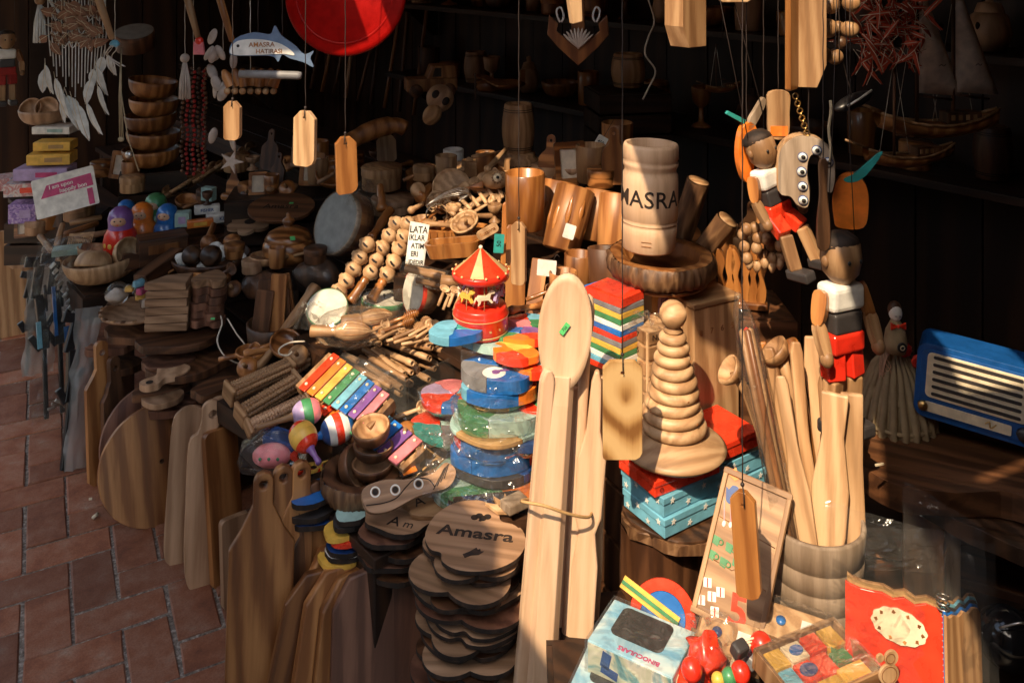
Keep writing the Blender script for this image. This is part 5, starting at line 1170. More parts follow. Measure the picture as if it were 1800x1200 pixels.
# toy rifles in bags hung at the stall end
def toy_bag(label, p0, p1, w_, yaw, kind):
    M = face_cam(p0, p1) @ RZ(yaw); L_ = (p1 - p0).length
    t = thing('toy_package', label, 'toy package', M)
    for q in range(2 if kind else 1):
        x0 = -.028 + .055 * q; y0 = .02 * q; k = L_ / .55
        for c, d, rot in (((0, 0, .12 * k), (.014, .014, .24 * k), 2), ((.004, 0, .26 * k), (.034, .02, .07 * k), 4), ((-.022, 0, .25 * k), (.02, .016, .06 * k), -30), ((.0, 0, .345 * k), (.026, .022, .12 * k), -3), ((.026, 0, .31 * k), (.018, .014, .06 * k), 35), ((-.004, 0, .45 * k), (.030, .018, .11 * k), 12), ((-.016, 0, .52 * k), (.044, .018, .035 * k), 12), ((.018, 0, .39 * k), (.010, .012, .09 * k), 0)):
            MB().box((0, 0, 0), d).obj('toy_rifle_part', 'black', t, T(x0 + c[0], y0 + c[1], c[2]) @ RY(rot), bev=.003)
    if kind:
        MB().box((.012, -.014, L_ * .62), (.010, .008, L_ * .30)).obj('blue_barrel', 'blue', t); MB().box((-.04, -.012, L_ * .5), (.014, .008, L_ * .16)).obj('blue_barrel', 'sky_blue', t); MB().box((.045, -.012, L_ * .45), (.016, .008, L_ * .12)).obj('blue_barrel', 'blue', t)
        for q in range(9): MB().box((0, 0, 0), (.020, .006, .013)).jitter(.004, 50, q).obj('silver_fitting', 'steel', t, T(.012 + .007 * q, -.022, L_ * (.90 - .040 * q)) @ RY(-40), bev=.002)
        for q in range(5): MB().box((0, 0, 0), (.026, .006, .010)).jitter(.004, 50, q + 20).obj('silver_fitting', 'steel', t, T(-.02 + .012 * q, -.018, L_ * (.06 + .012 * (q % 3))) @ RY(20 * q), bev=.002)
    nx, nz = 9, 16
    vs_ = [(w_ * (x / (nx - 1) - .5) * (1 + .1 * math.sin(z)), -.03 + .026 * noise.noise(Vector((x * .8, z * .6, kind))), L_ * z / (nz - 1)) for z in range(nz) for x in range(nx)]
    MB().add(vs_, [(z * nx + x, z * nx + x + 1, z * nx + nx + x + 1, z * nx + nx + x) for z in range(nz - 1) for x in range(nx - 1)], None, 0, True).obj('plastic_bag', 'film' if kind else 'cloudy_film', t)
    return t
toy_bag('black toy rifles with blue barrels in a shiny plastic bag', P(100, 730, 2.95), P(80, 440, 3.05), .16, 15, 1)
toy_bag('long dull plastic bag with a dark toy leaning at the stall end', P(128, 822, 2.72), P(148, 540, 2.85), .08, 25, 0)
toy_bag('black toy rifle in a plastic bag at the outer stall end', P(62, 655, 3.15), P(72, 470, 3.22), .10, 15, 0)
# litter on the paving
tag(MB().box((0, 0, 0), (.022, .009, .003)).obj('paper_scrap', 'price_green', None, T(*P(183, 871, gy(871))) @ T(0, 0, .012) @ RZ(20)), 'bright green paper scrap on the brick paving', 'scrap')
tag(MB().lathe([(0, 0), (.0045, 0), (.0045, .02), (0, .02)], 10).obj('cigarette_end', 'cream', None, T(*P(163, 918, gy(918))) @ T(0, 0, .013) @ RZ(75) @ RY(90)), 'cream cigarette end lying on the brick paving', 'cigarette end')
tag(MB().box((0, 0, 0), (.008, .006, .004)).jitter(.001, 90).obj('paper_scrap', 'cream', None, T(*P(159, 883, gy(883))) @ T(0, 0, .011) @ RZ(20)), 'tiny white paper scrap on the brick paving', 'scrap')
tag(MB().tube(spl([P(165, 845, gy(845)) + Vector((0, 0, .012)), P(172, 840, gy(840)) + Vector((0, 0, .012)), P(178, 852, gy(852)) + Vector((0, 0, .012)), P(188, 858, gy(858)) + Vector((0, 0, .012))], 5, False), .0025, 6).obj('cord_scrap', 'feather_white', None), 'short curl of white cord on the brick paving', 'cord')

# ================================================================ goods on the far end of the stall
bowl('large pale salad bowl holding small bowls on the stall corner', P(182, 492, 3.05), .124, .082, 'pale_wood', (0, -4), foot=.35)
bowl('small bowl upside down in the large pale bowl', P(168, 440, 3.0), .060, .05, 'pale_wood', (160, 0))
bowl('small bowl upright at the back of the large pale bowl', P(165, 460, 3.12), .062, .05, 'pale_wood', (-6, 6))
bowl('small bowl standing on edge in the large pale bowl', P(214, 452, 3.06), .058, .048, 'pale_wood', (45, 55))
c = P(182, 494, 3.05); crate('dark crate hidden under the large pale bowl', c.x + .02, c.y + .02, .365, c.z - .004, .24, .2, 40)
def doll(label, u, v, Y, h, cols):
    "nested doll: painted egg body with a face"
    t = thing('nesting_doll', label, 'nesting doll', T(*P(u, v, Y)) @ RZ(rnd.uniform(-10, 20))); r_ = h * .34
    body = [(0, 0), (r_ * .72, 0), (r_ * .95, h * .12), (r_, h * .28), (r_ * .9, h * .46), (r_ * .72, h * .56)]
    MB().lathe(body, 30).obj('body', cols[0], t)
    MB().lathe([(r_ * .72, h * .56), (r_ * .70, h * .64), (r_ * .74, h * .76), (r_ * .62, h * .90), (r_ * .34, h * .98), (0, h)], 30).obj('head_scarf', cols[1], t)
    f = MB().ball((0, -r_ * .36, h * .735), (r_ * .52, r_ * .45, h * .135), n=18).obj('face', 'skin_tone', t)
    for sx in (-1, 1): MB().ball((sx * r_ * .17, -r_ * .80, h * .765), (r_ * .055, .0015, h * .016), n=8).obj('eye', 'black', f)
    MB().ball((0, -r_ * .80, h * .69), (r_ * .07, .0015, h * .010), n=8).obj('mouth', 'scarlet', f)
    for q in range(5): MB().ball((0, 0, 0), (r_ * .16, .002, r_ * .16), n=8).obj('painted_flower', cols[2], t, RZ(-50 + 25 * q) @ T(0, -r_ * .985, h * .27))
    t.children[0].data.materials[0] = MAT[cols[0]]
    return t
for c in ('scarlet', 'blue', 'orange', 'green', 'purple', 'deep_blue'): MAT[c].node_tree.nodes['Principled BSDF'].inputs['Coat Weight'].default_value = .5
doll('dark red and purple nesting doll in front of the others', 212, 448, 3.14, .172, ('red', 'purple', 'yellow'))
doll('orange nesting doll with pale face in the middle', 250, 430, 3.24, .155, ('orange', 'orange', 'scarlet'))
doll('light blue topped nesting doll behind the red one', 222, 412, 3.32, .13, ('sky_blue', 'blue', 'white'))
doll('green scarfed nesting doll behind the orange one', 274, 414, 3.32, .16, ('green', 'green', 'orange'))
doll('bright blue nesting doll at the end of the row', 294, 430, 3.24, .15, ('blue', 'blue', 'yellow'))
# dark tray in front of the dolls
t = thing('long_tray', 'long dark wavy-edged wooden tray in front of the nesting dolls', 'tray', T(*P(330, 440, 3.2)) @ RZ(38)); MB().box((0, 0, .012), (.5, .14, .02)).obj('tray_floor', 'dark_wood_x', t)
MB().prism([(-.25 + .0125 * k, .0 if k in (0, 40) else .05 + .006 * math.sin(k * .9)) for k in range(41)], .014, T(0, -.07, 0)).obj('wavy_rim', 'dark_wood_x', t)
MB().prism([(-.25 + .0125 * k, .0 if k in (0, 40) else .05 + .006 * math.sin(k * .9)) for k in range(41)], .014, T(0, .07, 0)).obj('wavy_rim', 'dark_wood_x', t)
for k, (u, v, Y, d, m, rz, lb, wd) in enumerate([(364, 374, 3.3, (.09, .035, .028), 'white', 20, 'white printed gum box on top of the small packets', 'FISHER'), (395, 388, 3.28, (.13, .04, .03), 'white', 25, 'long white printed packet under the gum box', 'KENT'), (352, 398, 3.2, (.09, .03, .025), 'orange', 22, 'orange snack packet in front of the dolls tray', ''), (322, 396, 3.22, (.05, .05, .05), 'mint', 10, 'pale mint cup-shaped packet beside the blue doll', ''), (367, 352, 3.36, (.05, .03, .05), 'mint', -20, 'folded pale blue paper behind the gum box', '')]):
    t = thing('small_packet', lb, 'packet', T(*P(u, v, Y)) @ RZ(rz)); MB().box((0, 0, d[2] / 2), d).obj('packet', m, t, bev=.002)
    if wd: text(wd, d[2] * .55, .0003, .0003).obj('printed_word', 'deep_blue', t, T(0, -d[1] / 2 - .0008, d[2] / 2))
    else: MB().box((0, -d[1] / 2 - .0006, d[2] / 2), (d[0] * .5, .0008, d[2] * .5)).obj('printed_band', 'yellow' if m == 'orange' else 'lilac', t)
# dark bowl with spoons and jars
bowl('wide dark wooden bowl with carved handles and castanets', P(371, 476, 2.98), .128, .055, 'dark_wood', (0, 0), foot=.5)
def castanet(label, u, v, Y, r_, m, rx):
    t = thing('castanet', label, 'castanet', T(*P(u, v, Y)) @ RX(rx) @ RZ(rnd.uniform(0, 90)))
    MB().lathe([(0, 0), (r_ * .8, .004), (r_, .016), (r_ * .96, .024), (0, .024)], 22).obj('shell', m, t); MB().lathe([(0, .027), (r_ * .96, .027), (r_, .034), (r_ * .8, .046), (0, .05)], 22).obj('shell', m, t)
castanet('dark castanet leaning on the paper in the wide bowl', 342, 452, 2.93, .032, 'walnut_wood', 60); castanet('brown castanet in the middle of the wide bowl', 375, 450, 2.92, .034, 'walnut_wood', 70)
t = round_box('little banded box in the wide dark bowl', P(412, 452, 2.95), .033, .045, 'oil_wood'); castanet('round dark castanet at the back of the wide bowl', 372, 425, 3.03, .028, 'oil_wood', 80); castanet('brown castanet standing at the far side of the wide bowl', 412, 426, 3.05, .03, 'oil_wood', 75)
stick('dark flat stick slanting out of the wide bowl', (352, 455, 2.96), (376, 394, 3.1), .012, 'oil_wood')
t = thing('paper_wad', 'white crumpled paper wads in the wide dark bowl', 'paper', T(*P(365, 455, 2.95)))
for x, y, z in ((-.075, -.02, 0), (.0, -.03, .0), (.05, .0, .02), (.105, 0, .0), (.02, .03, .02)): MB().ball((x, y, z), (.026, .02, .026), n=10).jitter(.016, 40, x * 99).obj('wad', 'paper', t)
# tray of trinkets, glass ball
t = thing('round_tray', 'round carved wooden tray with trinkets on the stall corner', 'tray', T(*P(240, 552, 2.78)) @ RZ(20)); MB().lathe([(0, 0), (.085, 0), (.105, .010), (.108, .018), (.10, .018), (.09, .010), (0, .010)], 36).obj('dish', 'board_wood', t)
for q in range(20): MB().box((0, -.1045, .019), (.012, .010, .004)).obj('carved_mark', 'dark_wood' if q % 2 else 'light_wood', t, RZ(18 * q))
t = thing('glass_ball', 'clear glass ball with shells in it on the round tray', 'ornament', T(*P(206, 516, 2.75))); MB().ball((0, 0, .0), .036, n=24).obj('glass', 'acrylic', t); MB().ball((0, 0, -.006), (.031, .031, .02), n=12).jitter(.008, 60).obj('shell_filling', 'shell', t)
for k, (u, v, m, lb, d) in enumerate([(228, 508, 'yellow', 'yellow wrapped sweet beside the glass ball', .016), (246, 520, 'yellow', 'yellow labelled trinket on the round tray', .018), (244, 498, 'sky_blue', 'light blue and white wrapped trinket behind the glass ball', .02), (250, 510, 'magenta', 'dark red wrapped trinket on the round tray', .02), (258, 530, 'shell', 'shell trinket at the rim of the round tray', .022)]):
    t = thing('wrapped_trinket', lb, 'trinket', T(*P(u, v, 2.73)) @ RZ(25 * k)); MB().box((0, 0, 0), (d * 1.6, d, d)).jitter(.003, 60, k).obj('trinket', m, t, bev=.003); MB().ball((0, 0, 0), (d * 1.2, d, d * .9), n=12).jitter(.006, 60, k).obj('cellophane', 'film', t)
# stacked wedges and hearts
wz = P(300, 572, 2.68)
for k in range(6):
    o = MB().prism([(-.055, -.05), (.068, -.035), (.050, .05), (-.02, .02)], .0225, flat=True).obj('wedge_board', 'engraved_wood', None, T(wz.x + rnd.uniform(-.005, .005), wz.y, wz.z + .0245 * k) @ RZ(rnd.uniform(-7, 7)), bev=.002); tag(o, '%s wedge-shaped board in the stack on the stall corner' % ('lowest', 'second lowest', 'third lowest', 'fourth lowest', 'fifth lowest', 'topmost')[k], 'board')
heart = spl([(0, -.05), (.045, -.005), (.05, .035), (.025, .05), (0, .03), (-.025, .05), (-.05, .035), (-.045, -.005)], 5)
hz = P(372, 566, 2.70)
for k in range(6):
    o = MB().prism([(x * .98, y * .98) for x, y in heart], .022, flat=True).obj('heart_board', 'engraved_wood' if k == 5 else 'plum_wood', None, T(hz.x + rnd.uniform(-.006, .006), hz.y, hz.z + .0240 * k) @ RZ(170 + rnd.uniform(-15, 15)), bev=.003); tag(o, '%s heart-shaped board in the stack beside the wedges' % ('lowest', 'second lowest', 'third lowest', 'fourth lowest', 'fifth lowest', 'topmost')[k], 'board')
tag(MB().box((0, 0, 0), (.012, .001, .006)).obj('price_sticker', 'price_green', None, T(*P(374, 560, 2.62)) @ RX(-40)), 'small green sticker below the heart board stack', 'sticker')
p0, p1 = P(246, 500, 2.80), P(312, 450, 3.0)
t = thing('long_box', 'long dark wooden box lying slanted behind the wedges', 'box', along(p0, p1)); L_ = (p1 - p0).length; MB().box((0, 0, L_ / 2), (.045, .06, L_)).obj('box_body', 'dark_wood', t, bev=.003); MB().box((0, -.032, L_ / 2), (.047, .006, L_ * 1.01)).obj('lid', 'oil_wood', t, bev=.001)
t = thing('wooden_box', 'dark open wooden box between the bowls', 'box', T(*P(285, 455, 3.1)) @ RZ(30)); MB().box((0, 0, .04), (.16, .09, .09)).obj('box_body', 'dark_wood_x', t, bev=.003); MB().box((0, -.047, .05), (.10, .004, .03)).obj('front_label', 'oil_wood', t)
for k, (u, v, Y, w_, d, m, rz, lb) in enumerate([(240, 586, 2.78, .20, .16, 'dark_wood', 10, 'dark slab at the top of the pile under the round tray'), (320, 600, 2.66, .26, .16, 'dark_wood_x', 30, 'long dark slab under the wedge and heart stacks'), (300, 640, 2.62, .16, .12, 'plum_wood', 40, 'plum-coloured slab jutting out below the wedges'), (330, 650, 2.60, .24, .15, 'dark_wood', 20, 'dark slab third in the pile under the wedges'), (300, 680, 2.58, .20, .12, 'dark_wood_x', 50, 'dark slab fourth in the pile under the wedges'), (300, 720, 2.56, .16, .10, 'plum_wood', 20, 'pale-edged slab at the bottom of the pile'), (200, 610, 2.84, .18, .14, 'plum_wood', 30, 'plum slab beside the leaning far pair'), (205, 650, 2.84, .16, .12, 'dark_wood', 10, 'dark slab above the leaning far pair'), (380, 690, 2.45, .14, .08, 'dark_wood_x', 40, 'dark slab behind the curled board handles')]):
    mound(u, v, Y, 'live_edge_board', lb, 'board', spl(slab_outline(w_ / 2, d / w_, k + 2, 14, .3), 3), .022, m, rz=rz, bev=.005)
t = mound(298, 662, 2.54, 'handled_board', 'small board with a holed handle jutting from the slab pile', 'cutting board', spl([(0, .05), (.04, .04), (.045, .0), (.02, -.035), (.03, -.07), (.01, -.095), (-.02, -.09), (-.025, -.065), (-.015, -.035), (-.045, .0), (-.04, .04)], 4), .018, 'board_wood', rz=-25, bev=.004)
MB().prism(circ(.010, 16, .003, -.075), .0008, flat=True).obj('hole', 'burnt_wood', t, T(0, 0, .0182))
mound(285, 705, 2.5, 'handled_board', 'pale rounded board end under the holed handle', 'cutting board', spl([(0, .05), (.05, .03), (.05, -.02), (.0, -.05), (-.05, -.02), (-.05, .03)], 4), .016, 'board_wood', rz=0, bev=.004)
c = P(310, 725, 2.6); crate('dark crate hidden under the slab pile', c.x, c.y + .06, .0, c.z, .36, .16, -48)
# cord loop
tag(MB().tube(spl([P(388, 555, 2.6), P(390, 570, 2.58), P(382, 600, 2.55), P(398, 628, 2.5), P(433, 640, 2.48), P(432, 610, 2.5), P(415, 585, 2.55), P(400, 560, 2.6)], 6, False), .0022, 6).obj('white_cord', 'cord', None), 'loop of white cord hanging below the heart boards', 'cord')
tag(MB().tube(spl([P(536, 600, 2.3), P(510, 602, 2.28), P(492, 612, 2.27), P(492, 622, 2.26), P(506, 624, 2.25), P(513, 618, 2.26)], 6, False), .0022, 6).obj('white_cord', 'cord', None), 'hooked end of white cord on the ridged rollers', 'cord')
# bat leaning
p0, p1 = P(452, 648, 2.42), P(556, 505, 2.62); t = thing('rolling_pin', 'long pale wooden rolling pin leaning beside the drum', 'rolling pin', along(p0, p1)); L_ = (p1 - p0).length
MB().lathe([(0, 0), (.014, .001), (.015, L_ * .4), (.018, L_ * .9), (.020, L_ * .91), (.0215, L_ * .96), (.020, L_), (.010, L_), (0, L_ - .01)], 20).obj('pin', 'light_wood', t)
t = thing('spatula_pot', 'dark pot of upright wooden boards behind the rolling pin', 'pot', T(*P(482, 620, 2.55))); MB().lathe([(0, 0), (.06, 0), (.075, .05), (.078, .09), (.072, .092), (.07, .06), (0, .02)], 30).obj('pot', 'walnut_wood', t)
for k, (x, h, m, w_) in enumerate([(-.04, .16, 'dark_wood', .05), (.005, .20, 'oil_wood', .045), (-.02, .18, 'dark_wood', .05), (.035, .15, 'dark_wood', .03), (.05, .19, 'oil_wood', .03)]):
    o = MB().prism(rrect(w_, h, .004, 2, 0, h / 2), .012).obj('wooden_board', m, None, T(*P(482, 618, 2.55)) @ T(x, -.02 + .012 * k, .02) @ RX(-6) @ RY(6 - 4 * k), bev=.002); tag(o, ('short dark board at the outer side of the pot', 'tall brown board in the middle of the pot', 'dark board behind the brown one in the pot', 'short dark board at the inner side of the pot', 'tall brown board at the back of the pot')[k], 'board')
for k, (u, v, Y, w_, m, lb) in enumerate([(470, 500, 2.8, .16, 'dark_wood', 'dark bag-wrapped bundle below the lidded jar'), (560, 480, 2.75, .14, 'walnut_wood', 'dark wrapped bundle under the grey drum')]):
    t = thing('wrapped_bundle', lb, 'bundle', T(*P(u, v + 20, Y))); MB().ball((0, 0, .03), (w_ * .5, w_ * .35, .04), n=16).jitter(.02, 20, k).obj('bundle', m, t); MB().ball((0, 0, .03), (w_ * .53, w_ * .38, .045), n=18).jitter(.022, 22, k).obj('plastic_wrap', 'film', t)
t = mound(495, 368, 3.1, 'oval_plaque', 'dim oval wooden plaque engraved Amasra above the lidded jar', 'plaque', [(x * 1.1, y * .9) for x, y in circ(.105, 36)], .012, 'dark_wood_x', tilt=(14, 0)); flat_text(t, 'Amasra', .04, T(0, .0, .0123), 'burnt_wood'); MB().box((.03, .02, .0128), (.014, .01, .0006)).obj('price_sticker', 'price_green', t)
t = mound(440, 395, 3.15, 'flower_plaque', 'dim flower-cut plaque beside the oval Amasra plaque', 'plaque', lobes(.07, 6, .3), .012, 'board_wood_x', tilt=(10, 0)); MB().prism(circ(.02, 14), .001, flat=True).obj('flower_centre', 'burnt_wood', t, T(0, 0, .0123))
# combs, sticks behind the bowl
for k, (a, b_, m, lb) in enumerate([((70, 415, 3.3), (108, 462, 3.15), 'light_wood', 'pale stick slanting beside the pale bowl'), ((105, 415, 3.3), (172, 392, 3.4), 'oil_wood', 'brown carved stick behind the pale bowl'), ((122, 392, 3.4), (178, 382, 3.45), 'light_wood', 'light stick at the back of the stick heap'), ((100, 430, 3.2), (110, 395, 3.3), 'light_wood', 'short upright peg in the stick heap'), ((130, 420, 3.25), (190, 408, 3.3), 'board_wood', 'brown stick in the front of the stick heap')]): stick(lb, a, b_, .011, m, taper=.9)
t = thing('wooden_comb', 'pale wooden comb lying behind the large pale bowl', 'comb', T(*P(142, 418, 3.25)) @ RZ(15) @ RX(25)); MB().box((0, .014, 0), (.085, .022, .006)).obj('comb_back', 'pale_wood', t, bev=.002)
for q in range(14): MB().box((-.039 + .006 * q, -.012, 0), (.0035, .03, .004)).obj('tooth', 'pale_wood', t)
t = thing('wrapped_bundle', 'clear bag of small combs beside the pale bowl', 'bundle', T(*P(118, 445, 3.1))); MB().box((0, 0, .01), (.09, .06, .02)).obj('bundle', 'mint', t, RZ(20)); MB().ball((0, 0, .02), (.08, .06, .035), n=16).jitter(.016, 30, 3).obj('plastic_wrap', 'film', t)
# row of pale spoons and toys lying at the back of the far tier
for k in range(12):
    u = 268 + 13 * k; v = 352 - 7 * k + (k * 5) % 6
    small_spoon('%s long pale spoon behind the dolls, counted away from the street' % ORD[k], P(u - 20, v + 12, 3.45 + .03 * k), P(u + 36, v - 20, 3.65 + .03 * k), 'light_wood', 1.8, 'long spoons behind the nesting dolls', roll=rnd.uniform(-30, 30))
t = thing('shell_flower', 'white petal-shaped wooden flower at the tray end', 'ornament', T(*P(432, 372, 3.2)) @ RX(40))
for q in range(6): MB().ball((0, 0, 0), (.009, .024, .003), n=10).obj('petal', 'cream', t, RZ(60 * q) @ T(0, .03, 0))
# pink sign
t = thing('plastic_sign', 'white wired sign with a pink band and white lettering', 'sign', T(*P(115, 338, 3.35)) @ RZ(12) @ RX(-14) @ RY(-13)); MB().prism(rrect(.22, .145, .006), .004).obj('panel', 'white', t); MB().prism([(-.085, -.002), (.10, .0), (.098, .046), (-.06, .042)], .001, T(0, -.0026, 0)).obj('pink_band', 'magenta', t)
text('I am upon', .021, .0003, .0004).obj('lettering', 'white', t, T(-.01, -.0036, .031)); text('happily bon', .021, .0003, .0004).obj('lettering', 'white', t, T(.03, -.0036, .010)); MB().prism(rrect(.02, .06, .002), .001, T(.085, -.0026, -.038)).obj('pink_block', 'magenta', t)
# packages on the far shelf
for k, (u, v, Y, d, m, rz, lb, pm) in enumerate([(98, 262, 3.5, (.14, .08, .035), 'yellow', 5, 'olive yellow tea box at the top of the far package stack', 'card_brown'), (92, 286, 3.48, (.16, .09, .042), 'yellow', 8, 'olive yellow box second in the far package stack', 'card_brown'), (80, 312, 3.46, (.20, .10, .045), 'lilac', 5, 'lilac printed package third in the far package stack', 'magenta'), (48, 340, 3.45, (.14, .10, .05), 'bag_print', 12, 'red and white foil package low in the far package stack', 'scarlet'), (45, 388, 3.45, (.10, .08, .075), 'floral_print', 10, 'purple floral packet behind the holed board', 'lilac'), (100, 232, 3.56, (.15, .10, .03), 'white', 0, 'white folded bag on the tea boxes', 'mint'), (15, 330, 3.6, (.14, .10, .05), 'bag_print', 30, 'crumpled foil package at the far edge', 'orange')]):
    t = thing('package', lb, 'package', T(*P(u, v, Y)) @ RZ(rz)); MB().box((0, 0, d[2] / 2), d).jitter(.003 if m.endswith('print') else .0008, 30, k).obj('box', m, t, bev=.003)
    MB().box((d[0] * .12, -d[1] / 2 - .002, d[2] * .5), (d[0] * .4, .001, d[2] * .4)).obj('printed_label', pm, t)
c = P(95, 392, 3.5); crate('dark crate hidden under the far packages', c.x, c.y + .05, .36, c.z + .02, .34, .2, 5)
bowl('light brown bowl holding small bowls on the tea boxes', P(78, 218, 3.6), .095, .062, 'board_wood')
bowl('small bowl on edge in the light brown bowl', P(60, 196, 3.58), .045, .035, 'board_wood', (60, 0)); bowl('second small bowl on edge in the light brown bowl', P(86, 194, 3.58), .045, .035, 'board_wood', (60, 10))
for k, (v, r_) in enumerate([(292, .115), (262, .11), (232, .105), (205, .10), (172, .098)]):
    bowl('%s bowl in the dim stack behind the dreamcatcher' % ('lowest', 'second', 'third', 'fourth', 'topmost')[k], P(266 + (k % 2) * 4, v, 3.7), r_, .075, 'oil_wood', (0, (0, 2, -2, 3, 8)[k]), foot=.45)
c = P(266, 294, 3.7); crate('dark crate hidden under the dim bowl stack', c.x, c.y + .03, .36, c.z - .004, .26, .24, 20)
c = P(430, 400, 3.3); crate('dark crate hidden under the oval plaque', c.x + .1, c.y + .0, .36, c.z - .03, .4, .3, 30)
c = P(330, 400, 3.5); crate('long dark crate hidden under the spoons behind the dolls', c.x, c.y + .1, .36, c.z - .01, .5, .24, 45)
# ================================================================ near right: utensil pot, toys, radio
pc = P(1432, 1150, 1.60)
t = thing('utensil_pot', 'grey-brown grooved barrel pot holding wooden spatulas', 'pot', T(*pc) @ RZ(10))
pr = [(0, 0), (.074, 0), (.076, .004)]
for k in range(5):
    z = .035 * k + .02; r_ = .077 + .0016 * k; pr += [(r_, z - .0015), (r_ - .0016, z), (r_, z + .0015)]
pr += [(.0845, .195), (.083, .1965), (.0848, .198), (.0875, .245), (.085, .249), (.080, .249), (.078, .22), (.072, .02), (0, .016)]
MB().lathe(pr, 48).obj('barrel', 'grey_wood', t)
for k in range(40):
    a = rnd.uniform(0, 360); MB().lathe([(0, 0), (.0008, 0), (0, .0006)], 5).obj('resin_speck', 'cream', t, RZ(a) @ T(0, -(.0775 + .0012 * k / 10), .02 + .0045 * k) @ RX(90))
zr = pc.z
def spat(label, a, b_, prof, th, mat='pale_wood', tilt=0, name='wooden_spatula', cat='spatula'): return flat_stick(label, P(*a), P(*b_), prof, th, mat, tilt, name, cat)
SPT = [(0, .016), (.35, .019), (.55, .012), (.62, .011), (.95, .012), (1, .008)]
WIDE = [(0, .020), (.3, .024), (.52, .026), (.70, .015), (.74, .014), (1, .018)]
spat('broad pale spatula standing upright behind the hanging puppet', (1452, 1000, 1.57), (1468, 690, 1.62), [(0, .02), (.2, .030), (.45, .032), (.75, .019), (1, .024)], .012, 'pale_wood')
spat('narrow pale spatula at the inner side of the pot', (1500, 1010, 1.58), (1497, 690, 1.64), [(0, .018), (.25, .022), (.6, .018), (1, .02)], .012, 'pale_wood', 12)
spat('thin brown spatula between the two pale ones', (1480, 1010, 1.62), (1490, 760, 1.66), [(0, .014), (.3, .016), (.7, .01), (1, .01)], .01, 'honey_wood')
spat('long pale spatula leaning out of the pot', (1430, 1000, 1.60), (1398, 600, 1.70), SPT, .012, 'light_wood', 18)
spat('curved brown spatula leaning beside the long pale one', (1415, 1000, 1.61), (1352, 610, 1.72), SPT, .014, 'light_wood', -20)
spat('pale spatula leaning farthest out of the pot', (1400, 990, 1.60), (1322, 640, 1.70), SPT, .012, 'pale_wood', 14)
def ladle(label, a, b_, mat, s=1.0):
    p0, p1 = P(*a), P(*b_); t = thing('wooden_ladle', label, 'ladle', face_cam(p0, p1)); L_ = (p1 - p0).length
    MB().tube([(0, 0, 0), (.004, 0, L_ * .5), (0, .002, L_ * .85), (-.008, -.004, L_ * .97)], [.011 * s, .010 * s, .009 * s, .011 * s], 10).obj('handle', mat, t)
    h = MB().lathe([(0, -.022 * s), (.018 * s, -.018 * s), (.027 * s, -.006 * s), (.029 * s, .004 * s), (.025 * s, .004 * s), (.020 * s, -.008 * s), (0, -.014 * s)], 26).obj('scoop', mat, t, T(-.018 * s, -.010, L_ * .99) @ RY(-38) @ RX(18))
spat('pale narrow spatula squeezed behind the broad one', (1468, 1000, 1.63), (1448, 660, 1.72), SPT, .011, 'light_wood', -10)
spat('brown stirring stick behind the leaning spatulas', (1420, 990, 1.65), (1340, 600, 1.78), [(0, .012), (.8, .011), (1, .007)], .012, 'honey_wood', 10)
spat('pale stirring stick at the back of the pot', (1455, 990, 1.66), (1425, 590, 1.78), [(0, .012), (.7, .012), (.85, .018), (1, .012)], .012, 'pale_wood', 5)
spat('flat pale spatula in front of the leaning sticks', (1425, 985, 1.56), (1372, 660, 1.65), SPT, .012, 'pale_wood', -8)
ladle('pale ladle with a deep scoop leaning over the pot edge', (1410, 985, 1.62), (1295, 640, 1.70), 'light_wood')
ladle('golden ladle standing above the wrapped bundle', (1425, 990, 1.62), (1378, 610, 1.72), 'light_wood', 1.1)
ladle('second golden ladle behind the first above the pot', (1440, 990, 1.66), (1400, 610, 1.76), 'honey_wood', 1.0)
p0, p1 = P(1392, 980, 1.56), P(1298, 520, 1.68); L_ = (p1 - p0).length
t = thing('wrapped_bundle', 'long bundle of sticks in crinkled clear plastic standing in the pot', 'bundle', along(p0, p1))
for q in range(5): MB().lathe([(0, 0), (.006, 0), (.006, L_ * .86), (0, L_ * .87)], 8, T(.009 * math.cos(R(72 * q)), .009 * math.sin(R(72 * q)), 0)).obj('stick', ['light_wood', 'oil_wood', 'light_wood', 'red', 'charcoal'][q], t)
MB().lathe([(.018, 0), (.022, L_ * .2), (.020, L_ * .5), (.024, L_ * .7), (.022, L_ * .85), (.016, L_ * .93), (.004, L_ * 1.02)], 20, wob=.5).jitter(.006, 45, 2).obj('plastic_wrap', 'film', t)
# number learning board
lo, hi = P(1275, 1105, 1.50), P(1322, 838, 1.60)
t = thing('number_board', 'wooden counting board with printed mitten, matches, cups and red 5', 'learning board', face_cam(lo, hi) @ RZ(-6) @ RY(3)); L_ = (hi - lo).length; w_ = .122; xs = -.014
MB().prism(rrect(w_, L_, .004, 2, 0, L_ / 2), .008).obj('panel', 'light_wood_x', t, bev=.0015)
for sx in (-1, 1): MB().box((sx * (w_ / 2 - .005), -.006, L_ / 2), (.008, .006, L_ - .02)).obj('frame_rail', 'light_wood', t, bev=.001)
for z in (.006, L_ - .006): MB().box((0, -.006, z), (w_, .006, .009)).obj('frame_rail', 'light_wood_x', t, bev=.001)
yf = -.0045
for z in (L_ * .36, L_ * .64): MB().tube([(-.05, yf, z + .004), (-.01, yf, z), (.0, yf, z + .008), (.02, yf, z - .003), (.05, yf, z - .006)], .0007, 4).obj('saw_line', 'oil_wood', t)
MB().prism(spl([(-.008, -.014), (.006, -.014), (.009, .0), (.006, .014), (-.004, .014), (-.009, .006), (-.014, .008), (-.012, -.002)], 4), .001, T(xs + -.022, yf, L_ * .83)).obj('mitten_print', 'deep_blue', t)
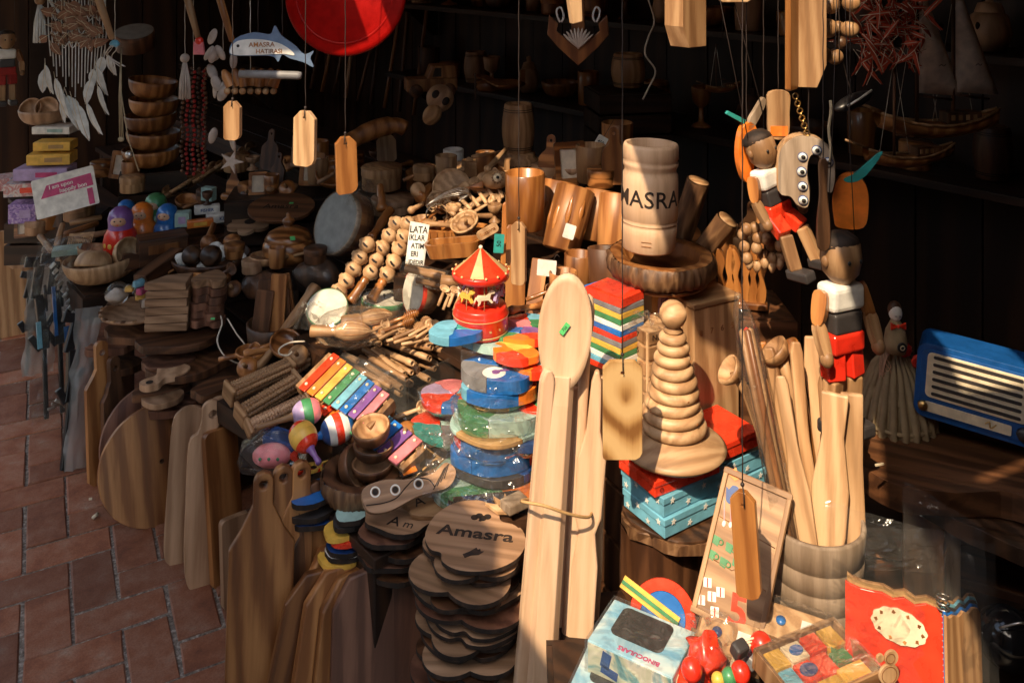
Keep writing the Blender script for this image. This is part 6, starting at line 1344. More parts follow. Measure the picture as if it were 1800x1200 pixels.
MB().prism([(-.010, 0), (0, .016), (.010, 0), (.004, -.006)], .001, T(xs + -.028, yf, L_ * .95)).obj('fish_print', 'orange', t)
for q in range(3): MB().box((0, 0, 0), (.0022, .001, .034), T(xs - .030 + .011 * q, yf, L_ * .70 + .003 * q) @ RY(-14)).obj('match_print', 'pink', t); MB().ball((0, 0, 0), (.0035, .001, .005), T(xs - .026 + .011 * q, yf, L_ * .70 - .018 + .003 * q), n=8).obj('match_head', 'white', t)
for q, (x, z) in enumerate(((-.032, .50), (-.008, .49), (-.034, .40), (-.012, .385))): MB().prism([(-.006, -.006), (.004, -.008), (.007, .006), (-.007, .007)], .001, T(x + xs, yf, L_ * z)).obj('cup_print', 'green', t); MB().torus(.004, .0012, T(x + xs + .008, yf, L_ * z) @ RX(90), n=12, k=5).obj('cup_ear', 'green', t)
MB().prism([(-.004, .022), (.004, .022), (.006, .004), (.03, -.004), (.030, -.010), (.004, -.008), (-.012, -.006), (-.012, .004)], .001, T(xs + .014, yf, L_ * .42)).obj('figure_print', 'green', t)
for q, (x, z) in enumerate(((-.030, .22), (-.006, .20), (-.018, .15), (-.034, .10), (-.008, .07))): MB().prism(rrect(.014, .014, .001, 2), .001, T(x + xs, yf, L_ * z) @ RY(-15)).obj('card_print', 'paper', t); MB().box((0, 0, 0), (.002, .0012, .013), T(x + xs, yf - .0005, L_ * z) @ RY(-15)).obj('card_line', 'scarlet', t)
text('5', .066, .0006, .0018).obj('number_print', 'scarlet', t, T(.014, yf - .0003, L_ * .13) @ RY(-8))
# boxed binocular toys
def toy_carton(label, c, d, rz, tilt):
    t = thing('toy_carton', label, 'box', T(*c) @ RZ(rz) @ RX(tilt)); a, b_, h = d
    MB().box((0, 0, h / 2), d).obj('carton', 'carton_print', t, bev=.0025)
    MB().box((0, -b_ / 2 - .0008, h / 2), (a * .97, .0012, h * .93)).obj('front_print', 'puzzle_print', t)
    MB().box((-a * .32, -b_ / 2 - .002, h * .55), (.016, .001, .026), None).obj('puzzle_print', 'deep_blue', t, RY(12)); MB().box((-a * .25, -b_ / 2 - .002, h * .32), (.03, .001, .014)).obj('puzzle_print', 'deep_blue', t, RY(10))
    text('BINOCULARS', .0155, .0003, .0004).obj('title_print', 'scarlet', t, T(a * .20, -b_ / 2 - .002, h * .15) @ RY(180) @ SCL(1, 1, 1))
    text('BINOCULARS', .012, .0003, .0003).obj('title_print', 'magenta', t, T(a * .08, -b_ * .38, h + .0006) @ RX(-90) @ RY(180))
    MB().prism(rrect(a * .62, b_ * .62, .012), .001, T(-.004, .012, h + .0006), flat=True).obj('top_window', 'window_print', t)
    MB().prism(rrect(b_ * .72, h * .55, .008), .001, T(a / 2 + .0008, 0, h * .52) @ RZ(90)).obj('side_label', 'cream', t)
    for q in range(5): MB().box((a / 2 + .002, -.0 , h * (.68 - .08 * q)), (.0008, b_ * (.5 - .05 * (q % 2)), .003)).obj('label_line', 'grey', t)
    MB().box((0, 0, h / 2), (a + .006, b_ + .006, h + .006)).jitter(.003, 40).obj('plastic_wrap', 'film', t)
toy_carton('light blue binoculars toy carton with dark window on top', P(1128, 1182, 1.49), (.150, .110, .062), -31, 0)
toy_carton('lower binoculars toy carton at the picture bottom', P(1092, 1262, 1.46), (.15, .11, .062), -24, 0)
t = thing('toy_disc', 'round toy disc in red, blue and yellow behind the toy carton', 'toy', T(*P(1165, 1085, 1.56)) @ RZ(-10) @ RX(-28)); MB().prism(circ(.058, 36), .010, holes=[circ(.040, 30)]).obj('red_ring', 'scarlet', t); MB().prism(circ(.039, 30), .009).obj('blue_centre', 'blue', t); MB().box((-.03, -.006, .008), (.11, .006, .02), RY(28)).obj('yellow_bar', 'yellow', t); MB().box((-.03, -.011, .008), (.11, .004, .006), RY(28)).obj('green_stripe', 'green', t)
c = P(1100, 1290, 1.5); crate('dark crate hidden under the binocular cartons', c.x + .02, c.y + .02, .305, .34, .3, .2, 0)
# bead toys
def beads(label, pts, Y, mats, rr, cord=True):
    t = thing('bead_toy', label, 'bead toy', T(*P(*pts[0], Y)))
    o = P(*pts[0], Y)
    for (u, v), m, r_ in zip(pts, mats, rr):
        q = P(u, v, Y) - o; b_ = MB().ball(tuple(q), (r_, r_, r_ * 1.04), n=24).obj('wooden_ball', m, t)
    return t
beads('string of red, green and yellow wooden balls at the bottom edge', [(1216, 1176), (1302, 1181), (1282, 1189), (1262, 1194)], 1.38, ['red', 'red', 'green', 'yellow'], [.0165, .0152, .0128, .0105])
t = beads('big red wooden ball with white cord loops', [(1338, 1133)], 1.42, ['red'], [.0182])
for q in range(3): MB().tube(spl([(-.006, .0, .012 - .004 * q), (-.030, -.006, .010 - .006 * q), (-.046, -.008, -.012 - .006 * q), (-.050, -.004, -.034), (-.044, .002, -.046)], 6, False), .0016, 6).obj('cord_loop', 'cream', t)
for k, (u, v, m, lb) in enumerate([(1300, 1140, 'charcoal', 'dark grey wooden link behind the white cord loops'), (1322, 1158, 'grey', 'grey wooden link below the big red ball'), (1225, 1196, 'charcoal', 'grey wooden link under the bottom red ball'), (1360, 1170, 'charcoal', 'dark link beside the block puzzle box')]):
    o = MB().box((0, 0, 0), (.026, .02, .022)).obj('wooden_link', m, None, T(*P(u, v, 1.40 + .02 * (k % 2))) @ RZ(30 + 20 * k) @ RX(20), bev=.005, seg=3); tag(o, lb, 'toy')
t = thing('orange_wrapper', 'crumpled orange cellophane beside the toy carton', 'wrapper', T(*P(1240, 1150, 1.43))); MB().ball((0, 0, 0), (.028, .02, .028), n=16).jitter(.022, 40, 4).obj('cellophane', 'scarlet', t); MB().ball((-.02, -.006, -.03), (.022, .016, .016), n=14).jitter(.016, 50, 2).obj('cellophane', 'scarlet', t)
for k, (u, v, rz, tl, lb) in enumerate([(1283, 1128, -28, 20, 'pale flat wooden game box leaning under the counting board'), (1262, 1160, -28, 10, 'lower pale flat wooden game box beside the red balls'), (1395, 1110, -28, 12, 'pale game box with blue button behind the block puzzle')]):
    t = thing('game_box', lb, 'box', T(*P(u, v, 1.48)) @ RZ(rz) @ RX(tl)); MB().box((0, 0, 0), (.11, .07, .018)).obj('box_body', 'light_wood_x', t, bev=.002); MB().box((0, 0, .011), (.10, .06, .003)).obj('lid', 'pale_wood', t, bev=.001)
    MB().lathe([(0, 0), (.008, 0), (.008, .004), (0, .005)], 14).obj('button', ['deep_blue', 'green', 'blue'][k], t, T(-.02, 0, .0125)); MB().box((.025, .004, .0135), (.026, .02, .001)).obj('paper_label', 'paper', t)
    MB().box((0, 0, .004), (.118, .078, .03)).jitter(.004, 40, k).obj('plastic_wrap', 'film', t)
# block puzzle box
t = thing('block_puzzle', 'shallow wooden box of coloured geometric blocks under clear lid', 'puzzle', T(*P(1436, 1192, 1.36)) @ RZ(24) @ RX(5)); a, b_ = .155, .10
MB().box((0, 0, .004), (a, b_, .006)).obj('box_floor', 'light_wood_x', t)
for sy in (-1, 1): MB().box((0, sy * (b_ / 2), .016), (a + .008, .006, .032)).obj('side_wall', 'light_wood_x', t, bev=.001)
for sx in (-1, 1): MB().box((sx * a / 2, 0, .016), (.006, b_ - .007, .032)).obj('side_wall', 'light_wood', t, bev=.001)
bl = [(-.055, .028, .03, .03, 'yellow'), (-.02, .028, .034, .03, 'cream'), (.018, .03, .03, .03, 'scarlet'), (.052, .028, .03, .034, 'yellow'), (-.058, -.008, .026, .034, 'sky_blue'), (-.026, -.006, .03, .032, 'scarlet'), (.008, -.006, .03, .034, 'scarlet'), (.042, -.004, .03, .02, 'green'), (-.05, -.036, .04, .018, 'blue'), (-.008, -.036, .036, .02, 'yellow'), (.04, -.032, .05, .024, 'yellow')]
for x, y, w_, d, m in bl: MB().box((x, y, .018), (w_, d, .02)).obj('block', m, t, bev=.0015)
MB().prism(circ(.012, 22, -.018, .028, .7), .002, flat=True).obj('round_block', 'blue', t, T(0, 0, .0282)); MB().prism(circ(.015, 22, -.024, -.006, .7), .002, flat=True).obj('round_block', 'deep_blue', t, T(0, 0, .0282)); MB().prism([(.0, -.01), (.016, .012), (.028, -.006), (.02, -.012)], .002, flat=True).obj('angle_block', 'green', t, T(.02, .0, .0282))
MB().box((0, 0, .035), (a + .006, b_ + .004, .002)).jitter(.0015, 60).obj('clear_lid', 'film', t)
# red scalloped notebook in plastic
t = thing('red_notebook', 'red scalloped notebook with cream oval plate in clear plastic', 'notebook', T(*P(1572, 1262, 1.36)) @ RZ(-20) @ RX(-12)); h = .172; w_ = .14
def scal(w_, h, n=9): return [(-w_ / 2, 0), (w_ / 2, 0), (w_ / 2, h * .9)] + [(w_ / 2 - w_ * (k + .5) / n, h * (.93 + .045 * abs(math.sin(k * 1.35 + .6)) + .03 * k / n)) for k in range(n)] + [(-w_ / 2, h * 1.02)]
MB().prism(scal(w_, h), .006, T(0, 0, 0)).obj('front_cover', 'scarlet', t, bev=.001); MB().prism(scal(w_ * .99, h * 1.012), .012, T(.002, .011, 0)).obj('pages', 'card_brown', t); MB().prism(scal(w_, h * 1.02), .006, T(.003, .021, 0)).obj('back_cover', 'light_wood', t)
ov = MB().prism([(.040 * math.cos(q) * (1 + .03 * math.sin(12 * q)), .024 * math.sin(q) * (1 + .03 * math.sin(12 * q))) for q in [2 * math.pi * i / 48 for i in range(48)]], .003).obj('oval_plate', 'cream', t, T(.008, -.005, h * .75) @ RY(8), bev=.0008)
for q in range(10):
    a = 2 * math.pi * q / 10; MB().prism([(-.003, 0), (0, .004), (.003, 0), (0, -.002)], .001).obj('cut_out', 'oil_wood', ov, T(.033 * math.cos(a), -.002, .0185 * math.sin(a)) @ RY(math.degrees(-a) + 90))
for q in range(22): MB().torus(.009, .0012, T(w_ / 2 + .002, .006, .008 + .0082 * q), n=14, k=5).obj('spiral_ring', 'steel', t)
MB().box((.012, .03, h * .45), (.16, .004, h * .9)).obj('inner_card', 'card_brown', t)
for q, m in enumerate(('light_wood', 'blue', 'charcoal', 'sky_blue', 'light_wood')): MB().prism(scal(.1, h * .95, 7), .005, T(.10, .02 + .012 * q, 0) @ RZ(55)).obj('back_notebook', m, t, bev=.001)
nx, nz = 12, 16
vs_ = [(-.10 + .25 * x / (nx - 1), -.018 + .05 * (x / (nx - 1)) ** 2 + .010 * noise.noise(Vector((x * .7, z * .7, 3))), .0 + .29 * z / (nz - 1) - .03 * x / (nx - 1)) for z in range(nz) for x in range(nx)]
MB().add(vs_, [(z * nx + x, z * nx + x + 1, z * nx + nx + x + 1, z * nx + nx + x) for z in range(nz - 1) for x in range(nx - 1)], None, 0, True).obj('plastic_bag', 'film', t)
vs_ = [(.02 + .12 * x / (nx - 1), .06 + .012 * noise.noise(Vector((x * .6, z * .6, 9))), .10 + .22 * z / (nz - 1) - .05 * x / (nx - 1)) for z in range(nz) for x in range(nx)]
MB().add(vs_, [(z * nx + x, z * nx + x + 1, z * nx + nx + x + 1, z * nx + nx + x) for z in range(nz - 1) for x in range(nx - 1)], None, 0, True).obj('plastic_bag', 'film', t)
t = thing('bear_cutout', 'small pale wooden cut-out with curls hanging before the red notebook', 'ornament', T(*P(1562, 1172, 1.31)) @ RZ(10)); MB().prism(circ(.016, 22, 0, -.01), .004).obj('body', 'pale_wood', t, bev=.001); MB().prism(circ(.011, 20, .004, .014), .004).obj('head', 'pale_wood', t, bev=.001); MB().prism(circ(.006, 14, -.014, .016), .004).obj('ear', 'pale_wood', t, bev=.001); MB().torus(.007, .0006, T(.002, -.0024, .014) @ RX(90), n=14, k=4).obj('burnt_line', 'oil_wood', t); MB().torus(.012, .0006, T(0, -.0024, -.01) @ RX(90), n=18, k=4).obj('burnt_line', 'oil_wood', t)

# ---- slab table with the radio
sc0 = P(1650, 800, 1.80)
t = thing('slab_table', 'thick live-edge slab table under the blue radio', 'table', T(sc0.x, sc0.y, 0) @ RZ(-22)); zt_ = sc0.z
MB().prism(spl([(-.17, -.03), (-.15, .08), (-.02, .17), (.16, .18), (.33, .12), (.34, -.06), (.19, -.11), (.10, -.085), (-.03, -.14), (-.13, -.12)], 5), .05, T(0, 0, zt_ - .05), flat=True).jitter(.006, 18).obj('slab_top', 'dark_wood_x', t, bev=.006)
MB().prism(spl([(-.10, -.02), (-.1, .1), (.1, .15), (.34, .10), (.36, -.10), (.2, -.17), (.02, -.12)], 5), .035, T(.03, -.01, zt_ - .09), flat=True).jitter(.008, 20).obj('lower_slab', 'walnut_wood', t, bev=.005)
MB().box((-.03, -.02, (zt_ - .09) / 2), (.075, .06, zt_ - .09)).obj('leg', 'oil_wood', t, bev=.003); MB().box((.022, -.035, (zt_ - .09) / 2), (.026, .05, zt_ - .09)).obj('leg_edge', 'grey_wood', t, bev=.002); MB().box((.26, .02, (zt_ - .09) / 2), (.075, .06, zt_ - .09)).obj('leg', 'dark_wood', t, bev=.003)
tag(MB().box((0, 0, 0), (.018, .003, .003)).obj('wood_chip', 'cream', None, T(*P(1546, 816, 1.66)) @ RZ(15)), 'pale wood chip lying on the slab table', 'chip')
rc = P(1712, 760, 1.84)
t = thing('retro_radio', 'blue retro radio with cream slatted speaker grille', 'radio', T(rc.x, rc.y, rc.z + .022) @ RZ(-30) @ RY(4)); w_, d, h = .225, .085, .155
MB().prism(rrect(w_, h, .022, 5, 0, h / 2), d).obj('case', 'radio_blue', t, bev=.004)
MB().prism(rrect(w_ * .92, h * .86, .016, 5, 0, h / 2), .004, T(0, -d / 2 - .001, 0)).obj('front_plate', 'radio_blue', t, bev=.001)
gp = MB().prism(rrect(w_ * .82, h * .60, .010, 4, 0, h * .60), .004, T(0, -d / 2 - .004, 0)).obj('grille_plate', 'cream', t, bev=.001)
for q in range(6): MB().prism(rrect(w_ * .72, .0065, .003, 3), .004, T(0, -d / 2 - .0055, h * (.36 + .098 * q))).obj('grille_slot', 'charcoal', gp)
MB().prism(rrect(w_ * .70, h * .13, .003, 3), .003, T(-.012, -d / 2 - .004, h * .17)).obj('dial_window', 'cream', t); MB().lathe([(0, 0), (.013, 0), (.012, .008), (0, .009)], 24).obj('tuning_knob', 'charcoal', t, T(w_ * .39, -d / 2 - .003, h * .17) @ RX(90)); MB().lathe([(0, 0), (.010, 0), (.009, .008), (0, .009)], 24).obj('volume_knob', 'brass', t, T(-w_ * .42, -d / 2 - .003, h * .17) @ RX(90))
MB().tube(spl([(.02, 0, 0), (.028, 0, .006), (.03, 0, -.006), (.04, 0, .004)], 4, False), .0012, 5, T(0, -d / 2 - .006, h * .17)).obj('script_emblem', 'brass', t)
for sx in (-1, 1): MB().lathe([(0, -.012), (.012, -.012), (.010, 0), (0, 0)], 14).obj('foot', 'charcoal', t, T(sx * .08, 0, .001))
# straw-skirted figure ornament
dc = P(1572, 770, 1.93)
t = thing('straw_ornament', 'dark pleated straw cone with red paper roses on top', 'ornament', T(*dc))
MB().lathe([(0, 0), (.085, 0), (.078, .05), (.062, .11), (.04, .16), (.02, .19), (0, .195)], 30, wob=.1).obj('core', 'straw', t)
for q in range(22): MB().tube([(.085 * math.cos(R(q * 16.4)), .085 * math.sin(R(q * 16.4)), 0), (.078 * math.cos(R(q * 16.4)), .078 * math.sin(R(q * 16.4)), .06), (.042 * math.cos(R(q * 16.4)), .042 * math.sin(R(q * 16.4)), .155), (.018 * math.cos(R(q * 16.4)), .018 * math.sin(R(q * 16.4)), .19)], [.009, .0085, .006, .004], 6).obj('straw_bundle', 'straw', t)
for q in range(2): MB().torus(.080 - .02 * q, .005, T(0, 0, .05 + .05 * q), n=28, k=6).obj('plait', 'straw', t)
for q, (x, z) in enumerate(((0.01, .205), (.04, .18))):
    for j in range(9): MB().ball((0, 0, 0), (.010, .004, .008), n=8).obj('rose_petal', 'red', t, T(x, -.028, z) @ RY(40 * j) @ T(.006, 0, .004) @ RX(25))
for q in range(8): MB().tube(spl([(-.01 - .004 * q, -.02, .20), (-.03 - .002 * q, -.03, .19 - .01 * q), (-.022, -.034, .17 - .01 * q), (-.04, -.03, .15 - .01 * q)], 4, False), .001, 4).obj('raffia_curl', 'skin_tone', t)
t = thing('bow_doll', 'tiny doll ornament with white head and red bow', 'doll', T(*P(1574, 618, 1.88)))
MB().lathe([(0, 0), (.020, 0), (.024, .02), (.020, .045), (.010, .066), (0, .068)], 22).obj('body', 'straw', t); MB().ball((0, 0, .082), (.0135, .0135, .018), n=20).obj('head', 'white', t); MB().ball((0, .004, .088), (.0145, .0125, .018), n=16).obj('hair', 'dark_wood', t)
for sx in (-1, 1): MB().prism([(0, 0), (sx * .016, .008), (sx * .016, -.008)], .005, T(0, -.014, .060)).obj('bow_loop', 'scarlet', t, bev=.001); MB().box((sx * .0045, -.0132, .080), (.005, .001, .0008)).obj('closed_eye', 'black', t)
MB().ball((0, -.015, .060), .004, n=8).obj('bow_knot', 'scarlet', t); MB().lathe([(0, 0), (.010, 0), (.010, .003), (.006, .003), (.005, .001), (0, .001)], 18).obj('camera_lens', 'black', t, T(.003, -.024, .02) @ RX(90)); MB().lathe([(.004, 0), (.0055, .001), (.004, .002)], 14).obj('lens_ring', 'cream', t, T(.003, -.027, .02) @ RX(90))
# dark glass globe low right
t = thing('glass_lantern', 'dark glass lantern globe in the lower corner shade', 'lantern', T(*P(1770, 1120, 1.55))); MB().ball((0, 0, 0), .05, n=24).obj('globe', 'glossy_black', t); MB().tube(spl([(-.03, -.03, .04), (0, -.045, .06), (.03, -.03, .04)], 5, False), .002, 6).obj('handle', 'steel', t)
t = thing('wooden_chest', 'dark patterned chest in the shade under the slab table', 'chest', T(*P(1790, 1080, 1.85)) @ RZ(-25)); MB().box((0, 0, -.05), (.3, .2, .26)).obj('chest_body', 'walnut_wood', t, bev=.004); MB().box((0, 0, .095), (.31, .21, .03)).obj('lid', 'dark_wood_x', t, bev=.003)

# carved wavy wooden holder right of the bark bowl
t = thing('wavy_holder', 'carved orange wooden holder with wavy upright fins beside the bark bowl', 'holder', T(*P(1288, 525, 2.12)) @ RZ(-15))
for q in range(8): MB().prism(spl([(-.008, 0), (.008, 0), (.012, .03), (.006, .06), (.013, .09), (.004, .125 - .006 * (q % 3)), (-.006, .12), (-.010, .08), (-.004, .05), (-.012, .02)], 3), .03).obj('wavy_fin', 'honey_wood', t, T(-.065 + .0185 * q, 0, 0) @ RY(rnd.uniform(-4, 4)), bev=.003)
MB().box((0, .01, -.006), (.16, .07, .016)).obj('base', 'oil_wood', t, bev=.003)
c = P(1288, 530, 2.12); t = thing('wooden_crate', 'dark crate hidden under the wavy wooden holder', 'crate', T(c.x + .02, c.y + .02, 0)); h = c.z - .012
for k in range(5): MB().box((0, -.09, h * (k + .5) / 5), (.22, .012, h / 5 - .012)).obj('slat', 'dark_wood_x', t); MB().box((.105, 0, h * (k + .5) / 5), (.012, .16, h / 5 - .012)).obj('slat', 'dark_wood', t); MB().box((-.105, 0, h * (k + .5) / 5), (.012, .16, h / 5 - .012)).obj('slat', 'dark_wood', t)
MB().box((0, 0, h - .006), (.21, .17, .010)).obj('top_board', 'dark_wood', t)

t = thing('wooden_crate', 'large dark crate added behind the utensil pot to cover bright ground', 'crate', T(.80, 2.12, 0) @ RZ(-15))  # added to hide sunlit ground so this corner stays dark
for k in range(5): MB().box((0, -.16, .085 * (k + .5)), (.62, .012, .074)).obj('slat', 'dark_wood_x', t); MB().box((-.30, 0, .085 * (k + .5)), (.012, .30, .074)).obj('slat', 'dark_wood', t)
MB().box((0, 0, .43), (.62, .33, .012)).obj('top_board', 'dark_wood_x', t)
# loose crumpled clear plastic lying about
def crumple(label, c, w_, d, h, seed, M2=None, n=15):
    vs_ = []
    for j in range(n):
        for i in range(n):
            x, y = i / (n - 1) - .5, j / (n - 1) - .5; q = Vector((x * 4.2 + seed, y * 4.2, seed * 1.3))
            e = (1 - abs(noise.noise(q))) * .6 + (1 - abs(noise.noise(q * 2.3))) * .4
            f = max(0, 1 - (2 * x) ** 4) * max(0, 1 - (2 * y) ** 4)
            vs_.append((w_ * x * (1 + .2 * noise.noise(q * .7)), d * y * (1 + .2 * noise.noise(q * .9)), h * (e - .45) * (.35 + f)))
    o = MB().add(vs_, [(j * n + i, j * n + i + 1, j * n + n + i + 1, j * n + n + i) for j in range(n - 1) for i in range(n - 1)], None, 0, False).obj('crumpled_film', 'film', None, T(*c) @ (M2 or Matrix.Identity(4)))
    return tag(o, label, 'plastic wrap')
crumple('crumpled clear plastic sticking out low from the puzzle tower', P(780, 805, 1.97), .13, .12, .07, 1, RX(25))
crumple('crumpled clear plastic hanging over the lower puzzles', P(850, 745, 1.86), .17, .09, .05, 2, RX(62))
crumple('clear plastic stretched over the upper puzzles', P(860, 655, 1.90), .13, .08, .035, 7, RX(60))
crumple('crinkled plastic spread over the green bottom puzzle', P(840, 830, 1.84), .20, .10, .04, 3, RX(30))
crumple('clear plastic bunched beside the cream drum', P(545, 560, 2.34), .07, .08, .07, 4, RX(30))
crumple('clear plastic draped over the drum with a hole in its side', P(668, 538, 2.44), .16, .10, .05, 5, RX(35))
crumple('clear plastic over the rainbow xylophone', P(620, 668, 2.07), .16, .12, .02, 6, RZ(-35) @ RX(20))
crumple('clear plastic bunched in front of the counting board', P(1245, 1130, 1.44), .09, .08, .07, 8, RX(20))
crumple('crinkled plastic top of the notebook bag', P(1590, 965, 1.42), .13, .06, .05, 9, RX(70))
crumple('crinkled plastic hanging beside the notebook spines', P(1680, 1060, 1.44), .07, .16, .04, 10, RX(75))
crumple('clear plastic lump on the pale calendar blocks', P(1135, 575, 1.93), .08, .06, .05, 11, RX(10))
crumple('clear plastic bunched above the grey frame drum', P(640, 345, 2.76), .10, .09, .08, 12, RX(30))
crumple('shiny plastic bunched at the top of the rifle bag', P(95, 470, 2.95), .13, .18, .06, 13, RX(65))
crumple('shiny plastic bunched at the foot of the rifle bag', P(95, 715, 2.88), .12, .10, .06, 14, RX(60))
# ================================================================ things hanging from the added awning
ZT = 1.945
def string(t, p, mat='cord_black', r_=.0011, top=ZT):
    "cord from local point p of thing t (unrotated in z) up to the added awning"
    z = top - t.matrix_world.translation.z
    n = 30; MB().tube([(p[0] + .0006 * math.sin(k * 2.1), p[1], p[2] + (z - p[2]) * k / n) for k in range(n + 1)], r_, 5).obj('string', mat, t, t.matrix_world.to_3x3().inverted().to_4x4() if False else None)
def tagshape(w_, h, c, c2=None): c2 = c if c2 is None else c2; return [(-w_ / 2 + c2 * .3, 0), (w_ / 2 - c, 0), (w_ / 2 - c * .3, c * .4), (w_ / 2, c), (w_ / 2, h - c), (w_ / 2 - c, h), (-w_ / 2 + c, h), (-w_ / 2, h - c), (-w_ / 2, c2 * .3)]
def hang_tag(label, u, v0, v1, Y, wpx, yaw, mat, th=.012, c=.3, name='wind_chime_tag', roll=0, out=None, cord='cord_black'):
    w_ = px(wpx, Y); h = px(v1 - v0, Y); b0 = P(u, v1, Y)
    t = thing(name, label, 'hanging tag', T(*b0))
    M = T(0, 0, h) @ RZ(yaw) @ RY(roll) @ T(0, 0, -h)
    o = MB().prism(out(w_, h) if out else tagshape(w_, h, w_ * c), th, holes=[circ(w_ * .05, 10, 0, h * .88)]).obj('tag_plate', mat, t, M, bev=.0012)
    MB().tube([(0, -th, h * .88), (0, -th * .8, h * 1.0), (0, 0, h * 1.06)], .0012, 5).obj('knot', cord, t); MB().ball((0, 0, h * 1.06), .0035, n=8).obj('knot', cord, t)
    string(t, (0, 0, h * 1.05), cord); return t
hang_tag('small lit wooden tag hanging lowest left above the far bowls', 409, 178, 246, 2.0, 33, -18, 'light_wood', .010)
hang_tag('pale lit wooden tag in the middle of the three hanging tags', 537, 195, 292, 2.0, 44, -22, 'pale_wood', .012, roll=1)
hang_tag('orange-brown wooden tag hanging over the large grey drum', 607, 240, 340, 2.0, 37, 24, 'honey_wood', .014, roll=-2)
hang_tag('brown wooden tag hanging before the tall orange boards', 912, 390, 500, 1.95, 28, -30, 'light_wood', .010)
hang_tag('flame-grained wooden tag hanging beside the ring pyramid', 1094, 633, 806, 1.62, 69, 0, 'flame_wood', .010, .18)
hang_tag('pointed brown wooden tag hanging before the counting board', 1305, 862, 1045, 1.42, 44, -30, 'honey_wood', .012, .35, roll=-4)
# larger chime boards at the top edge
def chime_board(label, u, v1, Y, wpx, h, yaw, mat, th, out=None, parts=None):
    w_ = px(wpx, Y); t = thing('chime_board', label, 'hanging board', T(*P(u, v1, Y)) @ RZ(yaw))
    MB().prism(out(w_, h) if out else tagshape(w_, h, w_ * .25), th).obj('board', mat, t, bev=.0015)
    string(t, (0, 0, h)); return t
chime_board('thick ochre board with slanted end hanging at the top', 1205, 82, 1.85, 62, .16, 38, 'light_wood', .05, lambda w_, h: [(-w_ * .25, 0), (w_ * .5, 0), (w_ * .5, h), (-w_ * .5, h), (-w_ * .5, h * .28)])
chime_board('long orange-edged board hanging beside the bead string', 1392, 158, 1.72, 36, .26, 50, 'honey_wood', .012)
chime_board('long plain board with pale edge hanging beside the orange board', 1424, 152, 1.74, 52, .26, -12, 'light_wood', .03, lambda w_, h: [(-w_ * .5, 0), (w_ * .2, 0), (w_ * .5, h * .17), (w_ * .5, h), (-w_ * .5, h)])
chime_board('pale board end catching sun at the very top', 1295, 4, 1.8, 64, .08, 0, 'pale_wood', .02)
chime_board('pale slanted board hanging before the wooden anchor', 1007, 42, 1.95, 30, .12, 18, 'pale_wood', .02, lambda w_, h: [(-w_ * .1, 0), (w_ * .5, .005), (w_ * .4, h), (-w_ * .6, h)])
t = thing('hanging_paddle', 'short brown paddle hanging above the puppet head', 'paddle', T(*P(1368, 240, 1.80))); MB().prism(spl([(-.018, 0), (.018, 0), (.022, .05), (.02, .09), (-.02, .09), (-.022, .05)], 4), .010).obj('paddle', 'light_wood', t, bev=.002); MB().box((0, -.001, .012), (.0345, .0115, .02)).obj('red_band', 'orange', t); string(t, (0, 0, .09))
t = thing('hanging_paddle', 'long dark spatula hanging over the right puppet', 'paddle', T(*P(1447, 435, 1.66))); MB().prism(spl([(-.010, 0), (.010, 0), (.012, .05), (.007, .10), (.008, .16), (-.008, .16), (-.007, .10), (-.012, .05)], 4), .008).obj('paddle', 'walnut_wood', t, bev=.002); string(t, (0, 0, .16))
# rope
tag(MB().tube([P(1459 + 2 * math.sin(k), 285 - 12 * k, 1.70) for k in range(10)], .003, 8).obj('thin_rope', 'rope', None), 'short twisted rope hanging over the googly-eyed plates', 'rope')
# ball string with carved faces
t = thing('ball_chime', 'chime of carved pale wooden balls beside the long boards', 'chime', T(*P(1475, 105, 1.80)))
for k, (u, v, r_) in enumerate([(1455, 50, .020), (1494, 52, .0185), (1474, 48, .013), (1447, 97, .017), (1468, 100, .0165), (1460, 8, .02), (1496, 6, .018), (1478, 75, .014)]):
    q = P(u, v, 1.80 + .02 * (k % 3)) - P(1475, 105, 1.80); MB().ball(tuple(q), r_, n=20).obj('wooden_ball', 'light_wood' if k != 7 else 'walnut_wood', t)
string(t, (.0, 0, .0))
t = thing('dark_slipper', 'small black boat-shaped ornament with white edge', 'ornament', T(*P(1500, 178, 1.85)) @ RZ(20) @ RY(-18)); MB().ball((0, 0, 0), (.05, .02, .014), n=20).obj('hull', 'black', t); MB().tube([(-.03, -.018, .004), (.0, -.020, .008), (.042, -.012, .010)], .0025, 6).obj('white_edge', 'white', t); string(t, (0, 0, .01))
t = thing('gold_chain', 'gold link chain hanging over the googly-eyed plates', 'chain', T(*P(1420, 240, 1.74)))
for k in range(12): MB().torus(.0055, .0014, T(-.0022 * k, 0, .0072 * k) @ RY(12) @ RX(90) @ RY(0) @ RZ(0) @ (RX(0) if k % 2 else RY(70)), n=12, k=5).obj('link', 'brass', t)
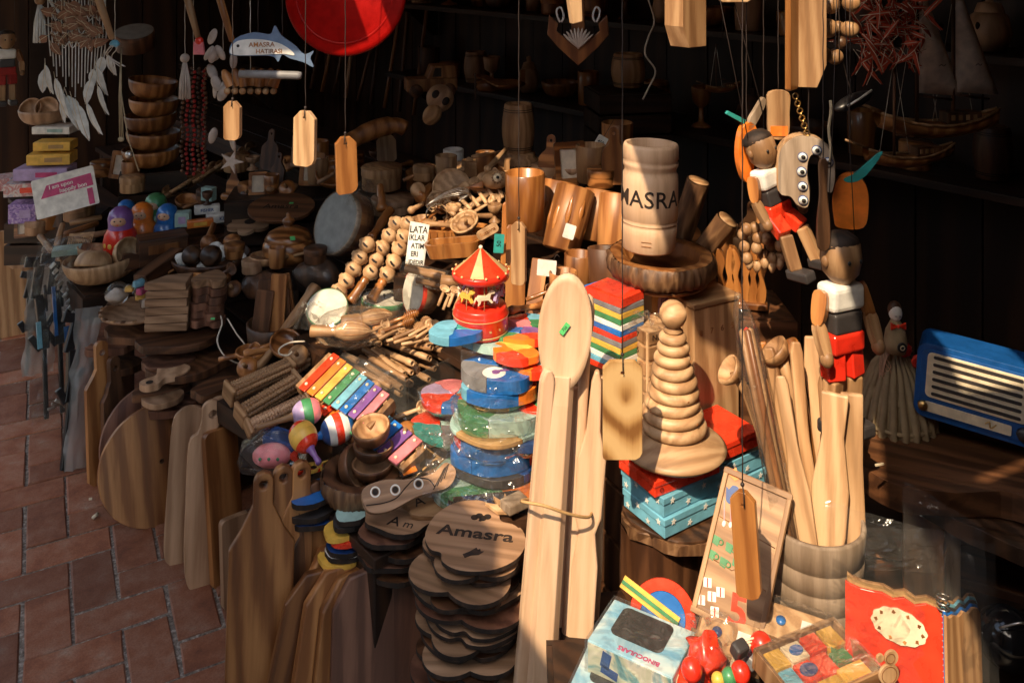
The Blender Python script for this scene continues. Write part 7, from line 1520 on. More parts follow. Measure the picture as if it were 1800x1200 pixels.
# googly-eyed wooden plates
cs = spl([(x * .00108, z * .00108) for x, z in [(-42, -45), (-45, -5), (-42, 32), (-26, 55), (2, 66), (36, 58), (54, 30), (57, -4), (52, -32), (42, -30), (38, 0), (34, 26), (18, 34), (9, 18), (8, -12), (12, -40), (8, -66), (-10, -64), (-22, -50)]], 4)
t = thing('eyed_plate', 'stacked pale wooden C-shaped plates with googly eyes', 'ornament', T(*P(1412, 300, 1.74)) @ RZ(-24) @ SCL(.96, 1, .96))
for k in range(3): MB().prism([(x - .002 * k, z - .001 * k) for x, z in cs], .016).obj('plate', 'pale_wood' if k else 'grey_wood', t, T(-.004 * k, .019 * k, 0), bev=.003)
for x, z in ((.000, .030), (.027, .046), (.049, .024), (-.002, .0), (.0, -.030), (.001, -.058)):
    e = MB().lathe([(0, 0), (.009, 0), (.0085, .003), (0, .0045)], 18).obj('eye_white', 'white', t, T(x, -.0085, z) @ RX(90)); MB().lathe([(.0075, 0), (.0102, .0005), (.0095, .0025), (.008, .003)], 18).obj('eye_rim', 'deep_blue', e); MB().lathe([(0, .0042), (.0045, .0042), (0, .0058)], 12).obj('pupil', 'black', e, T(.0015, .0, 0))
string(t, (.01, 0, .06))
# bead cluster
t = thing('bead_cluster', 'bunch of light wooden beads hanging under the puppet', 'beads', T(*P(1342, 460, 1.86)))
for k in range(16): MB().ball(((-.036 + .018 * (k % 5)) + rnd.uniform(-.004, .004), rnd.uniform(-.015, .015), .075 - .022 * (k // 4) + rnd.uniform(-.004, .004)), (.0115, .0115, .013), n=14).obj('bead', 'light_wood', t)
for k in range(5): MB().lathe([(0, 0), (.003, .001), (.009, .012), (.009, .02), (.004, .026)], 12).obj('tassel_bead', 'pale_wood', t, T(-.03 + .016 * k, 0, -.018 - .006 * (k % 2)))
string(t, (0, 0, .08))
# plain jointed string puppets (generic)
def puppet(label, M, k, col, seated=False):
    "plain jointed wooden marionette: peg head, carved limbs, no face"
    t = thing('string_puppet', label, 'puppet', M)
    MB().lathe([(0, -.036 * k), (.012 * k, -.034 * k), (.024 * k, -.020 * k), (.028 * k, 0), (.026 * k, .020 * k), (.014 * k, .032 * k), (0, .035 * k)], 20).obj('head', 'light_wood', t)
    MB().lathe([(.0265 * k, .012 * k), (.0285 * k, .015 * k), (.0265 * k, .024 * k), (.015 * k, .034 * k), (0, .037 * k)], 20).obj('painted_hair', 'burnt_wood', t, RX(-14))
    for sx in (-1, 1): MB().ball((sx * .010 * k, -.0262 * k, .001 * k), (.0028 * k, .002 * k, .0032 * k), n=8).obj('eye_dot', 'black', t); MB().ball((sx * .028 * k, 0, -.002 * k), (.004 * k, .006 * k, .008 * k), n=8).obj('ear', 'light_wood', t)
    MB().box((0, 0, -.052 * k), (.058 * k, .036 * k, .036 * k)).jitter(.002, 60).obj('shirt', 'white', t, bev=.008 * k, seg=3)
    MB().box((0, 0, -.085 * k), (.050 * k, .034 * k, .030 * k)).jitter(.0015, 60).obj('waist', 'charcoal', t, bev=.005 * k, seg=3)
    MB().box((0, 0, -.112 * k), (.056 * k, .036 * k, .028 * k)).jitter(.0015, 60).obj('shorts', col, t, bev=.005 * k, seg=3)
    for sx in (-1, 1):
        sh = (sx * .034 * k, 0, -.042 * k); el = (sx * .046 * k, -.006 * k, -.082 * k); ha = (sx * .046 * k, -.022 * k, -.122 * k)
        for nm, a, b_, r0, m in (('upper_arm', sh, el, .010, 'honey_wood'), ('forearm', el, ha, .0085, 'light_wood')):
            L_ = (Vector(b_) - Vector(a)).length; MB().prism(spl([(-r0 * k * .8, 0), (r0 * k * .8, 0), (r0 * k, L_ * .5), (r0 * k * .6, L_), (-r0 * k * .6, L_), (-r0 * k, L_ * .5)], 3), r0 * 1.5 * k).obj(nm, m, t, along(a, b_), bev=.002)
        MB().ball(ha, (.009 * k, .010 * k, .011 * k), n=10).obj('hand', 'light_wood', t)
        if seated: p = [(sx * .015 * k, 0, -.118 * k), (sx * .022 * k, -.034 * k, -.146 * k), (sx * .028 * k, -.046 * k, -.205 * k)]
        else: p = [(sx * .016 * k, 0, -.122 * k), (sx * .017 * k, -.004 * k, -.162 * k), (sx * .018 * k, .0, -.222 * k)]
        for nm, a, b_, r0, m in (('thigh', p[0], p[1], .014, col), ('shin', p[1], p[2], .0115, 'light_wood')):
            L_ = (Vector(b_) - Vector(a)).length; MB().box((0, 0, L_ / 2), (r0 * 1.9 * k, r0 * 1.7 * k, L_)).jitter(.0012, 60).obj(nm, m, t, along(a, b_), bev=.003)
        q = p[2]; MB().box((q[0], q[1] - .010 * k, q[2] - .006 * k), (.026 * k, .048 * k, .018 * k)).jitter(.0012, 60).obj('shoe', 'charcoal', t, bev=.004 * k)
    for sx in (-1, 1): MB().tube([(sx * .026 * k, 0, .01 * k), (sx * .02, 0, .25), (sx * .01, 0, .5)], .0009, 5).obj('string', 'cord_black', t)
    return t
puppet('plain jointed wooden marionette with black hair and red shorts, sunlit', T(*P(1338, 262, 1.80)) @ RY(-13) @ RZ(30), 1.12, 'scarlet', True)
puppet('plain jointed wooden marionette hanging before the spatulas, half in shade', T(*P(1478, 452, 1.68)) @ RZ(24), 1.38, 'red')
puppet('dim jointed wooden marionette hanging at the far edge', T(*P(12, 70, 2.9)) @ RZ(40), .9, 'red_cloth')
t = thing('painted_paddle', 'oval orange-red painted paddle with teal tip hanging above the half-shaded marionette', 'paddle', T(*P(1494, 400, 1.74)) @ RZ(-20))
MB().prism(spl([(-.022, 0), (.024, .004), (.034, .045), (.030, .085), (.008, .108), (-.020, .098), (-.032, .06), (-.030, .02)], 4), .016).obj('paddle', 'orange', t, bev=.004, seg=3); MB().prism(spl([(-.012, .096), (.012, .112), (.05, .150), (.058, .150), (.028, .105), (.002, .090)], 4), .010).obj('teal_tip', 'teal', t, T(0, -.004, 0), bev=.003); string(t, (0, 0, .1))
t = thing('painted_paddle', 'curved orange and grey painted paddle hanging beside the sunlit marionette', 'paddle', T(*P(1312, 318, 1.83)) @ RZ(20))
MB().prism(spl([(-.006, 0), (.012, .004), (.014, .06), (.022, .10), (.008, .122), (-.014, .112), (-.024, .07), (-.020, .03)], 4), .016).obj('paddle', 'orange', t, bev=.004, seg=3); MB().prism(spl([(-.012, .108), (.006, .12), (.030, .16), (.024, .175), (.004, .150), (-.01, .13)], 4), .010).obj('grey_tip', 'grey_wood', t, T(.012, -.003, -.004), bev=.003); MB().prism([(-.052, .142), (-.046, .148), (-.002, .126), (-.004, .116)], .006).obj('teal_tip', 'teal', t, bev=.002); string(t, (0, 0, .12))

# red round lamp board
rcn = P(607, -12, 2.30)
t = thing('red_disc', 'large glossy red round board hanging at the top', 'round board', T(*rcn) @ RZ(-8) @ RX(82))
MB().lathe([(0, -.008), (.150, -.008), (.160, -.004), (.163, 0), (.160, .006), (.150, .009), (0, .010)], 64).obj('disc', 'maroon_lamp', t); MB().lathe([(.128, .0098), (.131, .0112), (.134, .0098)], 64).obj('raised_ring', 'maroon_lamp', t)
MB().tube([(0, .16, 0), (0, .9, .05)], .002, 6).obj('cord', 'cord_black', t)
# whale sign
wo = spl([(-.10, .0), (-.085, .030), (-.04, .045), (.0, .040), (.012, .062), (.028, .036), (.06, .012), (.085, -.012), (.108, -.004), (.100, -.022), (.108, -.045), (.082, -.032), (.05, -.022), (.03, -.012), (.02, -.03), (.005, -.016), (-.05, -.014), (-.09, -.012)], 4)
t = thing('whale_sign', 'blue and white wooden whale sign lettered AMASRA HATIRASI', 'sign', T(*P(475, 88, 2.25)) @ RZ(8)); MB().prism(wo, .010).obj('whale', 'faded_blue', t, bev=.002)
MB().prism(spl([(-.098, .0), (-.08, .024), (-.03, .028), (.02, .018), (.05, .0), (.06, -.014), (.03, -.010), (-.05, -.012), (-.088, -.010)], 4), .002, T(0, -.0058, 0)).obj('white_belly', 'white', t)
text('AMASRA', .0165, .0003, .0003).obj('lettering', 'oil_wood', t, T(-.020, -.0072, .014)); text('HATIRASI', .0155, .0003, .0003).obj('lettering', 'oil_wood', t, T(-.002, -.0072, -.003)); MB().ball((-.078, -.0068, .012), (.004, .001, .004), n=8).obj('eye', 'black', t)
string(t, (-.03, 0, .045)); string(t, (.03, 0, .036))
o = MB().lathe([(0, 0), (.010, .001), (.0105, .05), (.0105, .15), (.009, .158), (0, .16)], 16).obj('painted_stick', 'grey', None, along(P(420, 130, 2.25), P(530, 133, 2.25))); tag(o, 'blue-grey painted stick hanging under the whale sign', 'stick')
t = thing('wooden_bell', 'bunch of dim wooden bells and balls under the whale sign', 'bells', T(*P(440, 165, 2.3)))
for k in range(7): MB().lathe([(.014, 0), (.012, .03), (.006, .045), (0, .047)], 16, RZ(20)).obj('bell', 'oil_wood', t, T(-.05 + .018 * k, .01 * (k % 2), .02) @ RY(-25 + 8 * k)); MB().ball((-.058 + .02 * k, -.006, .008), .009, n=12).obj('ball', 'light_wood', t)
string(t, (0, 0, .06), 'cord')
# bundle of cords, shells and tassels left of the sign
t = thing('shell_garland', 'garland of pale shells and starfish hanging in the shade', 'garland', T(*P(392, 250, 2.5)))
for k in range(16):
    MB().ball((0, 0, 0), (.014, .006, .024), n=10).obj('shell', 'shell', t, T(rnd.uniform(-.04, .03), rnd.uniform(-.02, .02), rnd.uniform(-.06, .30)) @ RY(rnd.uniform(-50, 50)) @ RZ(rnd.uniform(-60, 60)))
star = [((.036 if i % 2 == 0 else .012) * math.cos(R(90 + 36 * i)), (.036 if i % 2 == 0 else .012) * math.sin(R(90 + 36 * i))) for i in range(10)]
MB().prism(star, .008).obj('starfish', 'shell', t, T(.03, -.02, -.05) @ RY(20), bev=.002); string(t, (0, 0, .25), 'cord')
t = thing('bead_rope', 'thick bunch of dark red bead ropes hanging in the shade', 'beads', T(*P(340, 300, 2.75)))
for k in range(7):
    mb = MB()
    for j in range(22): mb.ball((-.035 + .012 * k + .003 * math.sin(j), .008 * (k % 3), .015 * j - .01 * (k % 2)), .006, n=6)
    mb.obj('bead_strand', 'red_cloth' if k % 2 else 'dark_wood', t)
string(t, (0, 0, .3), 'cord')
def tassel(label, u, v, Y, m1, m2, s=1):
    t = thing('tassel', label, 'tassel', T(*P(u, v, Y))); MB().ball((0, 0, .05 * s), .011 * s, n=14).obj('bead', m1, t)
    for k in range(12): a = R(30 * k); MB().tube([(.003 * math.cos(a), .003 * math.sin(a), .042 * s), (.010 * s * math.cos(a), .010 * s * math.sin(a), .0), (.012 * s * math.cos(a), .012 * s * math.sin(a), -.045 * s)], .0022 * s, 5).obj('thread', m2, t)
    string(t, (0, 0, .05 * s), 'cord'); return t
tassel('white tassel with wooden bead beside the dreamcatcher', 70, 40, 2.6, 'light_wood', 'feather_white', 1.3); tassel('brown and white tassel in the shade left of the tags', 325, 140, 2.5, 'shell', 'shell', 1.2)
# slanting handles
stick('pale round handle slanting down at the top beside the dreamcatcher', (160, -40, 2.5), (197, 68, 2.5), .011, 'pale_wood', taper=.75); stick('pale brush handle slanting down at the top left of the whale', (322, -30, 2.4), (348, 66, 2.4), .010, 'light_wood', taper=.75); stick('brown handle slanting down next to the whale sign', (378, -30, 2.45), (408, 72, 2.45), .010, 'oil_wood', taper=.8)
t = thing('paint_brush', 'brush end with red and white bristles at the slanting handle', 'brush', T(*P(350, 84, 2.4))); MB().ball((0, 0, .018), (.012, .010, .012), n=12).obj('ferrule', 'red', t); MB().prism([(-.016, -.018), (.016, -.018), (.014, .016), (-.014, .016)], .010).jitter(.003, 80).obj('bristle', 'pink', t, bev=.002)
t = thing('wire_hook', 'twisted silver and blue wire hooks on a string', 'wire', T(*P(202, 80, 2.5)))
for q in range(4): MB().tube(spl([(rnd.uniform(-.02, .02), 0, .01), (rnd.uniform(-.02, .02), -.01, -.01), (rnd.uniform(-.03, .03), 0, -.03), (rnd.uniform(-.02, .03), 0, -.06)], 5, False), .0014, 5).obj('wire', 'steel', t)
MB().ball((0, 0, .005), (.014, .01, .010), n=10).jitter(.005, 60).obj('blue_knot', 'sky_blue', t); string(t, (0, 0, 0), 'cord')
t = thing('cord_pendant', 'tan cords with a knot and shiny pendant hanging in the shade', 'pendant', T(*P(213, 245, 2.5)))
for q in range(3): MB().tube([(-.004 + .005 * q, 0, 0), (-.006 + .003 * q, 0, .12), (0, 0, .26)], .0016, 5).obj('cord', 'rope', t)
MB().tube([(0, 0, .13), (.02, 0, .0), (.05, 0, -.09)], .0018, 5).obj('cord', 'rope', t); MB().ball((0, 0, 0), (.009, .006, .007), n=10).obj('knot', 'rope', t); MB().ball((.024, -.004, -.042), .011, n=16).obj('pendant', 'steel', t)
# dreamcatcher
dcp = P(135, 60, 2.60)
t = thing('dreamcatcher', 'white macrame dreamcatcher with brown tufts and long white feathers', 'dreamcatcher', T(*dcp))
def feather(n_, L_, w_, m, M, parent, seed):
    rr = random.Random(seed); o = spl([(0, 0), (w_ * .55, -L_ * .22), (w_ * .5, -L_ * .6), (w_ * .12, -L_ * .97), (-w_ * .08, -L_), (-w_ * .5, -L_ * .65), (-w_ * .45, -L_ * .25)], 4)
    mb = MB(); mb.prism([(x + rr.uniform(-.0008, .0008), z) for x, z in o], .0015); mb.v = [(x, y + .10 * x * x / w_ + .02 * (z / L_) ** 2, z) for x, y, z in mb.v]
    f = mb.obj(n_, m, parent, M); MB().tube([(0, -.001, .02), (0, -.0015, -L_ * .5), (0, .012, -L_ * .98)], .0009, 4).obj('quill', 'cream', f); return f
for k in range(18):
    x = -.085 + .010 * k; MB().tube([(x + .003 * math.sin(k), 0, .12), (x, .004, 0), (x * .9, 0, -.05 - .10 * (1 - abs(x) / .1) - .02 * (k % 3))], .0018, 5).obj('macrame_cord', 'feather_white', t)
for r0 in range(3):
    for k in range(6): MB().tube(spl([(-.07 + .025 * k, -.004, .06 - .04 * r0), (-.058 + .025 * k, -.008, .04 - .04 * r0), (-.045 + .025 * k, -.004, .06 - .04 * r0)], 4, False), .0016, 5).obj('macrame_knot', 'feather_white', t)
for k in range(84):
    x, z = rnd.uniform(-.08, .07), rnd.choice((.075, .035, -.012)) + rnd.uniform(-.016, .016); feather('brown_tuft', rnd.uniform(.022, .04), .022, 'feather_brown', T(x, -.012 + rnd.uniform(-.01, .01), z) @ RY(rnd.uniform(-120, 120)) @ RX(rnd.uniform(-50, 50)), t, k)
for k, (u, v, a, L_) in enumerate([(80, 115, -4, .085), (78, 122, 6, .07), (97, 138, -14, .10), (103, 150, -16, .10), (112, 165, 12, .09), (118, 168, -16, .11), (126, 172, -14, .09), (136, 185, -14, .11), (160, 140, 18, .08), (170, 118, -14, .085), (172, 152, -16, .085), (165, 122, 20, .06), (152, 182, -30, .10), (190, 98, -10, .06), (180, 100, 14, .06)]):
    q = P(u, v, 2.58) - dcp; feather('white_feather', L_, .026, 'feather_white', T(*q) @ RZ(rnd.uniform(-40, 40)) @ RY(a), t, 100 + k)
MB().torus(.085, .004, T(0, 0, .13) @ RX(90)).obj('hoop', 'feather_white', t); string(t, (0, 0, .21), 'cord')
# red feathers
t = thing('feather_boa', 'dim bunch of red and orange feathers hanging before the ships', 'feathers', T(*P(1565, 60, 2.2)))
for k in range(110): feather('red_feather', rnd.uniform(.04, .09), .011, 'feather_red', T(rnd.uniform(-.08, .08), rnd.uniform(-.03, .03), rnd.uniform(-.06, .11)) @ RZ(rnd.uniform(-60, 60)) @ RY(rnd.uniform(-150, 150)) @ RX(rnd.uniform(-40, 40)), t, 200 + k)
string(t, (0, 0, .05))
# wooden anchor with scallop
t = thing('wooden_anchor', 'red-brown wooden anchor with scallop shell hanging in the shade', 'anchor', T(*P(1016, 115, 2.45)))
MB().prism([(0, 0), (.055, .05), (.085, .085), (.08, .14), (.055, .115), (.06, .095), (.018, .06), (.018, .26), (-.018, .26), (-.018, .06), (-.06, .095), (-.055, .115), (-.08, .14), (-.085, .085), (-.055, .05)], .016).obj('anchor', 'oil_wood', t, bev=.002)
for k in range(9): MB().ball((0, 0, 0), (.0045, .007, .030), n=8).obj('shell_rib', 'shell', t, T(0, -.014, .05) @ RY(-48 + 12 * k) @ T(0, 0, .026))
for sx in (-1, 1): MB().tube(spl([(sx * .05, -.01, .12), (sx * .06, -.012, .15), (sx * .048, -.01, .16), (sx * .04, -.01, .135)], 4), .003, 6).obj('white_loop', 'feather_white', t)
string(t, (0, 0, .26))
# dangling wavy cord
tag(MB().tube(spl([P(1132, -20, 2.8), P(1150, 35, 2.8), P(1140, 65, 2.8), P(1134, 95, 2.8), P(1152, 125, 2.8), P(1140, 155, 2.8), P(1130, 175, 2.8)], 6, False), .003, 6).obj('lamp_flex', 'cord', None), 'pale wavy cord dangling beside the dim barrel', 'cord')
for k, (u, v, lb) in enumerate([(1056, 250, 'white handwritten price tag on the rust-brown cup'), (1054, 290, 'lower white handwritten price tag near the log mugs')]):
    t = thing('price_tag', lb, 'price tag', T(*P(u, v, 2.75)) @ RY(30 - 60 * k)); MB().prism(rrect(.034, .04, .003), .001).obj('card', 'paper', t); text('450' if k == 0 else '100', .014, .0003, .0003).obj('lettering', 'black', t, T(0, -.001, 0)); MB().tube([(0, 0, .018), (0, 0, .08)], .0008, 4).obj('string', 'cord_black', t)
# ---- model ships
def ship(label, u, v, Y, L_, rz, sails, masts=2):
    t = thing('model_ship', label, 'model ship', T(*P(u, v, Y)) @ RZ(rz)); nx = 13; vs_ = []; fs = []
    for i in range(nx):
        f = i / (nx - 1); x = (f - .5) * L_; w_ = L_ * .11 * (math.sin(math.pi * min(1, f * .9 + .1)) ** .6 if f < .98 else .15); dz = L_ * .10 * (2 * f - 1) ** 2
        for y, z in ((-w_, .0), (-w_ * .85, -L_ * .06), (0, -L_ * .11), (w_ * .85, -L_ * .06), (w_, .0)): vs_.append((x, y, z + dz))
    for i in range(nx - 1):
        for j in range(4): a = i * 5 + j; fs.append((a, a + 5, a + 6, a + 1))
        fs.append((i * 5, i * 5 + 4, i * 5 + 9, i * 5 + 5))
    MB().add(vs_, fs, None, 0, True).obj('hull', 'oil_wood', t)
    for sy in (-1, 1): MB().tube([(vs_[i * 5 + (0 if sy < 0 else 4)][0], vs_[i * 5 + (0 if sy < 0 else 4)][1], vs_[i * 5][2] + .002) for i in range(nx)], L_ * .012, 6).obj('gunwale', 'light_wood', t)
    MB().box((L_ * .18, 0, L_ * .05), (L_ * .28, L_ * .12, L_ * .09)).obj('deck_house', 'dark_wood', t, bev=.002)
    for q in range(4): MB().box((L_ * (.08 + .06 * q), -L_ * .062, L_ * .055), (L_ * .03, .002, L_ * .04)).obj('window', 'light_wood', t)
    for m in range(masts): MB().tube([(L_ * (-.18 + .3 * m), 0, 0), (L_ * (-.18 + .3 * m), 0, L_ * 1.0)], L_ * .014, 8).obj('mast', 'dark_wood', t); MB().tube([(L_ * (-.18 + .3 * m), 0, L_ * .22), (L_ * (.12 + .3 * m), 0, L_ * .18)], L_ * .01, 6).obj('boom', 'dark_wood', t)
    MB().tube([(-L_ * .45, 0, L_ * .1), (-L_ * .72, 0, L_ * .2)], L_ * .012, 6).obj('bowsprit', 'light_wood', t)
    for m in range(masts if sails else 0):
        x0 = L_ * (-.165 + .3 * m); s = MB(); nn = 8; vv = []
        for a in range(nn):
            for c in range(nn): f, g_ = a / (nn - 1), c / (nn - 1); w_ = L_ * (.30 * (1 - f) + .06); vv.append((x0 + w_ * g_, -.02 * math.sin(math.pi * g_) * math.sin(math.pi * f) - .002, L_ * (.24 - .03 * g_ + .72 * f + .03 * f * g_)))
        s.add(vv, [(a * nn + c, a * nn + c + 1, a * nn + nn + c + 1, a * nn + nn + c) for a in range(nn - 1) for c in range(nn - 1)], None, 0, True).obj('sail', 'sail', t, thick=.001)
        MB().prism(spl([(0, 0), (.008, .012), (.0, .02), (-.006, .01)], 4), .001, T(x0 + L_ * .14, -.022, L_ * .72)).obj('sail_emblem', 'burnt_wood', t); MB().tube(spl([(0, 0, 0), (.006, 0, .004), (.012, 0, 0), (.018, 0, .004)], 4, False), .0008, 4, T(x0 + L_ * .12, -.026, L_ * .45)).obj('sail_emblem', 'burnt_wood', t)
    for m in range(masts):
        for q in (-1, 1): MB().tube([(L_ * (-.18 + .3 * m), 0, L_ * .98), (L_ * (-.18 + .3 * m + .17 * q), 0, L_ * .02)], .0008, 4).obj('rigging', 'cord', t)
    string(t, (0, 0, L_ * .95)); return t
ship('dim two-masted model ship with cream sails hanging in the dark', 1650, 218, 2.3, .34, 8, True)
ship('dim model boat without sails hanging under the ship', 1600, 275, 2.25, .26, 14, False, 1)
ship('small dim model boat hanging at the back behind the boards', 1270, 155, 2.8, .14, 25, False, 1)
# ---- dim goods on the back shelves
bk = [('wooden_jeep', 'dim wooden toy jeep on the back shelf', 'toy car'), ('wooden_plane', 'dim wooden toy aeroplane on the back shelf', 'toy plane')]
t = thing('wooden_jeep', bk[0][1], bk[0][2], T(*P(757, 165, 3.5)) @ RZ(15)); MB().box((0, 0, .04), (.20, .09, .05)).obj('body', 'oil_wood', t, bev=.005); MB().prism([(-.02, .065), (.10, .065), (.09, .115), (.0, .115)], .085).obj('cabin', 'oil_wood', t, bev=.004); MB().prism([(.0, .072), (.035, .072), (.035, .106), (.01, .106)], .088).obj('window', 'burnt_wood', t)
for sx in (-.065, .065):
    for sy in (-1, 1): MB().lathe([(0, -.009), (.026, -.009), (.026, .009), (0, .009)], 20).obj('wheel', 'dark_wood', t, T(sx, sy * .05, .02) @ RX(90))
t = thing('wooden_plane', bk[1][1], bk[1][2], T(*P(880, 150, 3.4)) @ RZ(20)); MB().lathe([(0, 0), (.02, .01), (.028, .06), (.02, .16), (.006, .2), (0, .2)], 18).obj('fuselage', 'oil_wood', t, RY(90) @ T(0, 0, -.1)); MB().box((-.04, 0, .02), (.05, .30, .008)).obj('wing', 'oil_wood', t, bev=.003); MB().box((.09, 0, .03), (.02, .004, .05)).obj('tail_fin', 'oil_wood', t); MB().box((-.102, 0, 0), (.004, .012, .10)).obj('propeller', 'dark_wood', t)
t = thing('carved_mask', 'dim pale carved animal skull on the back shelf', 'mask', T(*P(765, 185, 3.2)) @ RY(35) @ RX(-15)); MB().ball((0, 0, .03), (.05, .04, .05), n=18).obj('cranium', 'board_wood', t); MB().ball((.01, -.02, -.035), (.032, .035, .04), n=16).obj('muzzle', 'light_wood', t)
for sx in (-1, 1): MB().ball((sx * .022, -.036, .03), (.013, .010, .016), n=10).obj('eye_socket', 'burnt_wood', t)
p = [P(600, 258, 3.15), P(640, 235, 3.2), P(690, 220, 3.2), P(715, 228, 3.2)]
tag(MB().tube(spl(p, 6, False), [.03] * 6 + [.033] * 6 + [.028] * 6 + [.015], 12).jitter(.004, 15).obj('driftwood', 'oil_wood', None), 'dim curved driftwood log behind the hanging tags', 'driftwood')
open_cup('white painted cup with blue letters in the back shade', P(797, 300, 3.1), P(797, 262, 3.1), .034, .036, 'white'); cyl_text('NDI', .03, .037, T(0, 0, .036), bpy.data.objects['wooden_mug.00%d' % 5] if False else [o for o in bpy.data.objects if o.get('label', '').startswith('white painted cup')][0], 'deep_blue', 'lettering', bold=.0008, ang=0)
names = ['jar', 'bowl', 'mug', 'round box', 'barrel', 'goblet']; places = ['far end', 'third quarter', 'middle', 'first quarter', 'near end']
cnt = 0
for sh, (zs, d0) in enumerate(((.932, 1.86), (1.302, 1.88))):
    for k in range(17):
        x = -1.2 + .2 * k; c = S(x, d0 + rnd.uniform(-.05, .05), zs); kind = (k * 5 + sh * 2) % 6; r_ = rnd.uniform(.045, .07); m = rnd.choice(['oil_wood', 'dark_wood', 'board_wood', 'honey_wood'])
        u = 900 + F * c.x / c.y; nth = ['first', 'second', 'third', 'fourth', 'fifth', 'sixth', 'seventh', 'eighth', 'ninth', 'tenth', 'eleventh', 'twelfth', 'thirteenth', 'fourteenth', 'fifteenth', 'sixteenth', 'seventeenth'][16 - k]
        lb = 'dim wooden %s, %s thing from the far end of the %s back shelf' % (names[kind], nth, ('lower', 'upper')[sh])
        if kind == 0: lathe_thing('wooden_jar', lb, 'jar', T(*c), [('body', [(0, 0), (r_ * .7, 0), (r_, .05), (r_ * .8, .10), (r_ * .6, .11)], m), ('lid', [(r_ * .65, .11), (r_ * .5, .135), (.01, .14), (.012, .16), (0, .165)], m)])
        elif kind == 1: bowl(lb, c, r_ * 1.3, .07, m)
        elif kind == 2: open_cup(lb, c, c + Vector((0, 0, .14)), r_ * .8, r_ * .85, m)
        elif kind == 3: round_box(lb, c, r_, .08, m)
        elif kind == 4: barrel(lb, c, r_, .15, None, m)
        else: lathe_thing('wooden_goblet', lb, 'goblet', T(*c), [('foot', [(0, 0), (r_ * .7, 0), (r_ * .6, .008), (.010, .02), (.009, .07)], m), ('cup', [(.009, .07), (r_ * .6, .09), (r_ * .7, .14), (r_ * .66, .15), (r_ * .62, .14), (0, .09)], m)])
# bundles of sticks and walking canes leaning on the back wall, far end
for k in range(9):
    x = 2.0 + .14 * k; p0, p1 = S(x, 1.80, .72), S(x + rnd.uniform(-.15, .15), 2.0, 1.75)
    L_ = (p1 - p0).length; o = MB().tube(spl([(0, 0, 0), (0, 0, L_ * .85), (.015, 0, L_ * .97), (.05, 0, L_), (.075, 0, L_ * .95)], 5, False), .011, 8).obj('walking_cane', rnd.choice(['oil_wood', 'dark_wood', 'board_wood']), None, along(p0, p1, rnd.uniform(0, 360))); tag(o, 'dim walking cane leaning on the back wall, %s from the end partition' % ['ninth', 'eighth', 'seventh', 'sixth', 'fifth', 'fourth', 'third', 'second', 'first'][k], 'cane')
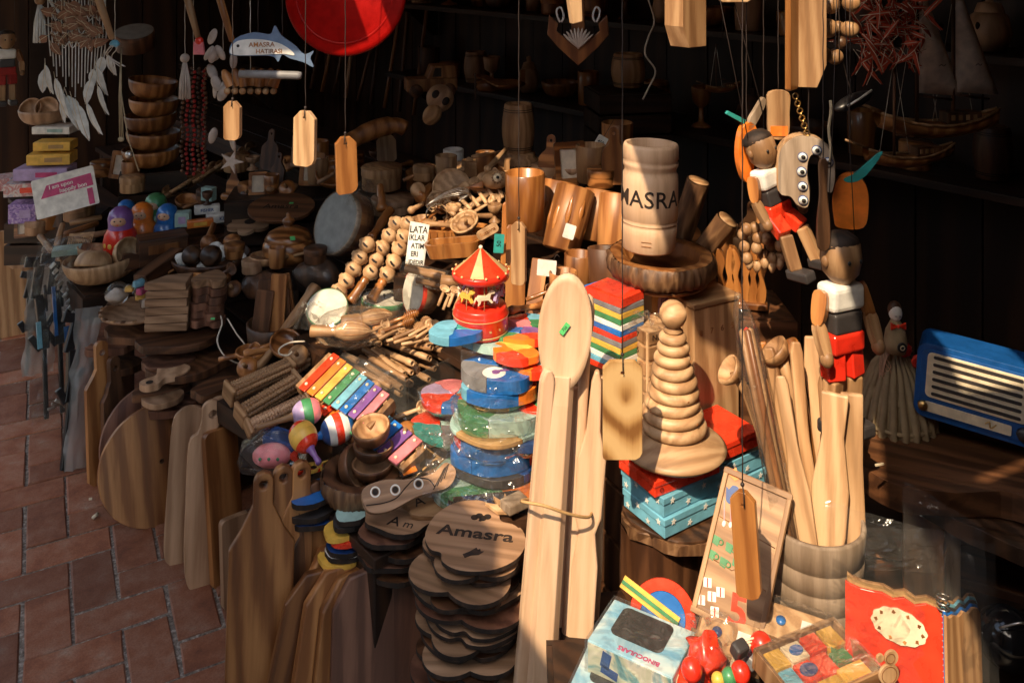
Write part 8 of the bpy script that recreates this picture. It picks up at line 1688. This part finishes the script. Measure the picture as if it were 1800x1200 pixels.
# ================================================================ small goods crowding the tiers
NTH = ['first', 'second', 'third', 'fourth', 'fifth', 'sixth', 'seventh', 'eighth', 'ninth', 'tenth', 'eleventh', 'twelfth', 'thirteenth', 'fourteenth']
TONE = {'oil_wood': 'brown', 'honey_wood': 'orange', 'light_wood': 'light', 'board_wood': 'tan', 'dark_wood': 'dark', 'jar_wood': 'banded', 'pale_wood': 'pale'}
def clutter(place, a, b_, n, seed, kinds, s=1.0, mats=('oil_wood', 'honey_wood', 'light_wood', 'board_wood', 'dark_wood', 'jar_wood')):
    r = random.Random(seed); p0, p1 = P(*a), P(*b_)
    for k in range(n):
        f = k / max(1, n - 1); c = p0.lerp(p1, f) + Vector((r.uniform(-.02, .02), r.uniform(-.05, .05), 0)); m = r.choice(mats); kind = kinds[(k + seed) % len(kinds)]
        lb = '%s wooden %s, %s in the row %s' % (TONE[m], kind, NTH[k], place); q = s * r.uniform(.85, 1.15); M = T(*c) @ RZ(r.uniform(0, 360))
        if kind == 'cup': open_cup(lb, c, c + Vector((0, 0, .075 * q)), .028 * q, .031 * q, m, 'wooden_cup', cat='cup')
        elif kind == 'bowl': bowl(lb, c, .05 * q, .032 * q, m, (r.uniform(-15, 45), r.uniform(-20, 20)))
        elif kind == 'box': round_box(lb, c, .035 * q, .045 * q, m)
        elif kind == 'spinning top': lathe_thing('spinning_top', lb, 'spinning top', T(*c) @ RX(55) @ RZ(r.uniform(0, 360)), [('body', [(0, 0), (.006, .004), (.026 * q, .022), (.028 * q, .03), (.02 * q, .036), (.006, .04)], m), ('stem', [(.005, .04), (.004, .06), (.006, .064), (0, .068)], 'light_wood')])
        elif kind == 'egg cup': lathe_thing('egg_cup', lb, 'egg cup', T(*c), [('foot', [(0, 0), (.02 * q, 0), (.018 * q, .006), (.007 * q, .014), (.007 * q, .024)], m), ('cup', [(.007 * q, .024), (.02 * q, .034), (.024 * q, .052), (.021 * q, .054), (.018 * q, .04), (0, .032)], m)])
        elif kind == 'pestle': lathe_thing('pestle', lb, 'pestle', T(*(c + Vector((0, 0, .014)))) @ RZ(r.uniform(-70, 70)) @ RX(84), [('rod', [(0, -.06), (.012, -.058), (.015, -.045), (.008, -.02), (.007, .03), (.011, .05), (.008, .06), (0, .062)], m)])
        elif kind == 'spoon': small_spoon(lb, c + Vector((-.05, -.01, .006)), c + Vector((r.uniform(.02, .07), r.uniform(.0, .08), r.uniform(.01, .05))), m, 1.5 * q)
        elif kind == 'board':
            t = thing('small_board', lb, 'board', T(*c) @ RZ(r.uniform(-25, 25)) @ RX(-12)); MB().prism(pad(.06 * q, .08 * q, .022 * q, .045 * q, .015, .015), .01, holes=[circ(.005, 10, 0, .11 * q)]).obj('board', m, t, bev=.002)
        elif kind == 'frame':
            t = thing('photo_stand', lb, 'photo stand', T(*c) @ RZ(r.uniform(-25, 25)) @ RX(-14)); MB().prism(rrect(.07 * q, .09 * q, .006, 3, 0, .045 * q), .01, holes=[rrect(.046 * q, .062 * q, .004, 3, 0, .045 * q)]).obj('frame_moulding', m, t, bev=.002); MB().prism(rrect(.05 * q, .066 * q, .004, 2, 0, .045 * q), .003, T(0, .004, 0)).obj('picture', 'sail', t)
ALL = ['cup', 'bowl', 'spoon', 'box', 'egg cup', 'board', 'pestle', 'spinning top', 'frame']
clutter('behind the small packets', (330, 366, 3.42), (470, 338, 3.25), 9, 1, ALL)
clutter('behind the oval plaque', (430, 345, 3.35), (610, 318, 3.15), 11, 2, ALL, 1.15)
clutter('on the rear table edge behind the tags', (420, 300, 3.6), (700, 292, 3.25), 13, 3, ALL, 1.3)
clutter('between the lidded jar and the big drum', (455, 470, 2.85), (560, 452, 2.80), 6, 4, ['bowl', 'cup', 'pestle', 'spoon', 'box'], .9)
clutter('in front of the pot of upright boards', (410, 640, 2.45), (520, 622, 2.40), 7, 5, ['pestle', 'spoon', 'bowl', 'spinning top'], 1.0)
clutter('behind the row of log mugs', (955, 330, 2.75), (1100, 320, 2.6), 8, 6, ['cup', 'box', 'board', 'egg cup', 'frame'], 1.3)
clutter('at the foot of the log mugs', (935, 540, 2.22), (1050, 540, 2.16), 6, 7, ['spoon', 'egg cup', 'cup', 'pestle'], 1.0)
clutter('behind the wedge boards', (300, 500, 2.85), (420, 505, 2.78), 7, 8, ['bowl', 'pestle', 'box', 'spoon', 'spinning top'], .9)
clutter('beside the sunlit heap of ladles', (745, 398, 2.66), (880, 392, 2.56), 9, 9, ['spoon', 'pestle', 'egg cup', 'spinning top', 'bowl'], .9, ('light_wood', 'pale_wood', 'honey_wood'))
clutter('on the back of the sunlit heap', (735, 318, 2.9), (875, 300, 2.95), 8, 10, ['cup', 'bowl', 'spoon', 'box'], 1.1, ('light_wood', 'pale_wood', 'oil_wood'))
clutter('under the clear bin edge', (640, 722, 2.2), (735, 745, 2.12), 6, 11, ['spinning top', 'pestle', 'egg cup', 'spoon'], .9, ('light_wood', 'pale_wood', 'honey_wood'))
clutter('by the far packages', (40, 420, 3.4), (160, 372, 3.55), 7, 12, ['frame', 'box', 'cup', 'board'], 1.1)
clutter('on the crate beside the dim bowl stack', (180, 310, 3.7), (240, 330, 3.55), 4, 13, ['cup', 'box', 'frame'], 1.2)
clutter('behind the wavy wooden holder', (1225, 470, 2.3), (1330, 450, 2.35), 5, 14, ['cup', 'box', 'board', 'egg cup'], 1.2)
clutter('on the slab table beside the straw cone', (1545, 735, 1.98), (1640, 700, 2.05), 4, 15, ['cup', 'bowl', 'box'], 1.0)
for k, (u0, v0, u1, v1, Y, x) in enumerate(((420, 392, 600, 352, 3.2, .25), (420, 330, 700, 320, 3.35, .3))):
    p, q = P(u0, v0, Y), P(u1, v1, Y)
c = P(520, 332, 3.25); crate('dark crate hidden behind the oval plaque', c.x, c.y + .05, .36, c.z - .02, .5, .22, 8)
